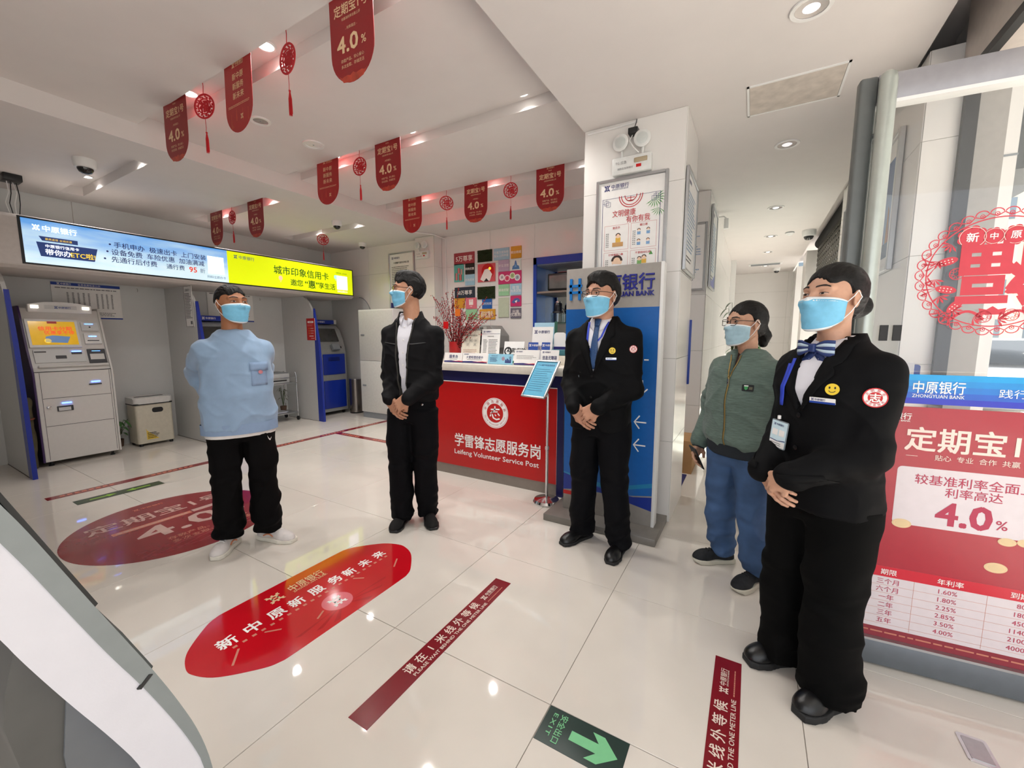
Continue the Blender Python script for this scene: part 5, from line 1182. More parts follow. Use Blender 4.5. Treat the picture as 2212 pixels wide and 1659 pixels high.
poly('panel', pts, .02, M_lam, t, Matrix(((1, 0, 0, 0), (0, 0, 1, -.012), (0, 1, 0, 0), (0, 0, 0, 1)))); tube('edge_trim', [(1.055, -.014, 0), (1.055, -.014, 1.5)]+[(.755+.3*math.cos(a), -.014, 1.6+.425*math.sin(a)) for a in np.linspace(0, PI/2, 10)], .006, M_grey, t)
# light box over the bays
t = thing('sign_box', 'long light grey canopy box with the lit advertising screen over the cash machines', 'sign', (-5.39, -1.6, 0)); 
bm = bmesh.new(); poly_bm(bm, [(0, 1.975), (.86, 1.975), (.9, 2.01), (.9, 2.44), (.87, 2.464), (0, 2.464)], 4.28); bevel(bm, .008, 1)
bmesh.ops.transform(bm, matrix=Matrix(((1, 0, 0, 0), (0, 0, 1, 0), (0, 1, 0, 0), (0, 0, 0, 1))), verts=bm.verts); bmesh.ops.recalc_face_normals(bm, faces=bm.faces); obj('canopy', bm, mat('canopy_paint', '#c6bfba', .5), t)
box('back_board', .0, .06, .1, 4.05, 2.464, 2.853, M_panel, t)
for yy in (1.2, 2.65): box('board_joint', .058, .0615, yy, yy+.006, 2.47, 2.85, M_wjoint, t)
y0, y1, ym = -.955+1.6, 2.66+1.6, .76+1.6
M_yel = mat('led_yellow', '#d9e600', .4, noise=.03, nscale=200, emit='#d4e400', estr=.42); M_ledt = mat('led_ink', '#1f2c66', .5, noise=0, emit='#1b2763', estr=.2); M_ledw = mat('led_white', '#ffffff', .5, noise=0, emit='#f2f7ff', estr=.7); M_ledg = mat('led_green', '#0f5a0a', .6, noise=0, emit='#0f5a0a', estr=.03); M_ledr = mat('led_red', '#e2452d', .5, noise=0, emit='#e2452d', estr=.35); M_ledo = mat('led_orange', '#f0c83a', .5, noise=0, emit='#f0c83a', estr=.5); M_ledn = mat('led_navy', '#26407e', .5, noise=0, emit='#26407e', estr=.2)
box('screen_bezel', .9, .903, y0-.02, y1+.02, 2.02, 2.45, M_black, t)
scr = obj('screen', bmesh.new(), led_material(), t, loc=(.904, 0, 2.235)); bm = bmesh.new(); box_bm(bm, 0, .003, y0, ym, -.2, .2); bm.to_mesh(scr.data); bm.free(); box('screen', .904, .907, ym, y1, 2.035, 2.435, M_yel, t)
D = Draw(face_M((.907, 0, 2.235), '+x'), t, .001)
D.logo(y0+.09, .13, .05, M_ledw); D.text('中原银行', y0+.13, .13, .06, M_ledw, .012, align='LEFT')
D.poly([(y0+.1, -.13), (y0+.47, -.13), (y0+.5, .0), (y0+.08, .0)], M_ledn); D.poly([(y0+.12, .015), (y0+.36, .015), (y0+.36, .055), (y0+.1, .055)], M_ledn, dz=.0002)
D.text('带你办', y0+.22, -.085, .06, M_ledw, .014); D.text('ETC啦!', y0+.39, -.085, .06, M_ledo, .014); D.text('中原银行信用卡', y0+.25, -.03, .033, M_ledw, .006); D.text('最高返现 全城优惠', y0+.23, .034, .022, M_ledo)
yc = y0+.6
for k, (a, b, c) in enumerate((('手机申办', '极速出卡', '上门安装'), ('设备免费', '车险优惠', '加油满减'))):
    D.disc(yc-.0-.025*k, .07-.075*k, .009, M_ledt)
    for q, s_ in enumerate((a, b, c)): D.text(s_, yc+.03+.295*q-.025*k, .07-.075*k, .065, M_ledt, .008, align='LEFT')
D.disc(yc-.05, -.08, .009, M_ledt); D.text('先通行后付费', yc, -.08, .065, M_ledt, .008, align='LEFT'); D.text('通行费', yc+.47, -.085, .06, M_ledt, .008, align='LEFT'); D.text('95', yc+.73, -.09, .085, M_ledr, .02); D.text('折', yc+.83, -.09, .06, M_ledt)
D.rect(ym-.225, -.11, ym-.045, .1, M_ledw); D.text('扫码立即办卡', ym-.135, -.15, .035, M_ledt)
D.logo(ym+.1, .14, .045, M_ledn); D.text('中原银行', ym+.14, .14, .05, M_ledn, .008, align='LEFT')
D.text('城市印象信用卡', ym+1.02, .05, .125, M_ledg, .008); D.text('邀您', ym+.92, -.1, .1, M_ledg, .008); D.text('“惠”', ym+1.16, -.1, .125, M_ledg, .016); D.text('享生活', ym+1.42, -.1, .1, M_ledg, .008)
for (x, y, m) in ((ym+1.58, .06, mat('led_mint', '#8fd0b0', .5, emit='#8fd0b0', estr=.8)), (ym+.68, -.06, mat('led_pink', '#d79b86', .5, emit='#d79b86', estr=.8))): D.disc(x, y, .028, m, ry=.034); D.rect(x-.006, y-.055, x+.006, y-.042, m)
D.rect(y1-.3, -.13, y1-.1, .09, M_ledw); D.text('扫码立即办卡', y1-.2, -.16, .032, M_ledw); D.text('优惠代码: 10TEL98', y1-.21, .13, .025, M_ledg); D.done('screen_print')
# wire bundle and transformer over the box
t = thing('power_adapter', 'black power adapter with loose wires on the ceiling above the sign box', 'adapter', (-4.75, -.93, CZ)); box('housing', -.08, .08, -.06, .06, -.06, 0, M_black, t, .006)
for k in range(4): tube('wire', [(.03*math.sin(k*2), -.03+.02*k, -.05), (.03*math.cos(k*3), -.03+.025*k, -.16), (.02*math.sin(k*5)-.02, -.05+.03*k, -.25), (-.02, -.03+.02*k, -.354)], .004, M_black if k % 2 else M_white, t, 6)
# ---- white cash machine
M_atmw = mat('atm_white', '#d9d6d2', .35, noise=.015); M_atmd = mat('atm_side_dark', '#1c1820', .5); M_pur = mat('atm_side_purple', '#3d2458', .4)
M_blueled = mat('blue_led', '#3a6bff', .4, noise=0, emit='#4c7dff', estr=5); M_slot = mat('slot_dark', '#3c3c40', .4)
def white_atm():
    t = thing('cash_machine', 'white cash machine with yellow screen in the first bay', 'cash machine', (-5.3, -.64, 0)); h = .305
    prof = [(0, .05), (.43, .05), (.43, .98), (.40, 1.03), (.33, 1.2), (.22, 1.56), (.2, 1.64), (0, 1.64)]      # side outline: depth, height
    bm = bmesh.new(); poly_bm(bm, prof, 2*h-.03); bevel(bm, .006, 1); bmesh.ops.transform(bm, matrix=Matrix(((1, 0, 0, 0), (0, 0, 1, -h+.015), (0, 1, 0, 0), (0, 0, 0, 1))), verts=bm.verts); bmesh.ops.recalc_face_normals(bm, faces=bm.faces); obj('body', bm, M_atmw, t, smooth=30)
    for sg in (-1, 1): poly('side_cheek', [(0, .05), (.44, .05), (.445, .98), (.415, 1.05), (.345, 1.22), (.235, 1.58), (.2, 1.66), (0, 1.66)], .016, [M_pur, M_atmw][sg > 0] if sg < 0 else M_atmw, t, Matrix(((1, 0, 0, 0), (0, 0, 1, -h if sg < 0 else h-.016), (0, 1, 0, 0), (0, 0, 0, 1))), .003)
    poly('top_crown', [(-.24, 0), (.24, 0), (.24, .085), (.12, .108), (0, .115), (-.12, .108), (-.24, .085)], .05, M_white, t, Matrix(((0, 0, 1, .19), (1, 0, 0, 0), (0, 1, 0, 1.6), (0, 0, 0, 1))), .006)
    D = Draw(face_M((.24, 0, 1.655), '+x'), t, .001); D.rect(-.12, -.018, .12, .022, M_panel); D.bank(-.05, .0, .026, M_blue, latin=False, dz=.0008); D.done('crown_print')
    for sg in (-1, 1):
        box('lamp', .24, .246, sg*.19-.028, sg*.19+.028, 1.64, 1.672, mat('crown_lamp', '#fff', .4, noise=0, emit='#fff6e0', estr=1.2), t, .003); lathe('lamp_bulb', [(0, 0), (.013, .001), (.01, .006), (0, .008)], M_lamp, t, 12, loc=(.246, sg*.19-.008, 1.657), rot=(0, PI/2, 0))
    # sloped face: frame from (.40,1.03) to (.22,1.56)
    a = math.atan2(.18, .53); up = Vector((-math.sin(a), 0, math.cos(a))); nrm = Vector((math.cos(a), 0, math.sin(a))); o = Vector((.4, 0, 1.03))
    L = Matrix(((0, up.x, nrm.x, o.x), (1, up.y, nrm.y, o.y), (0, up.z, nrm.z, o.z), (0, 0, 0, 1)))
    def on(name, x0, x1, y0, y1, th, m, z0=-.01, bev=.002): b = bmesh.new(); box_bm(b, x0, x1, y0, y1, z0, th); bevel(b, bev, 1); bmesh.ops.transform(b, matrix=L, verts=b.verts); return obj(name, b, m, t, smooth=30)
    on('screen_bezel', -.275, .105, .215, .525, .012, M_white); on('screen', -.255, .085, .24, .5, .013, mat('atm_screen', '#c79a1e', .15, noise=.25, nscale=4, emit='#c79a1e', estr=.35))
    D = Draw(L, t, .0142); D.rect(-.12, .475, -.05, .5, M_red); D.text('信用卡分期', -.07, .42, .05, M_ledr, .012); D.text('优惠享不停', -.045, .375, .045, M_ledr, .01); D.poly([(-.16, .27), (.0, .26), (.03, .33), (-.1, .345), (-.15, .33)], mat('atm_screen_blue', '#5d7fae', .3, emit='#5d7fae', estr=.25)); D.disc(-.14, .285, .025, M_ledo); D.done('screen_print')
    on('camera_panel', .13, .27, .4, .5, .012, M_panel); on('card_reader', .135, .27, .25, .37, .016, M_white); on('card_slot', .155, .25, .28, .29, .018, M_slot); on('indicator_light', .17, .235, .33, .338, .0185, M_blueled); on('indicator_light', .16, .23, .475, .48, .0145, M_blueled); on('camera_eye', .19, .205, .435, .45, .0135, M_black)
    on('keypad_recess', -.26, .115, .05, .19, .006, M_panel); on('receipt_slot', -.11, -.03, .09, .125, .009, M_slot); on('card_throat', .01, .09, .135, .16, .012, M_slot); on('indicator_light', .015, .085, .16, .17, .0135, M_blueled); on('brand_plate', -.255, -.17, .16, .175, .0075, M_slot)
    on('cash_recess', .135, .28, .03, .19, .006, M_slot); on('cash_window', .15, .265, .07, .135, .008, M_atmw); on('indicator_light', .17, .24, .165, .17, .0075, M_blueled); on('hand_rail', -.25, .285, -.005, .02, .03, M_atmw, -.01, .006)
    box('split_line', .428, .4315, -.29, .29, .985, .991, M_black, t); box('split_line', .428, .4315, -.25, .27, .71, .714, M_slot, t); box('split_line', .428, .4315, -.25, .27, .42, .424, M_slot, t); box('split_line', .428, .4315, -.255, -.252, .07, .98, M_slot, t); box('split_line', .428, .4315, .27, .273, .07, .98, M_slot, t)
    box('receipt_tray', .43, .438, .1, .2, .825, .838, M_slot, t); box('indicator_light', .43, .437, .12, .19, .855, .863, M_blueled, t); box('deposit_slot', .43, .44, -.16, -.04, .57, .625, M_slot, t, .004); box('deposit_flap', .438, .442, -.15, -.06, .575, .61, M_panel, t); box('indicator_light', .43, .437, -.12, -.05, .65, .658, M_blueled, t); lathe('key_lock', [(0, 0), (.018, 0), (.018, .008), (.01, .012), (0, .012)], M_steel, t, 16, loc=(.43, -.215, .62), rot=(0, PI/2, 0))
    for x in (.08, .38):
        for y in (-.24, .24): lathe('foot', [(0, 0), (.022, 0), (.022, .012), (.012, .015), (.012, .06)], M_black, t, 12, loc=(x, y, 0))
white_atm()
# ---- blue cash machine (third bay) and the one hidden behind the man
def blue_atm(y, label):
    t = thing('cash_machine', label, 'cash machine', (-5.32, y, 0)); h = .265; bl = mat('atm_blue', '#0f2f9e', .3)
    prof = [(0, .06), (.5, .06), (.5, 1.08), (.47, 1.13), (.44, 1.3), (.36, 1.46), (.25, 1.55), (0, 1.57)]
    bm = bmesh.new(); poly_bm(bm, prof, 2*h); bevel(bm, .012, 2); bmesh.ops.transform(bm, matrix=Matrix(((1, 0, 0, 0), (0, 0, 1, -h), (0, 1, 0, 0), (0, 0, 0, 1))), verts=bm.verts); bmesh.ops.recalc_face_normals(bm, faces=bm.faces); obj('body', bm, mat('atm_silver', '#9b9d9c', .35, .2), t, smooth=30)
    box('lower_door', .5, .512, -.2, .225, .12, .6, bl, t, .01); box('upper_door', .5, .512, -.2, .225, .7, 1.05, bl, t, .01); box('deposit_mouth', .505, .516, -.1, .12, .93, 1.0, mat('atm_blue_dark', '#0a1f6e', .3), t, .004)
    a = math.atan2(.08, .16); up = Vector((-math.sin(a), 0, math.cos(a))); nr = Vector((math.cos(a), 0, math.sin(a))); L = Matrix(((0, up.x, nr.x, .44), (1, 0, 0, 0), (0, up.z, nr.z, 1.3), (0, 0, 0, 1)))
    b = bmesh.new(); box_bm(b, -.22, .16, -.04, .2, -.02, .008); bmesh.ops.transform(b, matrix=L, verts=b.verts); obj('screen', b, mat('dim_screen', '#2a2a2c', .12, noise=.4, nscale=9, emit='#4a463c', estr=.05), t)
    b = bmesh.new(); box_bm(b, -.02, .12, -.2, -.1, -.02, .03); bmesh.ops.transform(b, matrix=L, verts=b.verts); obj('keypad_shelf', b, M_grey, t)
    lathe('knob', [(0, 0), (.018, 0), (.02, .02), (0, .028)], M_black, t, 14, loc=(.465, .17, 1.16), rot=(0, PI/2, 0))
    box('topper', .12, .3, -.2, .2, 1.56, 1.63, bl, t, .01); box('topper_cap', .1, .29, .2, .255, 1.56, 1.64, M_panel, t, .01); D = Draw(face_M((.3, 0, 1.595), '+x'), t, .001); D.bank(-.15, 0, .035, M_txt, latin=False); D.done('topper_print')
    for x in (.06, .45):
        for yy in (-.2, .2): bm = bmesh.new(); lathe_bm(bm, [(0, -.012), (.028, -.012), (.028, .012), (0, .012)], 16, Matrix.Translation((x, yy, .028)) @ Matrix.Rotation(PI/2, 4, 'X')); box_bm(bm, x-.012, x+.012, yy-.014, yy+.014, .03, .065); obj('caster', bm, M_black, t, smooth=40)
blue_atm(2.47, 'silver and blue cash machine with dark screen next to the steel bin')
blue_atm(.8, 'silver and blue cash machine mostly hidden behind the man in pale blue')
# ---- notices on the bays
def notice(x, y, z, w, h, label, facing='+x', kind='table', group=None):
    t = thing('wall_notice', label, 'notice', (x, y, z), group=group); F = face_M((0, 0, 0), facing)
    poly('board', rrect(w, h, .004, 2), .006, M_paper, t, F); D = Draw(F, t, .0068)
    if kind == 'table':
        D.rect(-w/2, h*.42, w/2, h/2, M_blue); D.rect(-w/2, -h/2, w/2, -h*.46, M_blue); D.bank(-w*.42, h*.46, h*.06, M_txt, latin=False); D.text('业务收费标准公示', .02, h*.46, h*.06, M_txt)
        D.lines(-w*.45, w*.45, h*.37, h*.33, 1, M_tgrey, .6, .1)
        for x0, n in ((-w*.3, 5), (w*.12, 4)):
            for k in range(n): D.lines(x0+k*w*.075, x0+k*w*.075+w*.03, h*.24, -h*.2, 11, M_tgrey, .6, .2, k)
        D.lines(-w*.1, w*.42, -h*.3, -h*.42, 3, M_tgrey, .4, .2, 4)
    elif kind == 'black':
        D.frame(-w/2+.004, -h/2+.004, w/2-.004, h/2-.004, .008, M_tblk); D.text('温馨提示', 0, h*.4, w*.16, M_tblk); D.lines(-w*.4, w*.4, h*.33, -h*.3, 17, M_tgrey, .5, .3, 6); D.rect(w*.12, -h*.44, w*.36, -h*.36, M_tgrey)
    else:
        D.rect(-w/2, -h/2, w/2, h/2, M_red); D.poly(rrect(w*.72, h*.09, h*.04, 4, 0, h*.33), M_txt, dz=.0003); D.text('温馨提示', 0, h*.33, h*.05, M_red, dz=.0008)
        for k in range(3): D.rect(-w*.3, h*(.06-.11*k), -w*.02, h*(.02-.11*k), mat('notice_orange', '#d9692c', .5), dz=.0003); D.lines(.0, w*.38, h*(.06-.11*k), h*(.02-.11*k), 1, M_txt, .5, .2, k)
        D.lines(-w*.2, w*.3, -h*.28, -h*.34, 1, M_txt, .6, .2); D.lines(0, w*.4, -h*.4, -h*.43, 1, M_txt, .6, .1); D.lines(-w*.4, w*.3, h*.23, h*.14, 3, mat('notice_pink', '#e88', .5), .4, .3)
    D.done('notice_print'); return t
notice(-5.386, -.337, 1.755, .58, .4, 'white price notice with blue bands on the wall behind the white cash machine')
notice(-5.386, 1.2, 1.8, .62, .46, 'white price notice with blue bands behind the head of the man in blue')
notice(-4.72, .396, 1.72, .2, .5, 'narrow black-framed notice on the partition beside the man in blue', '-y', 'black')
notice(-4.63, 1.966, 1.46, .21, .34, 'red notice with orange rows on the partition next to the blue fin', '-y', 'red')
# small hooks on the bay backs
for y in (.12, 1.62): t = thing('wall_hook', 'tiny metal hook high on the bay wall', 'hook', (-5.39, y, 1.93), group='bay hooks'); tube('hook_wire', [(0, 0, .02), (.012, 0, .01), (.02, 0, -.01), (.012, 0, -.02), (.006, 0, -.012)], .003, M_steel, t)
# ---- paper shredder, plant, padded roll, trolley, bin
t = thing('paper_shredder', 'cream and grey paper shredder on castors against the bay wall', 'shredder', (-5.17, .055, 0)); M_shr = mat('shredder_cream', '#cfc8b6', .45)
F_ = Field((-.2, -.24, .02), (.2, .24, .64), .01); 
bm = bmesh.new(); poly_bm(bm, rrect(.28, .37, .03, 4), .48, .035); obj('bin_body', bm, M_shr, t, smooth=40); bm = bmesh.new(); poly_bm(bm, rrect(.3, .39, .04, 4), .012, .515); obj('seam_band', bm, M_tblk, t); bm = bmesh.new(); poly_bm(bm, rrect(.3, .39, .045, 5), .075, .527); bevel(bm, .015, 2); obj('head', bm, mat('shredder_head', '#d8d6d2', .4), t, smooth=40)
box('feed_slot', -.02, .02, -.14, .14, .6, .605, M_tblk, t); poly('pull_recess', rrect(.11, .06, .025, 4), .004, M_tblk, t, face_M((.14, .03, .44), '+x'))
D = Draw(face_M((.1405, 0, 0), '+x'), t, .0012); yl = mat('label_yellow', '#e7c54b', .5)
for k in range(6): D.poly([(-.1, .08+.022*k), (.02-.022*k, .08+.022*k), (.0-.022*k, .1+.022*k), (-.1, .1+.022*k)], yl)
D.lines(-.09, .03, .17, .09, 4, M_tblk, .5, .3, 2); D.done('label_print')
for x in (-.11, .11):
    for y in (-.15, .15): lathe('castor', [(0, 0), (.018, 0), (.022, .012), (.018, .03), (.012, .036)], M_black, t, 12, loc=(x, y, 0))
def leafy(t, rg, n, spread, height, m, lw=.02, ll=.09, droop=.3, base=(0, 0, 0), stem=M_black, dirv=None):
    for k in range(n):
        a = rg.uniform(0, 2*PI) if dirv is None else dirv+rg.uniform(-.8, .8); r = spread*rg.uniform(.3, 1); z = height*rg.uniform(.35, 1); p = Vector(base)+Vector((r*math.cos(a), r*math.sin(a), z)); d = Vector((math.cos(a), math.sin(a), rg.uniform(-.5, .4))).normalized(); sdir = d.cross(Vector((0, 0, 1))).normalized(); up = sdir.cross(d); L = ll*rg.uniform(.7, 1.2); V = []; 
        for u in np.linspace(0, 1, 6):
            w = lw*math.sin(PI*min(1, u*.94+.04))**.8; c = p+d*L*u-Vector((0, 0, droop*L*u*u)); V += [c-sdir*w+up*w*.25, c, c+sdir*w+up*w*.25]
        fs = [q for i in range(5) for q in ((3*i, 3*i+1, 3*i+4, 3*i+3), (3*i+1, 3*i+2, 3*i+5, 3*i+4))]; obj('leaf', mesh_of('leaf', V, fs), m, t, smooth=180)
        tube('stem', [Vector(base), Vector(base).lerp(p, .6)+Vector((0, 0, .02)), p], .0025, stem, t, 5)
M_leaf = mat('leaf_green', '#3f6b34', .4, noise=.2, nscale=20); M_stem = mat('stem_green', '#4c5a35', .6)
rg = random.Random(3)
t = thing('potted_plant', 'small green leafy plant peeping out beside the paper shredder', 'plant', (-5.31, -.235, 0)); lathe('pot', [(.03, 0), (.045, .0), (.055, .09), (.05, .09), (.04, .02), (0, .02)], mat('pot_brown', '#5a4436', .7), t, 18); leafy(t, rg, 16, .12, .26, M_leaf, .014, .1, .5, (0, 0, .08), M_stem)
t = thing('rolled_cover', 'olive padded cover propped between the blue fin and the white cash machine', 'cover', (-4.93, -1.014, 0)); M_pad = mat('olive_quilt', '#57503a', .9, noise=.3, nscale=12, bump=.4, bscale=40)
F_ = Field((-.12, -.08, -.01), (.12, .08, .78), .01); F_.loft([(.002, 0, 0, .07, .045), (.2, .01, .0, .085, .05), (.45, 0, .005, .075, .045), (.62, -.01, 0, .08, .05), (.72, 0, 0, .05, .035)], 0); F_.ell((.02, 0, .68), (.06, .05, .06), .03); v, q = F_.mesh(); v = v+normals(v, q)*(.01*vnoise(v*14, 3))[:, None]; soft('padded_roll', v, q, M_pad, t); tube('tie_band', [(.088*math.cos(a), .055*math.sin(a), .52) for a in np.linspace(0, 2*PI, 20, endpoint=False)], .008, mat('rust_band', '#8a4a34', .8), t, 6, True)
t = thing('trolley', 'chrome two-shelf trolley holding a printer beside the partition', 'trolley', (-5.12, 1.62, 0))
for x in (-.17, .17):
    for y in (-.25, .25): tube('post', [(x, y, .07), (x, y, .74), (x*.94, y*.97, .78)], .011, M_steel, t); bm = bmesh.new(); lathe_bm(bm, [(0, -.01), (.034, -.01), (.034, .01), (0, .01)], 18, Matrix.Translation((x, y, .035)) @ Matrix.Rotation(PI/2, 4, 'X')); obj('castor', bm, M_black, t, smooth=40)
for z in (.12, .6): box('shelf', -.18, .18, -.26, .26, z, z+.02, M_alu, t, .004)
for x in (-.17, .17): tube('rail', [(x, -.25, .7), (x, .25, .7)], .008, M_steel, t)
t = thing('printer', 'grey boxy printer on the top shelf of the chrome trolley', 'printer', (-5.12, 1.58, .62)); box('body', -.16, .16, -.19, .19, 0, .15, mat('printer_grey', '#b9bbbb', .5), t, .012); box('lid', -.15, .15, -.18, .18, .15, .165, mat('printer_lid', '#85888a', .5), t, .006); box('tray_mouth', .158, .162, -.14, .14, .03, .05, M_tblk, t)
t = thing('paper_stack', 'pile of papers on the lower shelf of the trolley', 'paper', (-5.12, 1.58, .14)); [box('sheet', -.1, .1, -.15+.01*k, .15+.01*k, .004*k, .004*k+.0035, [M_paper, M_blue, M_paper, mat('folder_grey', '#8d8f93', .6)][k], t) for k in range(4)]
t = thing('potted_plant', 'thin trailing plant standing on the trolley beside the partition', 'plant', (-5.2, 1.78, .14)); lathe('pot', [(.03, 0), (.04, .0), (.05, .08), (.045, .08), (.035, .015), (0, .015)], mat('pot_brown', '#5a4436', .7), t, 18); leafy(t, rg, 14, .05, .38, mat('leaf_dim', '#4b5236', .5, noise=.2), .01, .06, .6, (0, 0, .07), M_stem)
t = thing('waste_bin', 'tall cylindrical brushed steel waste bin by the blue cash machine', 'bin', (-4.67, 2.79, 0)); lathe('shell', [(.105, .02), (.11, .02), (.11, .6), (.1, .605), (.1, .05), (0, .05)], mat('bin_steel', '#8d8680', .25, .95, noise=.12, nscale=30, stretch=(6, 6, .2)), t, 40); lathe('base_ring', [(0, 0), (.112, 0), (.115, .02), (.11, .025)], M_black, t, 40); lathe('rim', [(.1, .6), (.112, .602), (.112, .61), (.1, .61)], M_steel, t, 40)
# ================= service desk and what stands on it =================
DY = 1.03
t = thing('service_desk', 'red-fronted volunteer service desk with white top and round emblem', 'desk', (-.95, DY, 0)); M_navy = mat('desk_navy', '#12124a', .35); M_kick = mat('kick_grey', '#8a8078', .4, .3); M_dred = mat('desk_red', '#b80c0f', .28, noise=.02)
box('plinth', -.95, 1.0, .02, .5, 0, .1, M_kick, t); box('carcass', -.95, 1.0, .03, .52, .1, 1.03, M_navy, t); box('front_panel', -.95, .948, .012, .03, .1, .922, M_dred, t); box('panel_edge', -.95, .95, .01, .03, .922, .928, M_txt, t); box('panel_edge', .944, .95, .0105, .0305, .1, .922, M_txt, t); box('side_fin', .95, 1.01, .0, .52, .0, .95, M_navy, t)
box('top_board', -.98, 1.03, -.02, .6, 1.03, 1.1, mat('desk_top_cream', '#ded6ca', .25), t, .006)
D = Draw(face_M((.95, .012, 0), '-y'), t, .001); M_emr = mat('emblem_field_red', '#c1201f', .4)
cx, cy, R = -.62, .66, .14
D.disc(cx, cy, R, M_txt, n=48); D.ring(cx, cy, R*.93, R*.95, M_emr, dz=.0003); D.ring(cx, cy, R*.60, R*.63, M_emr, dz=.0003); D.disc(cx, cy, R*.6, M_emr, dz=.0002, n=40)
# brush-like heart character inside
for pts, w in (([(-.045, .03), (.0, .035), (.05, .038)], .014), ([(.0, .065), (.0, .04), (-.012, .012)], .014), ([(-.04, .008), (.03, .014)], .011), ([(-.045, -.015), (-.052, -.035)], .012), ([(-.03, -.012), (-.018, -.045), (.015, -.058), (.05, -.048)], .014), ([(.0, -.012), (.012, -.026)], .011), ([(.03, .0), (.05, -.02)], .012), ([(-.02, .012), (-.05, -.004)], .01)): D.line([(cx+x, cy+y) for x, y in pts], w, M_txt, dz=.0005)
D.arc_text('中国志愿服务', cx, cy, R*.78, 160, 20, .03, M_emr, .006); D.arc_text('China Volunteer Service', cx, cy, R*.78, 198, 342, .022, M_emr, .004, inward=True)
D.text('学雷锋志愿服务岗', -.62, .36, .135, M_txt, .018, w=.93); D.text('Leifeng Volunteer Service Post', -.63, .235, .066, M_txt, .012, w=.92)
D.done('desk_lettering')
# ---- standing boards: (px left, px right, py top, py bottom) read on the row they stand in
def slab(label, name, cat, x0, x1, y0, y1, Y, lean=.18, draw=None, m=M_paper, base=True, zb=1.1):
    a, b = py_(x0, y1, Y), py_(x1, y0, Y); w = b.x-a.x; h = b.z-zb
    t = thing(name, label, cat, ((a.x+b.x)/2, Y, zb)); c, s_ = math.cos(lean), math.sin(lean)
    F = Matrix(((1, 0, 0, 0), (0, s_, -c, 0), (0, c, s_, .003), (0, 0, 0, 1)))
    poly('board', rrect(w, h, .003, 2, 0, h/2), .004, m, t, F)
    if base: box('foot', -w/2, w/2, 0, .05, 0, .004, M_black if base == 2 else mat('acrylic', '#cfd6d8', .1), t)
    if draw: D = Draw(F, t, .0048); draw(D, w, h); D.done('board_print')
    return t
def sw(D, w, h): D.poly([(-w/2, h*.16), (-w*.1, h*.2), (w/2, h*.08), (w/2, 0.002), (-w/2, .002)], M_ink); D.poly([(-w*.1, h*.1), (w*.3, h*.19), (w/2, h*.16), (w/2, h*.1), (w*.2, h*.12)], M_red, dz=.0003)
def d1(D, w, h): sw(D, w, h); D.text('服务台', 0, h*.62, h*.38, M_ink, .01); D.lines(-w*.2, w*.2, h*.36, h*.3, 1, M_tgrey, .6, .1)
def d2(D, w, h): sw(D, w, h); D.bank(-w*.42, h*.87, h*.12, M_ink, latin=False); D.text('大堂经理巡视中', 0, h*.58, h*.3, M_ink, .008, w=w*.66); D.lines(-w*.3, w*.3, h*.38, h*.32, 1, M_tgrey, .6, .1)
def d3(D, w, h):
    D.text('消费者权益保护', -w*.24, h*.8, h*.11, M_ink); D.lines(-w*.42, -w*.1, h*.66, h*.2, 5, M_ink, .4, .3); D.ring(w*.12, h*.55, h*.14, h*.17, M_red); D.text('盾', w*.12, h*.55, h*.2, M_red)
    for k in range(4): D.poly([(w*(.2+.06*k), h*.15), (w*(.26+.06*k), h*.15), (w*(.25+.06*k), h*(.45+.1*(k % 2))), (w*(.21+.06*k), h*(.5+.08*(k % 2)))], M_ink)
    D.disc(w*.4, h*.65, h*.14, mat('ill_steel', '#6f90a8', .5))
def d4(D, w, h): sw(D, w, h*.7); D.bank(-w*.43, h*.88, h*.1, M_ink, latin=False); D.lines(-w*.4, w*.42, h*.66, h*.38, 3, M_tgrey, .25, .25, 5)
def d5(D, w, h): D.bank(-w*.42, h*.85, h*.12, M_ink, latin=False); D.text('信息无障碍', 0, h*.5, h*.28, M_ink, .012, w=w*.8); D.lines(-w*.3, w*.35, h*.28, h*.2, 1, M_tgrey, .6, .1)
def d6(D, w, h):
    D.bank(-w*.44, h*.93, h*.04, M_ink, latin=False); D.text('残损人民币兑换标准', 0, h*.84, h*.055, M_tblk)
    for k, (x, y) in enumerate(((-.3, .68), (0, .68), (.28, .68), (-.15, .55), (.25, .55))): D.frame(w*(x-.1), h*(y-.05), w*(x+.1), h*(y+.05), .0015, M_tgrey); D.lines(w*(x-.07), w*(x+.07), h*(y+.035), h*(y-.035), 3, M_tgrey, .4, .3, k)
    D.lines(-w*.4, w*.4, h*.4, h*.06, 7, mat('rust_print', '#b98a80', .6), .3, .3, 8)
def d7(D, w, h):
    D.bank(-w*.42, h*.92, h*.06, M_ink, latin=False); D.rect(-w/2, h*.855, w/2, h*.865, M_ink); D.text('存款利率表', 0, h*.78, h*.045, M_tblk); D.lines(-w*.4, -w*.15, h*.7, h*.1, 14, M_tgrey, .4, .3, 2); D.lines(-w*.1, w*.4, h*.7, h*.25, 10, M_tgrey, .4, .2, 3)
def d8(D, w, h): D.ring(-w*.28, h*.55, h*.13, h*.2, M_tblk); D.poly([(-w*.28-h*.1, h*.48), (-w*.28, h*.66), (-w*.28+h*.1, h*.48), (-w*.28, h*.56)], M_tblk); D.text('存款保险', w*.14, h*.6, h*.24, M_tblk, .012); D.text('DEPOSIT INSURANCE', w*.14, h*.4, h*.09, M_tblk, .006, w=w*.5); D.rect(-w/2, .002, w/2, h*.12, mat('insurance_green', '#2f6b4c', .5))
def d9(D, w, h): D.bank(-w*.4, h*.86, h*.1, M_ink, latin=False); D.text('学雷锋志愿服务', -w*.02, h*.42, h*.16, M_ink, .012, w=w*.74); D.text('站', w*.1, h*.16, h*.16, M_ink, .012)
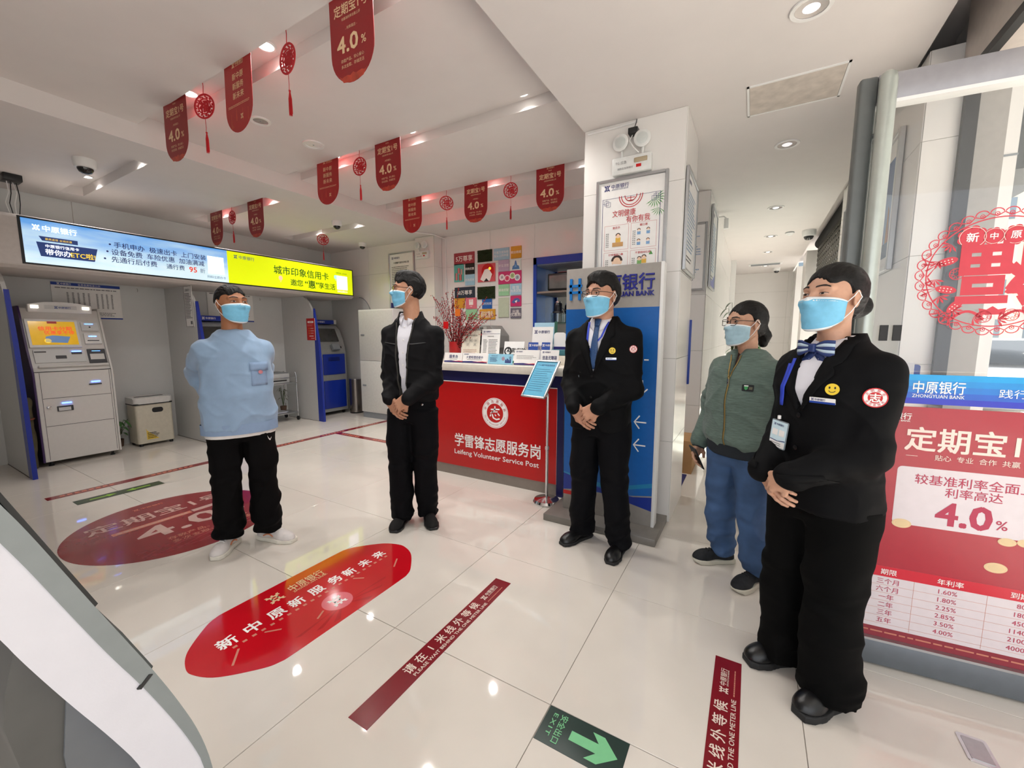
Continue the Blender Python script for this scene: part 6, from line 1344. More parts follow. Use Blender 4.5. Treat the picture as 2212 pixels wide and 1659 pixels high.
def d10(D, w, h): D.text('业务办理一本通', 0, h*.3, h*.2, M_txt, .006, w=w*.8); D.bank(-w*.42, h*.86, h*.12, M_txt, latin=False)
M_lb = mat('card_light_blue', '#8fc6dd', .4); M_bc = mat('card_blue', '#2f4f9f', .4)
slab('white desk board with purple ribbon foot reading service desk, behind the dark jacket', 'desk_sign', 'sign', 960, 999, 763, 786, 1.09, draw=d1)
slab('white desk board saying the lobby manager is on patrol', 'desk_sign', 'sign', 998, 1052, 764, 787, 1.09, draw=d2)
slab('light blue desk card with line drawings on the front edge of the desk', 'desk_sign', 'sign', 1054, 1107, 766, 789, 1.09, draw=d3, m=M_lb)
slab('white desk leaflet with three thin lines of print beside the light blue card', 'desk_sign', 'sign', 1110, 1163, 757, 790, 1.09, draw=d4)
slab('white desk sign about barrier-free information behind the tilted blue notice', 'desk_sign', 'sign', 1167, 1206, 757, 783, 1.14, draw=d5)
slab('tall cream information board with diagrams next to the red vase', 'desk_sign', 'sign', 996, 1034, 714, 764, 1.3, .12, d6, mat('cream_board', '#e4ddcc', .5))
slab('tall white information board with a table between cream board and grey terminal', 'desk_sign', 'sign', 1038, 1077, 711, 765, 1.3, .12, d7)
slab('deposit insurance board with black round emblem and green foot', 'desk_sign', 'sign', 1086, 1129, 738, 766, 1.24, .2, d8)
slab('white volunteer service board standing at the rear of the desk', 'desk_sign', 'sign', 1147, 1192, 706, 745, 1.42, .12, d9, base=True)
slab('pale blue board peeping over the white volunteer service board', 'desk_sign', 'sign', 1152, 1197, 697, 745, 1.5, .08, None, mat('pale_blue_board', '#a9cfe2', .4))
slab('dark green folder standing upright behind the white volunteer board', 'folder', 'folder', 1196, 1203, 695, 745, 1.5, .05, None, mat('folder_green', '#2e5b4a', .5))
slab('blue leaflet pack left of the folder sleeve on the desk', 'leaflet', 'leaflet', 1139, 1160, 740, 757, 1.3, .15, d10, M_bc); slab('blue leaflet pack right beside the teal box on the desk', 'leaflet', 'leaflet', 1168, 1186, 740, 758, 1.3, .15, d10, M_bc)
t = thing('tissue_box', 'small teal and white box on the desk behind the barrier-free sign', 'box', (-.12, 1.36, 1.1)); box('carton', -.07, .07, -.05, .05, 0, .085, mat('box_cream', '#dcd6c8', .5), t, .003); box('lid', -.072, .072, -.052, .052, .085, .135, mat('box_teal', '#39707a', .4), t, .003)
t = thing('code_stand', 'white rounded table stand with purple foot on the desk by the suited man', 'stand', (-.17, 1.46, 1.1)); poly('plate', rrect(.12, .15, .03, 5, 0, .215), .004, M_txt, t, face_M((0, 0, 0), '-y')); poly('foot_plate', rrect(.12, .16, .01, 3, 0, .08), .006, M_ink, t, face_M((0, -.004, 0), '-y')); box('foot', -.05, .05, -.02, .05, 0, .008, M_ink, t)
# grey terminal leaning behind the boards
t = thing('desk_terminal', 'grey slope-topped counter terminal with lettered edge behind the desk', 'terminal', (-1.97, 2.72, 0)); M_term = mat('terminal_grey', '#84827e', .45)
box('pedestal', -.2, .36, -.12, .26, 0, 1.2, M_term, t, .01); poly('head', [(-.24, 1.2), (.42, 1.2), (.42, 1.36), (.3, 1.5), (-.24, 1.5)], .3, M_term, t, Matrix(((1, 0, 0, 0), (0, 0, -1, .15), (0, 1, 0, 0), (0, 0, 0, 1))), .006); box('title_strip', -.22, .25, -.162, -.15, 1.44, 1.485, mat('strip_light', '#a8a6a1', .4), t); D = Draw(face_M((.02, -.163, 1.462), '-y'), t, .001); D.text('自助服务终端', 0, 0, .035, M_tblk, .006, w=.36); D.done('strip_print'); box('screen', -.18, .22, -.157, -.15, 1.24, 1.41, M_black, t)
# red vase with berry branches
t = thing('vase', 'square red vase standing on the service desk', 'vase', (-1.3, 1.34, 1.1)); bm = bmesh.new(); lathe_bm(bm, [(.0, 0), (.055, 0), (.062, .01), (.06, .19), (.064, .2), (.056, .2), (.05, .02), (0, .02)], 28); obj('shell', bm, mat('vase_red', '#b5151b', .3), t, smooth=40)
t = thing('berry_bouquet', 'tall bunch of red winter berry branches in the red vase', 'flowers', (-1.3, 1.34, 1.13)); M_berry = mat('berry_red', '#a3121f', .35, noise=.15, nscale=60); M_twig = mat('twig_brown', '#3e2a20', .8); rg = random.Random(11)
octa = [(1, 0, 0), (-1, 0, 0), (0, 1, 0), (0, -1, 0), (0, 0, 1), (0, 0, -1)]; of = [(0, 2, 4), (2, 1, 4), (1, 3, 4), (3, 0, 4), (2, 0, 5), (1, 2, 5), (3, 1, 5), (0, 3, 5)]
ends = [(rg.uniform(-.3, .3), rg.uniform(-.16, .16), rg.uniform(.42, .66)) for _ in range(22)]+[(rg.uniform(.2, .52), rg.uniform(-.12, .1), rg.uniform(.3, .46)) for _ in range(9)]+[(-.02, 0, .7), (.05, 0, .72), (-.1, 0, .68), (.15, 0, .62), (.54, -.05, .43), (.5, 0, .24)]
for e in ends:
    bm = bmesh.new(); P0 = Vector((rg.uniform(-.03, .03), rg.uniform(-.03, .03), .05)); E = Vector(e); mid = P0.lerp(E, .5)+Vector((0, 0, .08 if E.z > .3 else .14)); pts = [P0*(1-u)**2+mid*2*u*(1-u)+E*u*u for u in np.linspace(0, 1, 9)]; tube_bm(bm, pts, .0022, 4)
    for k in range(34):
        u = .18+.8*k/33; i = min(7, int(u*8)); f_ = u*8-i; p = pts[i].lerp(pts[i+1], f_)+Vector((rg.gauss(0, .009), rg.gauss(0, .009), rg.gauss(0, .006))); r = rg.uniform(.0055, .0085); vs_ = [bm.verts.new(p+Vector(o)*r) for o in octa]
        for q in of: f2 = bm.faces.new([vs_[j] for j in q]); f2.material_index = 1; f2.smooth = True
    o = obj('berry_branch', bm, [M_twig, M_berry], t); stuff(o)
for (x, z, m) in ((.02, .3, M_red), (.17, .42, mat('ornament_orange', '#d06a1e', .4))):
    box('paper_ornament', x-.03, x+.03, -.17, -.165, z, z+.07, m, t)
# ---- notice stand in front of the desk
t = thing('notice_stand', 'chrome floor stand with tilted blue notice in front of the red desk', 'stand', (-.02, .885, 0)); lathe('base', [(0, 0), (.108, 0), (.112, .012), (.1, .03), (.03, .042), (.014, .05)], M_steel, t, 40); lathe('pole', [(.0125, .04), (.0125, .45)], M_steel, t, 20); lathe('collar', [(.0125, .44), (.017, .445), (.017, .47), (.011, .475)], M_steel, t, 20); lathe('pole', [(.01, .47), (.01, .9)], M_steel, t, 20)
F = Matrix.Translation((-.045, -.035, 1.02)) @ Matrix.Rotation(-.16, 4, 'Z') @ Matrix.Rotation(math.radians(52), 4, 'X')
for a in ((-.115, -.1, -.175, .175), (.1, .115, -.175, .175), (-.115, .115, .16, .175), (-.115, .115, -.175, -.16)): bm = bmesh.new(); box_bm(bm, *a, -.008, .01); bevel(bm, .004, 2); bmesh.ops.transform(bm, matrix=F, verts=bm.verts); obj('frame_rail', bm, M_alu, t, smooth=40)
bm = bmesh.new(); box_bm(bm, -.105, .105, -.165, .165, -.006, .002); bmesh.ops.transform(bm, matrix=F, verts=bm.verts); obj('sheet', bm, mat('notice_cyan', '#3f9fc2', .4), t); D = Draw(F, t, .0028); D.text('个人客户权益告知书', 0, .13, .018, M_ink); D.lines(-.085, .085, .1, -.12, 11, mat('cyan_print', '#1f6d8f', .5), .22, .3, 5); D.done('sheet_print'); tube('tilt_joint', [(0, 0, .88), (-.03, -.025, 1.005)], .012, M_steel, t)
# ---- tall blue and grey sign
t = thing('totem_sign', 'tall grey and blue bank totem sign behind the suited man', 'sign', (.51, .79, 0)); x0, x1 = -.325, .325; M_tg = mat('totem_grey', '#9c9791', .4, .2); M_tb = mat('totem_blue', '#0d5fae', .35); 
box('base', -.41, .39, -.215, .215, 0, .05, mat('totem_base', '#7f7a74', .45, .3), t, .004); box('panel', x0, x1, -.04, .04, .05, 1.83, M_tg, t, .003); box('side_profile', x1, x1+.02, -.045, .045, .05, 1.832, M_white, t, .002)
D = Draw(face_M((0, -.04, 0), '-y'), t, .001); D.poly([(x0, .25), (-.1, .22), (.15, .24), (x1, .27), (x1, 1.548), (x0, 1.548)], M_tb); D.poly([(x0, .2), (-.1, .235), (.12, .2), (x1, .16), (x1, .26), (.2, .24), (0, .25), (x0, .33)], mat('totem_navy', '#14308c', .35), dz=.0004); D.poly([(x0, .3), (-.1, .27), (.1, .27), (x1, .33), (x1, .36), (.1, .3), (-.1, .3), (x0, .34)], mat('totem_teal', '#1f7fae', .35), dz=.0003)
D.rect(x0, .165, -.1, .195, M_red, dz=.0002)
for z in (.775, .614): D.line([(.19, z), (.27, z)], .009, M_txt, dz=.0007); D.line([(.225, z+.045), (.19, z), (.225, z-.045)], .009, M_txt, dz=.0008)
D.line([(.18, 1.06), (.235, 1.06), (.235, .975)], .009, M_txt, dz=.0007); D.line([(.2, 1.005), (.235, .97), (.27, 1.005)], .009, M_txt, dz=.0008); D.line([(.24, 1.2), (.27, 1.2)], .009, M_txt, dz=.0007); D.done('totem_print')
def raised(t, s_, x, z, size, m, w, y, th=.012, bold=.015):
    co, fs = text_mesh(s_, size, bold); k = w/(co[:, 0].max()-co[:, 0].min()); V = [(x+c[0]*k, y-th-c[2], z+c[1]) for c in co]+[(x+c[0]*k, y, z+c[1]) for c in co]; n = len(co); E = {}
    for f_ in fs:
        for a, b in zip(f_, f_[1:]+f_[:1]): E[(a, b)] = 1
    side = [(a, a+n, b+n, b) for (a, b) in E if (b, a) not in E]; obj('raised_letters', mesh_of('raised_letters', V, list(fs)+side), m, t)
raised(t, '中原银行', .08, 1.715, .115, mat('letter_indigo', '#262a8c', .3), .42, -.04); raised(t, 'ZHONGYUAN BANK', .08, 1.638, .045, MATS['letter_indigo'], .42, -.04)
for sg in (-1, 1):
    for a in ((-.245-.045+sg*0, 0),): pass
    box('raised_logo', -.262+sg*.032, -.245+sg*.032, -.055, -.04, 1.61, 1.76, mat('logo_blue', '#1f7fd0', .3), t); 
for z in (1.655, 1.7): box('raised_logo', -.3, -.205, -.055, -.04, z, z+.018, MATS['logo_blue'], t)
# ================= things on the walls =================
W0 = 3.016
CC = dict(dred='#a33a44', turf='#20300f', sky='#9fc4d6', orange='#d79a2b', teal='#5fb0a6', blk='#1b1614', red='#d4545c', lil='#b9a3bb', wht='#dfe3dc', mag='#c42d68', navy='#26303f', grn='#93c79a', pink='#d9707f', blu='#1f5ca8', grey='#6b6673', pale='#b9c4ac')
M_tl = mat('card_text', '#f1ece6', .6, noise=0); M_tf = mat('card_text_faint', '#cfd9dc', .6, noise=0)
def card(x0, z1, x1, z0, col, label, txt=None, deco=None, bold=.012):
    t = thing('wall_card', label, 'card', ((x0+x1)/2, W0, (z0+z1)/2), group='cards on the tiled wall'); w, h = x1-x0, z1-z0; F = face_M((0, 0, 0), '-y'); poly('board', rrect(w, h, .002, 1), .008, mat('card_'+col, CC[col], .5), t, F)
    D = Draw(F, t, .0088)
    if txt:
        L = txt.split('/'); 
        for k, s_ in enumerate(L): D.text(s_, 0, (len(L)-1)*h*.14-k*h*.28, min(h*.55/len(L)**.5, w*.95/len(s_)), M_tl, bold)
    if deco: deco(D, w, h)
    D.done('card_print')
def gifts(D, w, h):
    for k, (x, y, a, b) in enumerate(((-.25, -.2, .2, .4), (.15, -.25, .25, .35), (0, .12, .22, .3), (.28, .05, .15, .3))): D.rect(w*(x-a/2), h*(y-b/2), w*(x+a/2), h*(y+b/2), M_red, dz=.0002*k); D.rect(w*(x-.02), h*(y-b/2), w*(x+.02), h*(y+b/2), M_tl, dz=.0002*k+.0001)
def fan(D, w, h): D.disc(w*.08, h*.08, w*.36, M_red); D.poly([(-w*.35, -h*.35), (-w*.1, h*.18), (w*.12, h*.22), (w*.33, -h*.1), (w*.2, -h*.45), (-w*.15, -h*.48)], M_tl, dz=.0002); D.disc(w*.2, h*.22, w*.07, M_ledo, dz=.0003); D.poly([(-w*.15, -h*.48), (w*.15, -h*.48), (w*.0, -h*.3)], M_tblk, dz=.0004)
def coins(D, w, h):
    for k, (x, y, c) in enumerate(((-.34, .05, '#e9d9dc'), (-.11, -.05, '#d85a80'), (.12, .12, '#b9cf8a'), (.33, -.05, '#b9c6d6'))): D.ring(w*x, h*y, h*.2, h*.26, M_tl); D.disc(w*x, h*y, h*.2, mat('coin_%d' % k, c, .5)); D.text('满减优惠'[k], w*x, h*y, h*.24, M_red if k == 1 else M_tgrey, .01, dz=.0005)
def castle(D, w, h): D.poly([(-w*.35, -h*.4), (w*.38, -h*.4), (w*.3, -h*.1), (w*.15, -h*.05), (w*.05, h*.35), (-w*.05, h*.38), (-w*.12, .0), (-w*.28, -h*.1)], mat('ill_blue', '#4f7fb5', .5)); D.poly([(-w*.1, -h*.2), (w*.1, -h*.2), (0, h*.1)], mat('ill_blue_l', '#7fa6cd', .5), dz=.0002)
def tower(D, w, h): 
    for k in (-1, 0, 1): D.rect(w*(k*.14-.05), h*.1, w*(k*.14+.05), h*.35, M_tl)
    D.rect(-w*.19, -h*.15, w*.19, h*.12, M_tl); D.text('中原', 0, -h*.28, h*.14, M_tl)
def shoe_(D, w, h): D.poly([(-w*.4, -h*.1), (-w*.1, h*.25), (w*.2, h*.28), (w*.42, h*.05), (w*.3, -h*.12), (w*.05, -h*.05), (-w*.15, -h*.25)], mat('ill_indigo', '#4c5f9a', .5)); D.poly([(-w*.1, -h*.02), (w*.15, h*.1), (w*.05, -h*.2)], M_tl, dz=.0002)
card(-2.603, 2.59, -2.227, 2.419, 'dred', 'dull red wall card for the fifty-thousand tier of gifts', '5万尊享'); card(-2.17, 2.59, -1.92, 2.423, 'turf', 'dark green turf panel in the top row of wall cards')
card(-1.893, 2.587, -1.637, 2.425, 'sky', 'wide sky blue wall card in the top row', '千惠万家购物/指尖上的中原', bold=.002); card(-1.608, 2.589, -1.44, 2.427, 'orange', 'square orange wall card at the top corner', '积分商城')
card(-2.606, 2.431, -2.425, 2.168, 'teal', 'teal wall card with red gift boxes', deco=gifts); card(-2.397, 2.425, -2.229, 2.269, 'blk', 'black wall card with white lettering beside the gift boxes', '网购优惠'); card(-2.17, 2.394, -1.867, 2.139, 'red', 'pinkish red wall card with a fan picture', deco=fan)
card(-1.814, 2.422, -1.637, 2.266, 'lil', 'lilac wall card under the sky blue one', '折生活馆', bold=.004); card(-1.614, 2.415, -1.447, 2.262, 'wht', 'white wall card with a blue castle drawing', deco=castle); card(-2.4, 2.264, -2.228, 2.107, 'sky', 'square sky blue wall card under the black one', '乐购周末', bold=.002)
card(-1.814, 2.26, -1.439, 2.088, 'mag', 'wide magenta wall card with four round coins', deco=coins); card(-2.6, 2.087, -2.225, 1.924, 'navy', 'slate wall card for the five-hundred-thousand tier behind the berries', '50万尊享'); card(-2.179, 2.071, -1.873, 1.894, 'turf', 'large dark green turf panel amid the wall cards')
card(-1.811, 2.083, -1.635, 1.928, 'grn', 'light green wall card beside the large turf panel', '家政优配', bold=.006); card(-1.614, 2.081, -1.441, 1.93, 'sky', 'sky blue wall card with two lines of print', '年货/免费送到', bold=.006); card(-2.608, 1.927, -2.412, 1.776, 'orange', 'orange wall card mostly behind the berry branches'); card(-2.394, 1.924, -2.197, 1.762, 'pink', 'pink wall card with a white tower emblem', deco=tower)
card(-2.097, 1.898, -1.928, 1.756, 'blu', 'small bright blue wall card below the large turf panel', '财付无忧', bold=.006); card(-1.816, 1.901, -1.642, 1.625, 'pale', 'tall pale green wall card'); card(-1.614, 1.917, -1.44, 1.772, 'mag', 'magenta wall card with a blue shoe drawing', deco=shoe_); card(-2.145, 1.746, -1.87, 1.599, 'orange', 'wide amber wall card at the foot of the card wall', '积分换礼/好运连连', bold=.006); card(-1.614, 1.749, -1.442, 1.606, 'grey', 'grey wall card at the lower corner', '出境/优惠购', bold=.006); card(-2.397, 1.75, -2.184, 1.603, 'grn', 'green wall card half behind the berry branches')
# turf blades on the two green panels
M_turf = mat('turf_blade', '#2c4014', .8, noise=.3, nscale=90)
rg = random.Random(2)
for o in [o for o in COL.objects if o.get('label') and 'dark green turf panel' in o['label'] and o['category'] == 'card']:
    bb = [ch for ch in o.children if ch.name.startswith('board')][0]; w, h = bb.dimensions.x, bb.dimensions.z; V = []; Fs = []
    for k in range(900):
        x, z = rg.uniform(-w/2, w/2), rg.uniform(-h/2, h/2); a = rg.uniform(0, PI); dx, dz = .003*math.cos(a), .003*math.sin(a); n = len(V); V += [(x-dx, -.008, z-dz), (x+dx, -.008, z+dz), (x+rg.uniform(-.006, .006), -.022, z+rg.uniform(-.008, .004))]; Fs.append((n, n+1, n+2))
    stuff(obj('turf_blades', mesh_of('turf_blades', V, Fs), M_turf, o))
# ---- blue niche
t = thing('display_niche', 'blue-framed display niche with mirror back set into the tiled wall', 'shelf', (-1.244, 3.02, .62)); M_nb = mat('niche_blue', '#1440a0', .35); M_nb2 = mat('niche_blue_light', '#4a7fd0', .35); M_mir = mat('mirror', '#dfe6e6', .02, 1., noise=0)
box('side_board', 0, .012, -.02, .33, 0, 1.775, M_nb2, t); box('frame_rail', -.002, .045, -.03, -.004, 0, 1.78, M_nb, t); box('frame_rail', -.002, 1.14, -.03, -.004, 1.69, 1.78, M_nb, t); box('top_board', 0, 1.14, -.004, .33, 1.68, 1.69, mat('niche_grey', '#8d93a6', .4), t); box('mirror_back', .012, 1.14, .325, .335, 0, 1.7, M_mir, t); box('bottom_board', 0, 1.14, -.004, .33, 0, .02, M_nb, t)
box('wood_shelf', .012, 1.14, .0, .32, 1.31, 1.335, mat('shelf_wood', '#8b7d72', .5, noise=.2, nscale=8, stretch=(.3, 6, 6)), t); box('glass_shelf', .012, 1.14, .0, .32, .905, .92, glass_mat('shelf_glass', (.7, .85, .8)), t); box('side_board', 1.128, 1.14, -.004, .33, 0, 1.69, M_nb, t)
t = thing('toaster_oven', 'black toaster oven with window on the wooden shelf of the niche', 'oven', (-.86, 3.17, 1.956)); box('case', -.2, .2, -.13, .13, .006, .23, M_black, t, .02); box('door_window', -.17, .1, -.135, -.129, .03, .2, mat('oven_glass', '#6c6a68', .15, noise=.2, nscale=6), t, .002); box('control_strip', .11, .19, -.134, -.128, .03, .2, mat('oven_panel', '#332723', .4), t); tube('handle', [(-.1, -.02, .23), (-.09, -.02, .25), (.07, -.02, .25), (.08, -.02, .23)], .006, M_black, t); [lathe('knob', [(0, 0), (.014, 0), (.012, .012), (0, .013)], M_steel, t, 14, loc=(.15, -.134, z), rot=(PI/2, 0, 0)) for z in (.06, .11, .16)]
[lathe('foot', [(0, 0), (.012, 0), (.012, .008)], M_black, t, 10, loc=(x, y, 0)) for x in (-.17, .17) for y in (-.1, .1)]
t = thing('food_blender', 'black-headed glass food chopper with cord on the glass shelf', 'blender', (-.95, 3.16, 1.541)); poly('glass_bowl', rrect(.16, .16, .03), .13, glass_mat('bowl_glass', (.82, .86, .86)), t, bev=.01); lathe('lid', [(0, .13), (.075, .13), (.07, .15), (.05, .155)], M_black, t, 24); lathe('motor_head', [(.055, .15), (.06, .17), (.055, .25), (.045, .265), (0, .265)], mat('blender_navy', '#12141f', .3), t, 24); lathe('cap', [(0, .262), (.042, .262), (.04, .285), (0, .288)], M_steel, t, 24); lathe('blade_shaft', [(.006, .01), (.006, .13)], M_steel, t, 8); tube('cord', [(.05, 0, .2), (.12, -.02, .16), (.2, -.04, .06), (.26, 0, .02), (.22, .05, .015), (.16, .0, .012), (.24, -.05, .012), (.3, .0, .012)], .005, M_black, t)
t = thing('mug', 'white rounded canister on the glass shelf beside the food chopper', 'canister', (-.48, 3.17, 1.541)); lathe('body', [(0, 0), (.05, 0), (.055, .02), (.055, .15), (.045, .18), (0, .185)], mat('canister_white', '#cfccd0', .3), t, 24); lathe('lid_ring', [(.056, .145), (.057, .15), (.056, .155)], M_grey, t, 24)
# ---- far wall: framed rules, emergency light, cabinet, conduit
def emergency(loc, label, sc=1.):
    t = thing('emergency_light', label, 'light', loc); M_el = mat('emergency_white', '#dfe0dd', .35)
    box('case', -.135*sc, .135*sc, -.045*sc, 0, 0, .115*sc, M_el, t, .008*sc); box('test_panel', .02*sc, .11*sc, -.047*sc, -.044*sc, .06*sc, .09*sc, mat('tan_panel', '#b3a387', .5), t, .004*sc); D = Draw(face_M((0, -.0455*sc, 0), '-y'), t, .001); D.text('TG 应急', -.07*sc, .075*sc, .022*sc, M_tgrey); D.text('消防应急照明灯', -.04*sc, .035*sc, .016*sc, M_tgrey); D.rect(.035*sc, .028*sc, .07*sc, .048*sc, M_red); D.done('case_print')
    for sg in (-1, 1):
        M0 = Matrix.Translation((sg*.073*sc, -.05*sc, .205*sc)) @ Matrix.Rotation(PI/2+.05, 4, 'X') @ Matrix.Rotation(sg*.12, 4, 'Y')
        for nm, prof, m in (('lamp_shell', [(0, -.05), (.03, -.045), (.052, -.005), (.056, .012), (.05, .016)], M_el), ('lamp_reflector', [(.05, .012), (.035, -.01), (.015, -.02), (0, -.02)], mat('lamp_facets', '#8f8c88', .25, .9, noise=.5, nscale=120)), ('lamp_bulb', [(0, -.015), (.009, -.012), (.009, .0), (0, .006)], mat('bulb_glass', '#f2f2ec', .1)), ('lamp_lens', [(.05, .0145), (.03, .017), (0, .018)], glass_mat('lamp_lens', (.9, .92, .92)))):
            bm = bmesh.new(); lathe_bm(bm, [(r*sc, z*sc) for r, z in prof], 28, M0); obj(nm, bm, m, t, smooth=40)
        tube('lamp_arm', [(sg*.073*sc, -.03*sc, .16*sc), (sg*.07*sc, -.025*sc, .11*sc)], .01*sc, M_el, t)
    return t
emergency((-3.06, 2.84, 2.53), 'twin-headed emergency light on the far tiled pillar near the framed rules', .95)
t = emergency((.565, 1.002, 2.49), 'twin-headed emergency light on the pillar above the health poster'); box('plug_box', -.025, .04, -.06, 0, .25, .29, M_black, t, .004); tube('lead', [(.01, -.03, .29), (.02, -.02, .33), (.02, -.004, .36)], .003, M_black, t); tube('lead', [(.0, -.03, .25), (-.01, -.06, .2), (.02, -.08, .15), (.05, -.05, .12)], .004, M_white, t)
tube_t = tag(tube('conduit', [(.23, 1.0, 2.83), (.45, 1.0, 2.83), (.59, 1.0, 2.835)], .008, M_white), 'thin white cable duct along the top of the pillar', 'conduit')
tag(tube('conduit', [(-2.95, 2.5, 2.845), (-2.8, 2.75, 2.845), (-2.76, 3.008, 2.82), (-2.76, 3.008, 2.0), (-2.76, 3.008, .05)], .009, M_white), 'white pipe running from the ceiling down the tiled wall', 'conduit')
def framed(name, label, loc, w, h, facing, draw, fr=M_alu, fw=.022, th=.022):
    t = thing(name, label, 'poster', loc); F = face_M((0, 0, 0), facing)
    for a in ((-w/2, -w/2+fw, -h/2, h/2), (w/2-fw, w/2, -h/2, h/2), (-w/2+fw, w/2-fw, h/2-fw, h/2), (-w/2+fw, w/2-fw, -h/2, -h/2+fw)): bm = bmesh.new(); box_bm(bm, *a, 0, th); bevel(bm, .004, 1); bmesh.ops.transform(bm, matrix=F, verts=bm.verts); obj('frame_rail', bm, fr, t, smooth=35)
    bm = bmesh.new(); box_bm(bm, -w/2+fw*.8, w/2-fw*.8, -h/2+fw*.8, h/2-fw*.8, 0, th*.45); bmesh.ops.transform(bm, matrix=F, verts=bm.verts); obj('sheet', bm, M_paper, t); D = Draw(F, t, th*.45+.0008); draw(D, w-2*fw, h-2*fw); D.done('poster_print'); return t
def rules(D, w, h): D.bank(-w*.42, h*.43, h*.045, M_ink, latin=False); D.text('中原银行服务价格公告', 0, h*.34, h*.04, M_tblk, .01); D.lines(-w*.42, w*.42, h*.28, -h*.36, 20, M_tgrey, .4, .3, 9); D.poly([(-w/2, -h/2), (w/2, -h/2), (w/2, -h*.46), (0, -h*.44), (-w/2, -h*.4)], M_ink)
framed('framed_rules', 'framed page of printed rules on the far tiled wall behind the man in the jacket', (-3.62, 2.943, 2.25), .56, .9, '-y', rules)
t = thing('metal_cabinet', 'white metal locker cabinet against the far wall behind the man in the jacket', 'cabinet', (-3.85, 2.72, 0)); box('body', -.4, .4, -.16, .2, .1, 1.78, M_white, t, .006); box('plinth', -.39, .39, -.14, .2, 0, .1, M_grey, t)
for k, (a, b) in enumerate(((.12, .95), (.96, 1.76))): box('door', -.385, .385, -.17, -.16, a, b, mat('cabinet_door', '#d9d9d4', .4), t, .004); box('handle', -.34, -.26, -.178, -.17, (a+b)/2, (a+b)/2+.025, M_grey, t, .003)
# ---- health poster and frames on the pillar
def health(D, w, h):
    dk = mat('poster_navy', '#2c2f6f', .5); rd = mat('poster_red', '#c23a40', .5); D.bank(-w*.42, h*.45, h*.055, M_ink)
    y0, y1 = h*.35, -h*.47; D.frame(-w*.44, y1, w*.44, y0, .004, dk)
    for sx, sy, yy in ((-1, 1, y0), (1, 1, y0), (-1, -1, y1), (1, -1, y1)):
        for k in range(3): D.frame(sx*w*(.44-.03*k)-sx*.03, yy-sy*.012*k-sy*.03, sx*w*(.44-.03*k), yy-sy*.012*k, .003, dk, dz=.0002)
    for r in (.085, .07, .045): D.ring(0, h*.36, r-.006, r, rd, a0=180, a1=360)
    D.line([(-.03, h*.335), (.03, h*.335)], .005, rd); D.line([(0, h*.35), (0, h*.31)], .005, rd); D.line([(-.022, h*.31), (.022, h*.31)], .005, rd)
    g = mat('bamboo_green', '#4f9a4a', .5)
    for k in range(11): a = -2.6+.32*k; D.poly([(w*.36, h*.3), (w*.36+.05*math.cos(a)-.006*math.sin(a), h*.3+.05*math.sin(a)+.006*math.cos(a)), (w*.36+.07*math.cos(a), h*.3+.07*math.sin(a))], g)
    for k in range(7): a = -2.9+.35*k; D.poly([(w*.42, h*.21), (w*.42+.04*math.cos(a)-.005*math.sin(a), h*.21+.04*math.sin(a)+.005*math.cos(a)), (w*.42+.06*math.cos(a), h*.21+.06*math.sin(a))], g)
    D.text('文明健康', -w*.1, h*.205, .05, rd, .008, w=w*.36); D.text('有你有我', w*.12, h*.14, .05, rd, .008, w=w*.36)
    sk_, hr = mat('ill_skin', '#f0cdb0', .5), mat('ill_hair', '#3a2320', .5); body = [mat('ill_yellow', '#e0b24a', .5), mat('ill_blue2', '#7da5cf', .5), mat('ill_white', '#e9ecef', .5), mat('ill_green', '#7fb36a', .5)]
    def fig(x, y, k, m, mask=False): D.rect(x-.3*k, y-.75*k, x+.3*k, y-.2*k, m); D.disc(x, y, .28*k, sk_, dz=.0002); D.ring(x, y+.02*k, .2*k, .31*k, hr, a0=0, a1=180, n=12, dz=.0003); D.rect(x-.2*k, y-.2*k, x+.2*k, y-.04*k, body[2], dz=.0004) if mask else None
    for (x0, x1, a, b, ti) in ((-.4, -.02, .1, -.13, '勤洗手'), (.02, .4, .1, -.13, '戴口罩'), (-.4, -.02, -.15, -.38, '打喷嚏捂口鼻'), (.02, .4, -.15, -.38, '不要随地吐痰')):
        D.frame(w*x0, h*b, w*x1, h*a, .002, rd); D.text(ti, w*(x0+x1)/2, h*a-.018, .018, rd, .006)
        for q in range(2): D.lines(w*x0+.012+.012*q, w*x0+.02+.012*q, h*a-.05, h*b+.02, 8, M_tgrey, .5, .1, q)
    fig(-w*.18, -h*.0, .06, body[0]); D.rect(-w*.27, -h*.1, -w*.1, -h*.06, mat('ill_tan', '#c99a62', .5), dz=.0005)
    for dx, dy in ((-.07, .03), (.07, .03), (-.07, -.065), (.07, -.065)): fig(w*(.21+dx), h*dy+.0, .04, body[1], True)
    D.disc(-w*.19, -h*.24, .038, sk_); D.ring(-w*.19, -h*.235, .026, .042, hr, a0=0, a1=180, n=14, dz=.0003); D.poly([(-w*.28, -h*.33), (-w*.1, -h*.33), (-w*.12, -h*.27), (-w*.25, -h*.26)], body[2], dz=.0005)
    fig(w*.16, -h*.23, .05, body[3]); fig(w*.23, -h*.22, .055, body[0]); D.poly([(w*.3, -h*.2), (w*.36, -h*.2), (w*.33, -h*.165)], g)
    D.disc(0, -h*.43, .02, rd); D.text('中原', 0, -h*.43, .014, M_txt, .006, dz=.0006); D.text('创建文明城', -w*.24, -h*.43, .018, rd, w=w*.3); D.text('争做文明人', w*.24, -h*.43, .018, rd, w=w*.3)
framed('health_poster', 'aluminium-framed civility and health poster with small cartoons on the pillar', (.562, 1.002, 2.08), .505, .8, '-y', health)
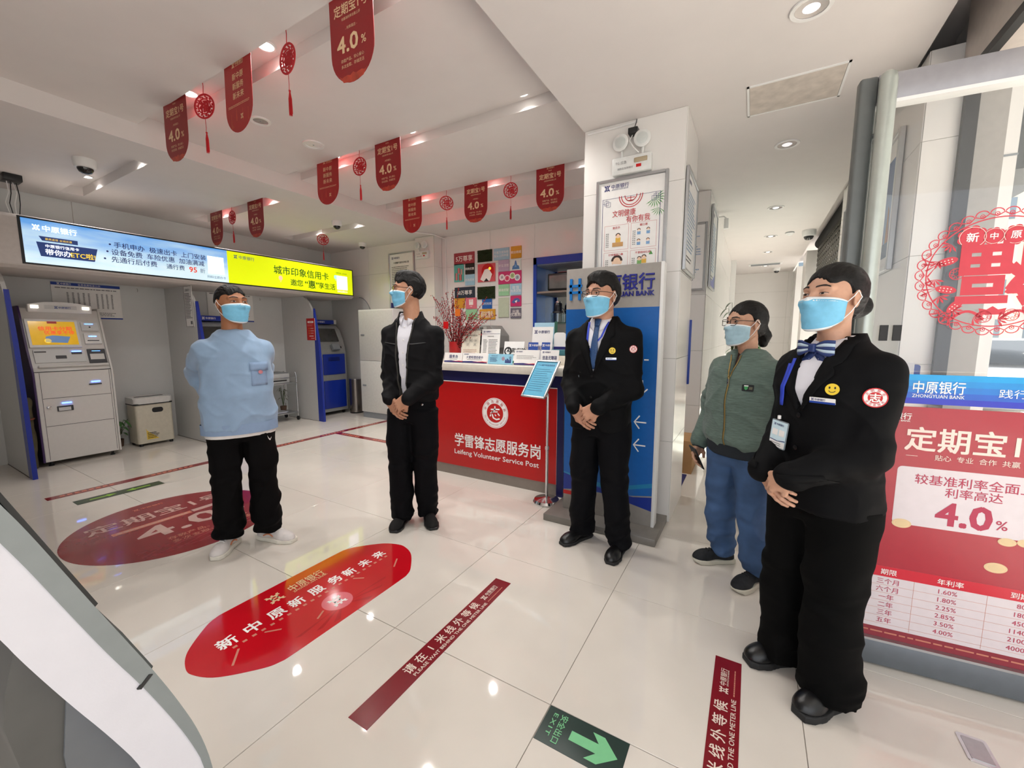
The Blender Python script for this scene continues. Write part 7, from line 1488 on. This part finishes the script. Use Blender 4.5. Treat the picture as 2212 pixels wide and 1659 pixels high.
def notice2(D, w, h): D.bank(-w*.42, h*.43, h*.05, M_ink, latin=False); D.lines(-w*.4, w*.4, h*.34, -h*.3, 16, mat('pale_blue_print', '#9fb4cc', .6), .5, .3, 4); D.lines(-w*.4, w*.2, -h*.34, -h*.42, 2, M_tgrey, .4, .2)
framed('framed_notice', 'aluminium-framed notice on the window-facing side of the pillar', (.918, 1.29, 2.15), .54, .68, '+x', notice2)
framed('framed_notice', 'narrow framed notice on the front of the second pillar', (.72, 2.797, 2.19), .35, .7, '-y', notice2); framed('framed_notice', 'tall framed notice with purple foot on the passage side of the second pillar', (.913, 3.22, 2.32), .6, .86, '+x', lambda D, w, h: (notice2(D, w, h), D.poly([(-w/2, -h/2), (w/2, -h/2), (w/2, -h*.3), (0, -h*.42), (-w/2, -h*.38)], mat('violet_print', '#8f93c9', .5), dz=.0004)))
t = thing('hanging_sign', 'slim blue sign blade on the far edge of the pillar', 'sign', (.9, 1.605, 1.22)); box('blade', -.25, .03, 0, .02, -.26, .27, M_blue, t, .004); D = Draw(face_M((0, .0, 0), '-y'), t, .001); D.text('客户\n等候', -.1, 0, .08, M_txt); D.done('sign_print'); box('bracket', -.02, .0, -.012, 0, -.1, .1, M_alu, t)
# ---- passage: sensor, plant, carton, mat
t = thing('motion_sensor', 'small white motion sensor on a bracket near the passage ceiling', 'sensor', (.915, 3.75, 2.78)); tube('bracket', [(-.004, 0, .03), (.06, 0, .03), (.09, 0, .0)], .008, M_white, t); box('body', .065, .115, -.03, .03, -.12, 0, M_white, t, .008)
t = thing('potted_plant', 'tall green money tree by the passage wall behind the woman in green', 'plant', (1.26, 4.1, 0)); lathe('pot', [(0, 0), (.13, 0), (.15, .02), (.18, .38), (.165, .38), (.14, .33), (0, .33)], M_white, t, 28); rg = random.Random(5)
for a in range(3): tube('trunk', [(.03*math.cos(a*2.1), .03*math.sin(a*2.1), .3), (-.02*math.cos(a*2.1), .03*math.sin(a*2.1+1), .8), (-.08+.06*a, .0, 1.25)], .018, mat('trunk_brown', '#5d4a38', .8), t, 8)
leafy(t, rg, 46, .2, .75, M_leaf, .03, .13, .35, (0, 0, .75), M_stem); leafy(t, rg, 18, .08, .7, mat('leaf_pale', '#7d8c7a', .4), .025, .1, .9, (-.12, 0, 1.1), M_stem)
t = thing('cardboard_carton', 'brown cardboard carton on the floor beyond the pillar', 'box', (.76, 2.42, 0)); M_card = mat('cardboard', '#b48a5c', .8, noise=.06, nscale=12); box('carton', -.18, .16, -.2, .2, 0, .33, M_card, t, .003); box('tape', -.02, .02, -.201, .201, .33, .3315, mat('tape', '#c9a878', .4), t); box('label_patch', .1605, .1615, -.08, -.02, .2, .26, M_paper, t)
t = thing('door_mat', 'dark blue lettered floor mat beyond the pillar', 'mat', (.64, 2.05, 0)); box('mat_sheet', -.35, .245, -.35, .13, 0, .006, mat('mat_navy', '#26245c', .9, bump=.4, bscale=300), t); D = Draw(Matrix(((0, -1, 0, 0), (1, 0, 0, 0), (0, 0, 1, .006), (0, 0, 0, 1))), t, .001); D.text('欢迎光临', -.1, -.15, .09, M_txt, .01); D.done('mat_print')
# ---- roller grille over the passage window
t = thing('roller_shutter', 'dark slotted roller shutter under the ceiling by the passage window', 'shutter', (2.26, 3.5, 2.12)); M_sh = mat('shutter_grey', '#4f4c44', .5, .4)
for k in range(9): box('slat', -.008, .008, .02, 3.48, .7-.085*k, .7-.085*k+.05, M_sh, t)
for k in range(24): tube('link', [(0, .08+.146*k, .02), (0, .08+.146*k, .74)], .006, M_sh, t, 6)
lathe('roller', [(0, 0), (.09, 0), (.09, 3.4), (0, 3.4)], M_dark, t, 20, loc=(.03, .05, .83), rot=(-PI/2, 0, 0))
# ================= glass door with its stickers =================
dang = math.atan2(.047, .467)
t = thing('glass_door', 'open glass door leaf with grey rails and long tubular pull', 'door', (1.86, .065, 0), dang); M_dr = mat('door_rail', '#a3a1a5', .35, .3); M_drl = mat('door_rail_low', '#6f757c', .35, .4)
box('glass_pane', -.16, .78, -.006, .006, .118, 2.225, M_glass, t); box('top_rail', -.15, .8, -.022, .022, 2.215, 2.31, M_dr, t, .003); box('glazing_bead', -.15, .8, -.026, .026, 2.205, 2.217, M_white, t); box('bottom_rail', -.2, .8, -.025, .025, .008, .118, M_drl, t, .004); box('glazing_bead', -.2, .8, -.029, .029, .112, .122, M_alu, t)
box('lock_stile', -.205, -.15, -.024, .024, .008, 2.31, mat('stile_grey', '#6c706f', .4, .3), t, .01, 3)
lathe('pull_tube', [(0, .02), (.024, .02), (.027, .03), (.027, 2.27), (.022, 2.292), (.01, 2.302), (0, 2.303)], mat('tube_silver', '#b9bfb8', .35, .5), t, 28, loc=(-.132, -.056, 0))
for z in (.3, 1.2, 2.1): tube('pull_bracket', [(-.15, -.01, z), (-.132, -.05, z)], .01, M_alu, t)
for k in range(3): lathe('pivot', [(0, 0), (.02, 0), (.02, .008)], M_steel, t, 12, loc=(.6, .0, 0)) if k == 0 else None
box('hinge_patch', -.07, -.045, -.012, -.006, 1.34, 1.4, M_tblk, t); box('hinge_patch', -.03, -.005, -.012, -.006, 1.34, 1.4, M_tblk, t)
PL = Matrix(((1, 0, 0, 0), (0, 0, -1, -.0062), (0, 1, 0, 0), (0, 0, 0, 1)))
pos = thing('door_poster', 'red savings-rate poster stuck on the glass door', 'poster', (1.86, .065, 0), dang); M_fr = film_mat('film_red', '#b02a3a', .93); M_fw = film_mat('film_white', '#efe6ea', .8); M_fh = film_mat('film_header', '#cf1f35', .95)
poly('film', [(-.1, .122), (.76, .122), (.76, 1.088), (-.1, 1.088)], .0006, M_fr, pos, PL); D = Draw(PL, pos, .001); M_rt = mat('rate_red', '#b3304f', .5)
D.bank(-.095, 1.045, .035, M_txt); D.text('定期宝1号', .255, .965, .098, M_cream, .02, w=.425); D.text('贴心  专业  合作  共赢', .25, .897, .024, M_cream, .004); D.line([(.05, .897), (.085, .897)], .0015, M_cream)
D.poly(rrect(.58, .235, .015, 4, .32, .735), M_fw, dz=.0002); D.text('较基准利率全面上浮', .27, .808, .042, M_rt, .008, w=.37); D.text('利率高达', .255, .765, .04, M_rt, .008); D.text('4.0', .235, .68, .125, M_rt, .03, w=.16); D.text('%', .34, .664, .05, M_rt, .01)
M_coin = mat('coin_gold', '#dcc094', .35)
for x, z, r in ((.06, .62, .03), (.36, .605, .025), (.41, .61, .025), (.34, .5, .032), (.5, .63, .025), (-.02, .63, .02)): D.disc(x, z, r, M_coin, ry=r*.62, dz=.0006); D.ring(x, z, r*.7, r*.8, M_gold, dz=.0008, ky=.62)
D.rect(-.1, .12, .76, .43, M_fw, dz=.0001); D.rect(-.1, .386, .76, .43, M_fh, dz=.0003)
for s_, x in (('期限', .039), ('年利率', .224), ('到期利息', .44)): D.text(s_, x, .407, .026, M_txt, .006, dz=.0008)
for k, (a, b, c) in enumerate((('三个月', '1.60%', '800元'), ('六个月', '1.80%', '1800元'), ('一年', '2.25%', '4500元'), ('二年', '2.85%', '11400元'), ('三年', '3.50%', '21000元'), ('五年', '4.00%', '40000元'))):
    z = .367-.0336*k
    for s_, x in ((a, .039), (b, .22), (c, .44)): D.text(s_, x, z, .025, M_rt, .005)
    D.line([(-.1, z-.0168), (.76, z-.0168)], .001, M_copper, dz=.0004)
for x in (.12, .33): D.line([(x, .17), (x, .386)], .001, M_copper, dz=.0005)
D.rect(-.1, .122, .76, .165, mat('poster_foot', '#8e2a38', .4), dz=.0004); D.lines(-.08, .5, .14, .152, 1, M_copper, .5, .1, 3, dz=.0008); D.lines(.42, .7, .56, .5, 2, M_cream, .5, .2, 3); D.done('poster_print')
bb = thing('door_banner', 'blue bank name strip stuck across the glass door above the red poster', 'sticker', (1.86, .065, 0), dang)
for k in range(5): c0, c1 = np.array(lin('#0f9fe0')[:3]), np.array(lin('#2330b8')[:3]); c = c0+(c1-c0)*k/4; poly('film', [(-.1, 1.213-.0225*(k+1)), (.76, 1.213-.0225*(k+1)), (.76, 1.213-.0225*k), (-.1, 1.213-.0225*k)], .0006, mat('film_blue_%d' % k, tuple(c), .3), bb, PL)
D = Draw(PL, bb, .001); D.logo(.0, 1.157, .06, M_txt); D.text('中原银行', .048, 1.165, .05, M_txt, .014, align='LEFT', w=.148); D.text('ZHONGYUAN BANK', .048, 1.132, .018, M_txt, .008, align='LEFT', w=.148); D.text('践行社会责任', .285, 1.152, .034, M_txt, .002, align='LEFT', w=.23); D.done('banner_print')
# round paper-cut sticker
pc = thing('papercut_sticker', 'round red paper-cut blessing sticker on the upper door glass', 'sticker', (1.86, .065, 0), dang); M_pc = mat('papercut_red', '#cf3a48', .45, noise=.03); D = Draw(PL, pc, .0008); cx, cz, R = .238, 1.582, .2
for k in range(34):
    a = 2*PI*k/34; bx, bz = cx+R*math.cos(a), cz+R*math.sin(a); 
    def lp(u, v): return (bx+u*math.cos(a)-v*math.sin(a), bz+u*math.sin(a)+v*math.cos(a))
    D.line([lp(-.006, 0)]+[lp(.004+.0165*math.sin(q)-.003*math.cos(2*q)*0, .0178*math.cos(q)*(1 if True else 1)) for q in np.linspace(PI, 0, 9)]+[lp(-.006, 0)], .0032, M_pc)
    D.ring(*lp(.002, 0), .0045, .0068, M_pc, n=12); D.disc(*lp(.001, 0), .0026, M_pc, n=8)
D.ring(cx, cz, R-.013, R-.009, M_pc, n=72)
for (x, z, r, s_) in ((-.075, .125, .036, '新'), (-.02, .125, .026, '中'), (.035, .125, .03, '原')):
    for k in range(9): a = 2*PI*k/9; D.disc(cx+x+r*.8*math.cos(a), cz+z+r*.8*math.sin(a), r*.36, M_pc, n=12)
    D.disc(cx+x, cz+z, r*.85, M_pc, dz=.0002); D.ring(cx+x, cz+z, r*.95, r*1.0, M_cream, n=24, dz=.0004); D.text(s_, cx+x, cz+z, r*.95, M_txt, .02, dz=.0007)
for (x, z, r, s_) in ((.08, .12, .028, '银'), (.12, .09, .026, '行')): D.disc(cx+x, cz+z, r, M_pc); D.text(s_, cx+x, cz+z, r*.95, M_txt, .02, dz=.0007)
D.text('福', cx+.012, cz-.005, .235, M_pc, .034, rot=PI, dz=.0003)
for k, (x, z, a) in enumerate(((-.135, .045, .3), (-.13, -.055, -.2), (-.1, -.115, .9), (.1, -.12, 2.3), (.135, -.03, 2.9), (.14, .04, 3.4))):
    ca, sa = math.cos(a), math.sin(a)
    def rp(u, v): return (cx+x+u*ca-v*sa, cz+z+u*sa+v*ca)
    D.poly([rp(.03*math.cos(q), .014*math.sin(q)) for q in np.linspace(0, 2*PI, 18, endpoint=False)], M_pc)
    for q in range(8): D.disc(*rp(-.016+.01*(q % 4), -.005+.009*(q//4)), .0022, M_cream, n=6, dz=.0004)
    for q in (-.7, -.25, .25, .7): D.poly([rp(-.028, 0), rp(-.06, .022*q*2-.004), rp(-.066, .026*q*2+.004), rp(-.03, .006*q)], M_pc)
for k in range(16):      # leaves and buds between the carp
    a = 2*PI*k/16+.1; rr = .166
    if .35*PI < a < .75*PI: continue
    px0, pz0 = cx+rr*math.cos(a), cz+rr*math.sin(a)
    for q in (-.9, -.45, 0, .45, .9):
        b_ = a+PI/2+q*1.3; D.poly([(px0, pz0), (px0+.02*math.cos(b_-.18), pz0+.02*math.sin(b_-.18)), (px0+.03*math.cos(b_), pz0+.03*math.sin(b_)), (px0+.02*math.cos(b_+.18), pz0+.02*math.sin(b_+.18))], M_pc)
for (x, z) in ((-.105, .0), (.118, .005), (-.02, -.155), (.05, -.15)):      # lotus pods
    for k in range(7): D.ring(cx+x+.014*math.cos(k), cz+z+.012*math.sin(k), .004, .0058, M_pc, n=10)
    D.ring(cx+x, cz+z, .019, .0215, M_pc, n=20)
for sg in (-1, 1): D.line([(cx+sg*(.02+.09*u), cz-.165+.03*math.sin(u*PI)) for u in np.linspace(0, 1, 10)], .009, M_pc)
D.poly([(cx-.03, cz-.148), (cx+.03, cz-.148), (cx+.036, cz-.125), (cx+.015, cz-.13), (cx, cz-.118), (cx-.015, cz-.13), (cx-.036, cz-.125)], M_pc); D.done('papercut')
for e in (pos, bb, pc): pass
# white tip of a sign behind the shoulder of the suited woman
t = thing('door_sign', 'white and blue hanging sign on the inner door stile behind the suited woman', 'sign', (1.93, .36, 1.18)); poly('plate', rrect(.1, .13, .008, 3), .006, M_paper, t, face_M((0, 0, 0), '-y')); poly('back_plate', rrect(.1, .15, .01, 3, .022, -.02), .006, M_blue, t, face_M((0, .008, 0), '-y')); D = Draw(face_M((0, 0, 0), '-y'), t, .0068); D.text('停\n车', -.0, .02, .045, M_ink); D.done('sign_print'); tube('post', [(.0, .01, -.06), (0, .01, -1.17)], .012, M_alu, t); lathe('foot', [(0, -1.18), (.1, -1.18), (.1, -1.165), (.02, -1.155)], M_alu, t, 24)
# picture on the street column
def harbour(D, w, h): 
    D.rect(-w*.44, -h*.42, w*.44, h*.36, mat('pic_sky', '#8fa6c4', .5)); D.poly([(-w*.44, h*.36), (w*.44, h*.36), (w*.44, h*.05), (w*.1, h*.12), (-w*.2, -h*.02), (-w*.44, h*.1)], mat('pic_blue', '#4a6796', .5), dz=.0003); D.rect(-w*.44, -h*.42, w*.44, -h*.3, mat('pic_slate', '#5c6f84', .5), dz=.0003)
    for x in (-.25, .05, .28): D.poly([(w*(x-.05), -h*.3), (w*(x+.05), -h*.3), (w*(x+.03), -h*.05), (w*(x-.02), 0)], mat('pic_ochre', '#b98a4a', .5), dz=.0005); D.poly([(w*(x+.04), -h*.3), (w*(x+.1), -h*.3), (w*(x+.06), -h*.15)], mat('pic_red', '#a05a48', .5), dz=.0006)
framed('framed_picture', 'aluminium-framed picture of blue water and ochre towers on the street column', (2.087, 1.68, 2.19), .6, .84, '-x', harbour, fw=.03, th=.03)
framed('framed_picture', 'second pale framed picture further along the street column', (2.087, 2.85, 2.1), .6, .95, '-x', notice2, fw=.03, th=.03)
# ================= street outside =================
M_pav = mat('pavement', '#d2cdc5', .8, noise=.06, nscale=3); struct(box('street_ground', 2.42, 40, -20, 60, -.2, -.1, M_pav)); struct(box('porch_step', 2.42, 3.6, -4, 9.7, -.12, -.01, mat('step_granite', '#c9c4bf', .5)))
struct(box('pier_outside', 2.29, 2.47, 1.13, 1.5, -.1, 3.1, M_wtile)); struct(box('pier_band', 2.288, 2.472, 1.126, 1.13, 2.27, 2.28, M_grey)); struct(box('awning', 2.47, 5.2, -4, 3.4, 2.95, 3.2, mat('awning_grey', '#c9cbcc', .6)))  # awning is an added roof above the view, lengthened to block the sun
struct(box('porch_box', 2.48, 2.72, 1.2, 3.4, 2.22, 2.95, mat('porch_dark', '#55595b', .6))); struct(box('porch_beam', 2.47, 2.62, 1.6, 3.4, 1.95, 2.22, M_panel))
t = bpy.data.objects.new('window_3', None); COL.objects.link(t); struct(t); M_teal = glass_mat('teal_glass', (.85, .92, .92)); box('pane', 2.62, 2.63, 2.3, 5.2, .1, 2.2, M_teal, t)
for y in (2.3, 3.2, 4.2, 5.2): box('window_frame', 2.6, 2.66, y-.03, y+.03, 0, 2.3, mat('frame_teal', '#7f9a98', .4), t)
def building(x0, x1, y0, y1, h, col, label, nx, nz, face='-y'):
    t = thing('building', label, 'building', ((x0+x1)/2, (y0+y1)/2, -.1)); hx, hy = (x1-x0)/2, (y1-y0)/2; box('wall', -hx, hx, -hy, hy, 0, h, mat('facade_'+col.strip('#'), col, .8, noise=.05, nscale=.5), t); box('roof', -hx-.3, hx+.3, -hy-.3, hy+.3, h, h+.4, M_grey, t); wm = mat('window_glass_far', '#6e7d88', .2)
    for i in range(nx):
        for k in range(nz):
            z = 1.2+k*3.1
            if face == '-y': x = -hx+(i+.5)*2*hx/nx; box('window', x-.8, x+.8, -hy-.05, -hy+.05, z, z+1.6, wm, t)
            else: y = -hy+(i+.5)*2*hy/nx; box('window', -hx-.05, -hx+.05, y-.8, y+.8, z, z+1.6, wm, t)
building(-2, 22, 46, 52, 13, '#cdc4b4', 'pale building closing the far end of the street', 8, 4); building(17, 24, -14, 40, 12, '#c8c2ba', 'long pale building across the street', 16, 3, '-x')
def car(x, y, rz, col, label):
    t = thing('car', label, 'car', (x, y, -.1), rz); cm = mat('car_'+col.strip('#'), col, .2, .1, coat=.6); gm = mat('car_window', '#1d242a', .05)
    prof = [(-2.2, .35), (-2.15, .75), (-1.95, .85), (-1.35, .92), (-.75, 1.38), (.6, 1.42), (1.35, .98), (1.95, .88), (2.2, .7), (2.22, .35), (1.75, .25), (-1.8, .25)]
    bm = bmesh.new(); poly_bm(bm, prof, 1.7); bevel(bm, .06, 2); bmesh.ops.transform(bm, matrix=Matrix(((1, 0, 0, 0), (0, 0, 1, -.85), (0, 1, 0, 0), (0, 0, 0, 1))), verts=bm.verts); bmesh.ops.recalc_face_normals(bm, faces=bm.faces); obj('body', bm, cm, t, smooth=40)
    for s_ in (-1, 1): poly('side_window', [(-1.15, .95), (-.68, 1.31), (.52, 1.34), (1.1, .97)], .01, gm, t, Matrix(((1, 0, 0, 0), (0, 0, 1, .852*s_-.005), (0, 1, 0, 0), (0, 0, 0, 1))))
    for a, b, c, d in ((-1.36, .96, -.8, 1.36), (1.32, 1.0, .66, 1.4)): P = np.array([[(a, -.7, b), (a, .7, b)], [(c, -.62, d), (c, .62, d)]])+np.array([(-.03 if a < 0 else .03, 0, .02)]); v, q = grid_mesh(P, .01); soft('windscreen', v, q, gm, t)
    for xx in (-1.4, 1.4):
        for s_ in (-1, 1): bm = bmesh.new(); lathe_bm(bm, [(0, -.1), (.2, -.1), (.32, -.08), (.33, 0), (.32, .08), (.2, .1), (0, .1)], 24, Matrix.Translation((xx, s_*.78, .33)) @ Matrix.Rotation(PI/2, 4, 'X')); obj('wheel', bm, M_black, t, smooth=40)
    for s_ in (-1, 1): box('lamp', 2.17, 2.24, s_*.6-.15, s_*.6+.15, .6, .72, M_txt, t, .02)
car(5.3, 9.5, 1.45, '#e6e8ea', 'white car parked outside along the street front'); car(6.6, 14.5, 1.6, '#c9ccd2', 'silver car parked further down the street'); car(4.4, 18.5, 1.5, '#a32a2a', 'red car at the end of the parked row'); car(8.6, 10.5, 1.5, '#2f4f8f', 'blue car parked on the far side outside')
# ================= terminal beside the camera =================
t = thing('service_terminal', 'white slim self-service terminal with grey front rim and dark stand', 'terminal', (.4, -1.95, 0)); KX = Matrix(((0, 0, 1, 0), (1, 0, 0, 1.95), (0, 1, 0, 0), (0, 0, 0, 1)))
gout = [(-2.09, 1.46), (-2.03, 1.315), (-1.973, 1.182), (-1.957, 1.145), (-1.922, 1.052), (-1.893, .978), (-1.87, .919), (-1.847, .855), (-1.824, .781), (-1.811, .706), (-1.808, .6), (-1.81, .45)]
wout = [(-2.094, 1.42), (-2.035, 1.28), (-1.977, 1.142), (-1.961, 1.103), (-1.935, 1.034), (-1.906, .959), (-1.883, .906), (-1.858, .841), (-1.836, .777), (-1.82, .716), (-1.818, .6), (-1.82, .45)]
win = [(-2.1, 1.33), (-2.04, 1.18), (-1.986, 1.038), (-1.975, 1.005), (-1.945, .928), (-1.916, .859), (-1.888, .785), (-1.87, .7), (-1.865, .6), (-1.866, .45)]
def chaikin(P, n=2):
    for _ in range(n): P = [P[0]]+[q for a, b in zip(P, P[1:]) for q in ((a[0]*.75+b[0]*.25, a[1]*.75+b[1]*.25), (a[0]*.25+b[0]*.75, a[1]*.25+b[1]*.75))]+[P[-1]]
    return P
gout, wout, win = chaikin(gout), chaikin(wout), chaikin(win)
def prism(name, pts, x0, x1, m, bev=.0):
    bm = bmesh.new(); poly_bm(bm, pts, x1-x0, x0); 
    if bev: bevel(bm, bev, 2)
    bmesh.ops.transform(bm, matrix=KX, verts=bm.verts); bmesh.ops.recalc_face_normals(bm, faces=bm.faces); return obj(name, bm, m, t, smooth=35)
prism('shell', wout+win[::-1], -.3, .3, mat('terminal_white', '#cfced6', .45, noise=.02, bump=.05, bscale=400), .003)
prism('front_rim', gout+wout[::-1], -.31, .302, mat('terminal_rim', '#7d8384', .45), .0015)
prism('rim_catch', [(-1.9, .992), (-1.892, .982), (-1.866, .915), (-1.872, .905), (-1.882, .93), (-1.896, .965)], -.2, .296, mat('rim_catch', '#4e5353', .5))
prism('screen', [(-1.972, 1.186), (-1.968, 1.19), (-1.9, 1.01), (-1.904, 1.006)], -.25, .25, M_black)
prism('rim_joint', [(-1.873, .911), (-1.869, .9085), (-1.882, .897), (-1.886, .8995)], .29, .3032, M_black)
prism('stand', [(-1.975, 1.004), (-1.986, .957), (-1.99, .92), (-1.984, .87), (-1.96, .7), (-1.96, .04), (-1.875, .04), (-1.875, .72), (-1.892, .79), (-1.92, .865), (-1.95, .935)], -.2, .27, mat('terminal_stand', '#4b4a48', .5)); prism('stand_cover', [(-1.942, .92), (-1.95, .848), (-1.945, .7), (-1.94, .04), (-1.87, .04), (-1.87, .72), (-1.888, .785), (-1.916, .857)], .27, .274, mat('terminal_cover', '#5d6064', .5))
box('foot_plate', -.3, .3, -.3, .25, 0, .04, mat('terminal_foot', '#3d3e40', .5), t, .006)
# ================= fine pieces go under the part they belong to =================
SUB = {'printed_text': 'card', 'board_print': 'board', 'poster_print': 'sheet', 'screen_print': 'screen', 'sheet_print': 'sheet', 'case_print': 'case', 'strip_print': 'title_strip', 'topper_print': 'topper', 'crown_print': 'top_crown', 'label_print': 'bin_body', 'mat_print': 'mat_sheet', 'sign_print': ('plate', 'blade'), 'desk_lettering': 'front_panel', 'totem_print': 'panel', 'raised_letters': 'panel', 'raised_logo': 'panel', 
       'lapel': 'suit_jacket', 'coat_collar': ('suit_jacket', 'jacket'), 'button': ('suit_jacket', 'shirt'), 'pocket_flap': ('suit_jacket', 'chest_pocket'), 'zip_edge': 'jacket', 'yoke_seam': 'jacket', 'zip': 'zip_jacket', 'zip_pull': 'zip_jacket', 'cuff_rib': 'zip_jacket', 'collar_rib': 'zip_jacket', 'neck_rib': 'sweatshirt', 'hem_rib': ('sweatshirt', 'zip_jacket'), 'shirt_collar': 'shirt', 'shirt_cuff': 'shirt', 'tie_knot': 'tie', 'ear_loop': 'face_mask', 'mask_edge': 'face_mask', 'lens': 'spectacle_rim', 'spectacle_temple': 'spectacle_rim', 'spectacle_bridge': 'spectacle_rim', 'badge_print': ('badge_card', 'name_badge'), 'badge_card': 'badge_holder', 'pin_face': 'smiley_pin', 'emblem_print': 'arm_emblem', 'patch_print': 'chest_patch', 'pocket_print': 'chest_pocket', 'pocket_mark': 'trousers', 'bow_tail': 'bow_knot', 'bow_stripe': 'bow_knot', 'iris': 'eye', 'sole': 'shoe', 'lace': 'shoe', 'side_stripe': 'shoe',
       'glazing_bead': 'bottom_rail', 'pull_bracket': 'lock_stile', 'handle': 'door', 'screen_bezel': 'body', 'card_slot': 'card_reader', 'cash_window': 'cash_recess', 'camera_eye': 'camera_panel', 'lamp_bulb': ('lamp', 'lamp_shell'), 'lamp_reflector': 'lamp_shell', 'deposit_flap': 'deposit_slot', 'rim_catch': 'front_rim', 'rim_joint': 'front_rim', 'stand_cover': 'stand', 'knot': 'tassel'}
def base(n): return n.rsplit('.', 1)[0] if n[-3:].isdigit() and '.' in n else n
kids = {}
for o in list(COL.objects):
    if o.parent: kids.setdefault(o.parent, []).append(o)
bpy.context.view_layer.update()
for top, ch in kids.items():
    if top.parent or 'category' not in top: continue
    for c in ch:
        tgt = SUB.get(base(c.name))
        if not tgt: continue
        tg = (tgt,) if isinstance(tgt, str) else tgt
        cand = [k for k in ch if base(k.name) in tg and k is not c and k.parent is top]
        if not cand: continue
        if len(cand) > 1 and len(c.data.vertices):      # nearest of several (the right shoe, the right eye)
            def ctr(k): b = [Vector(q) for q in k.bound_box]; return k.matrix_basis @ (sum(b, Vector())/8)
            cc = ctr(c); cand.sort(key=lambda k: (ctr(k)-cc).length)
        p = cand[0]; mb = c.matrix_basis.copy(); c.parent = p; c.matrix_basis = p.matrix_basis.inverted() @ mb
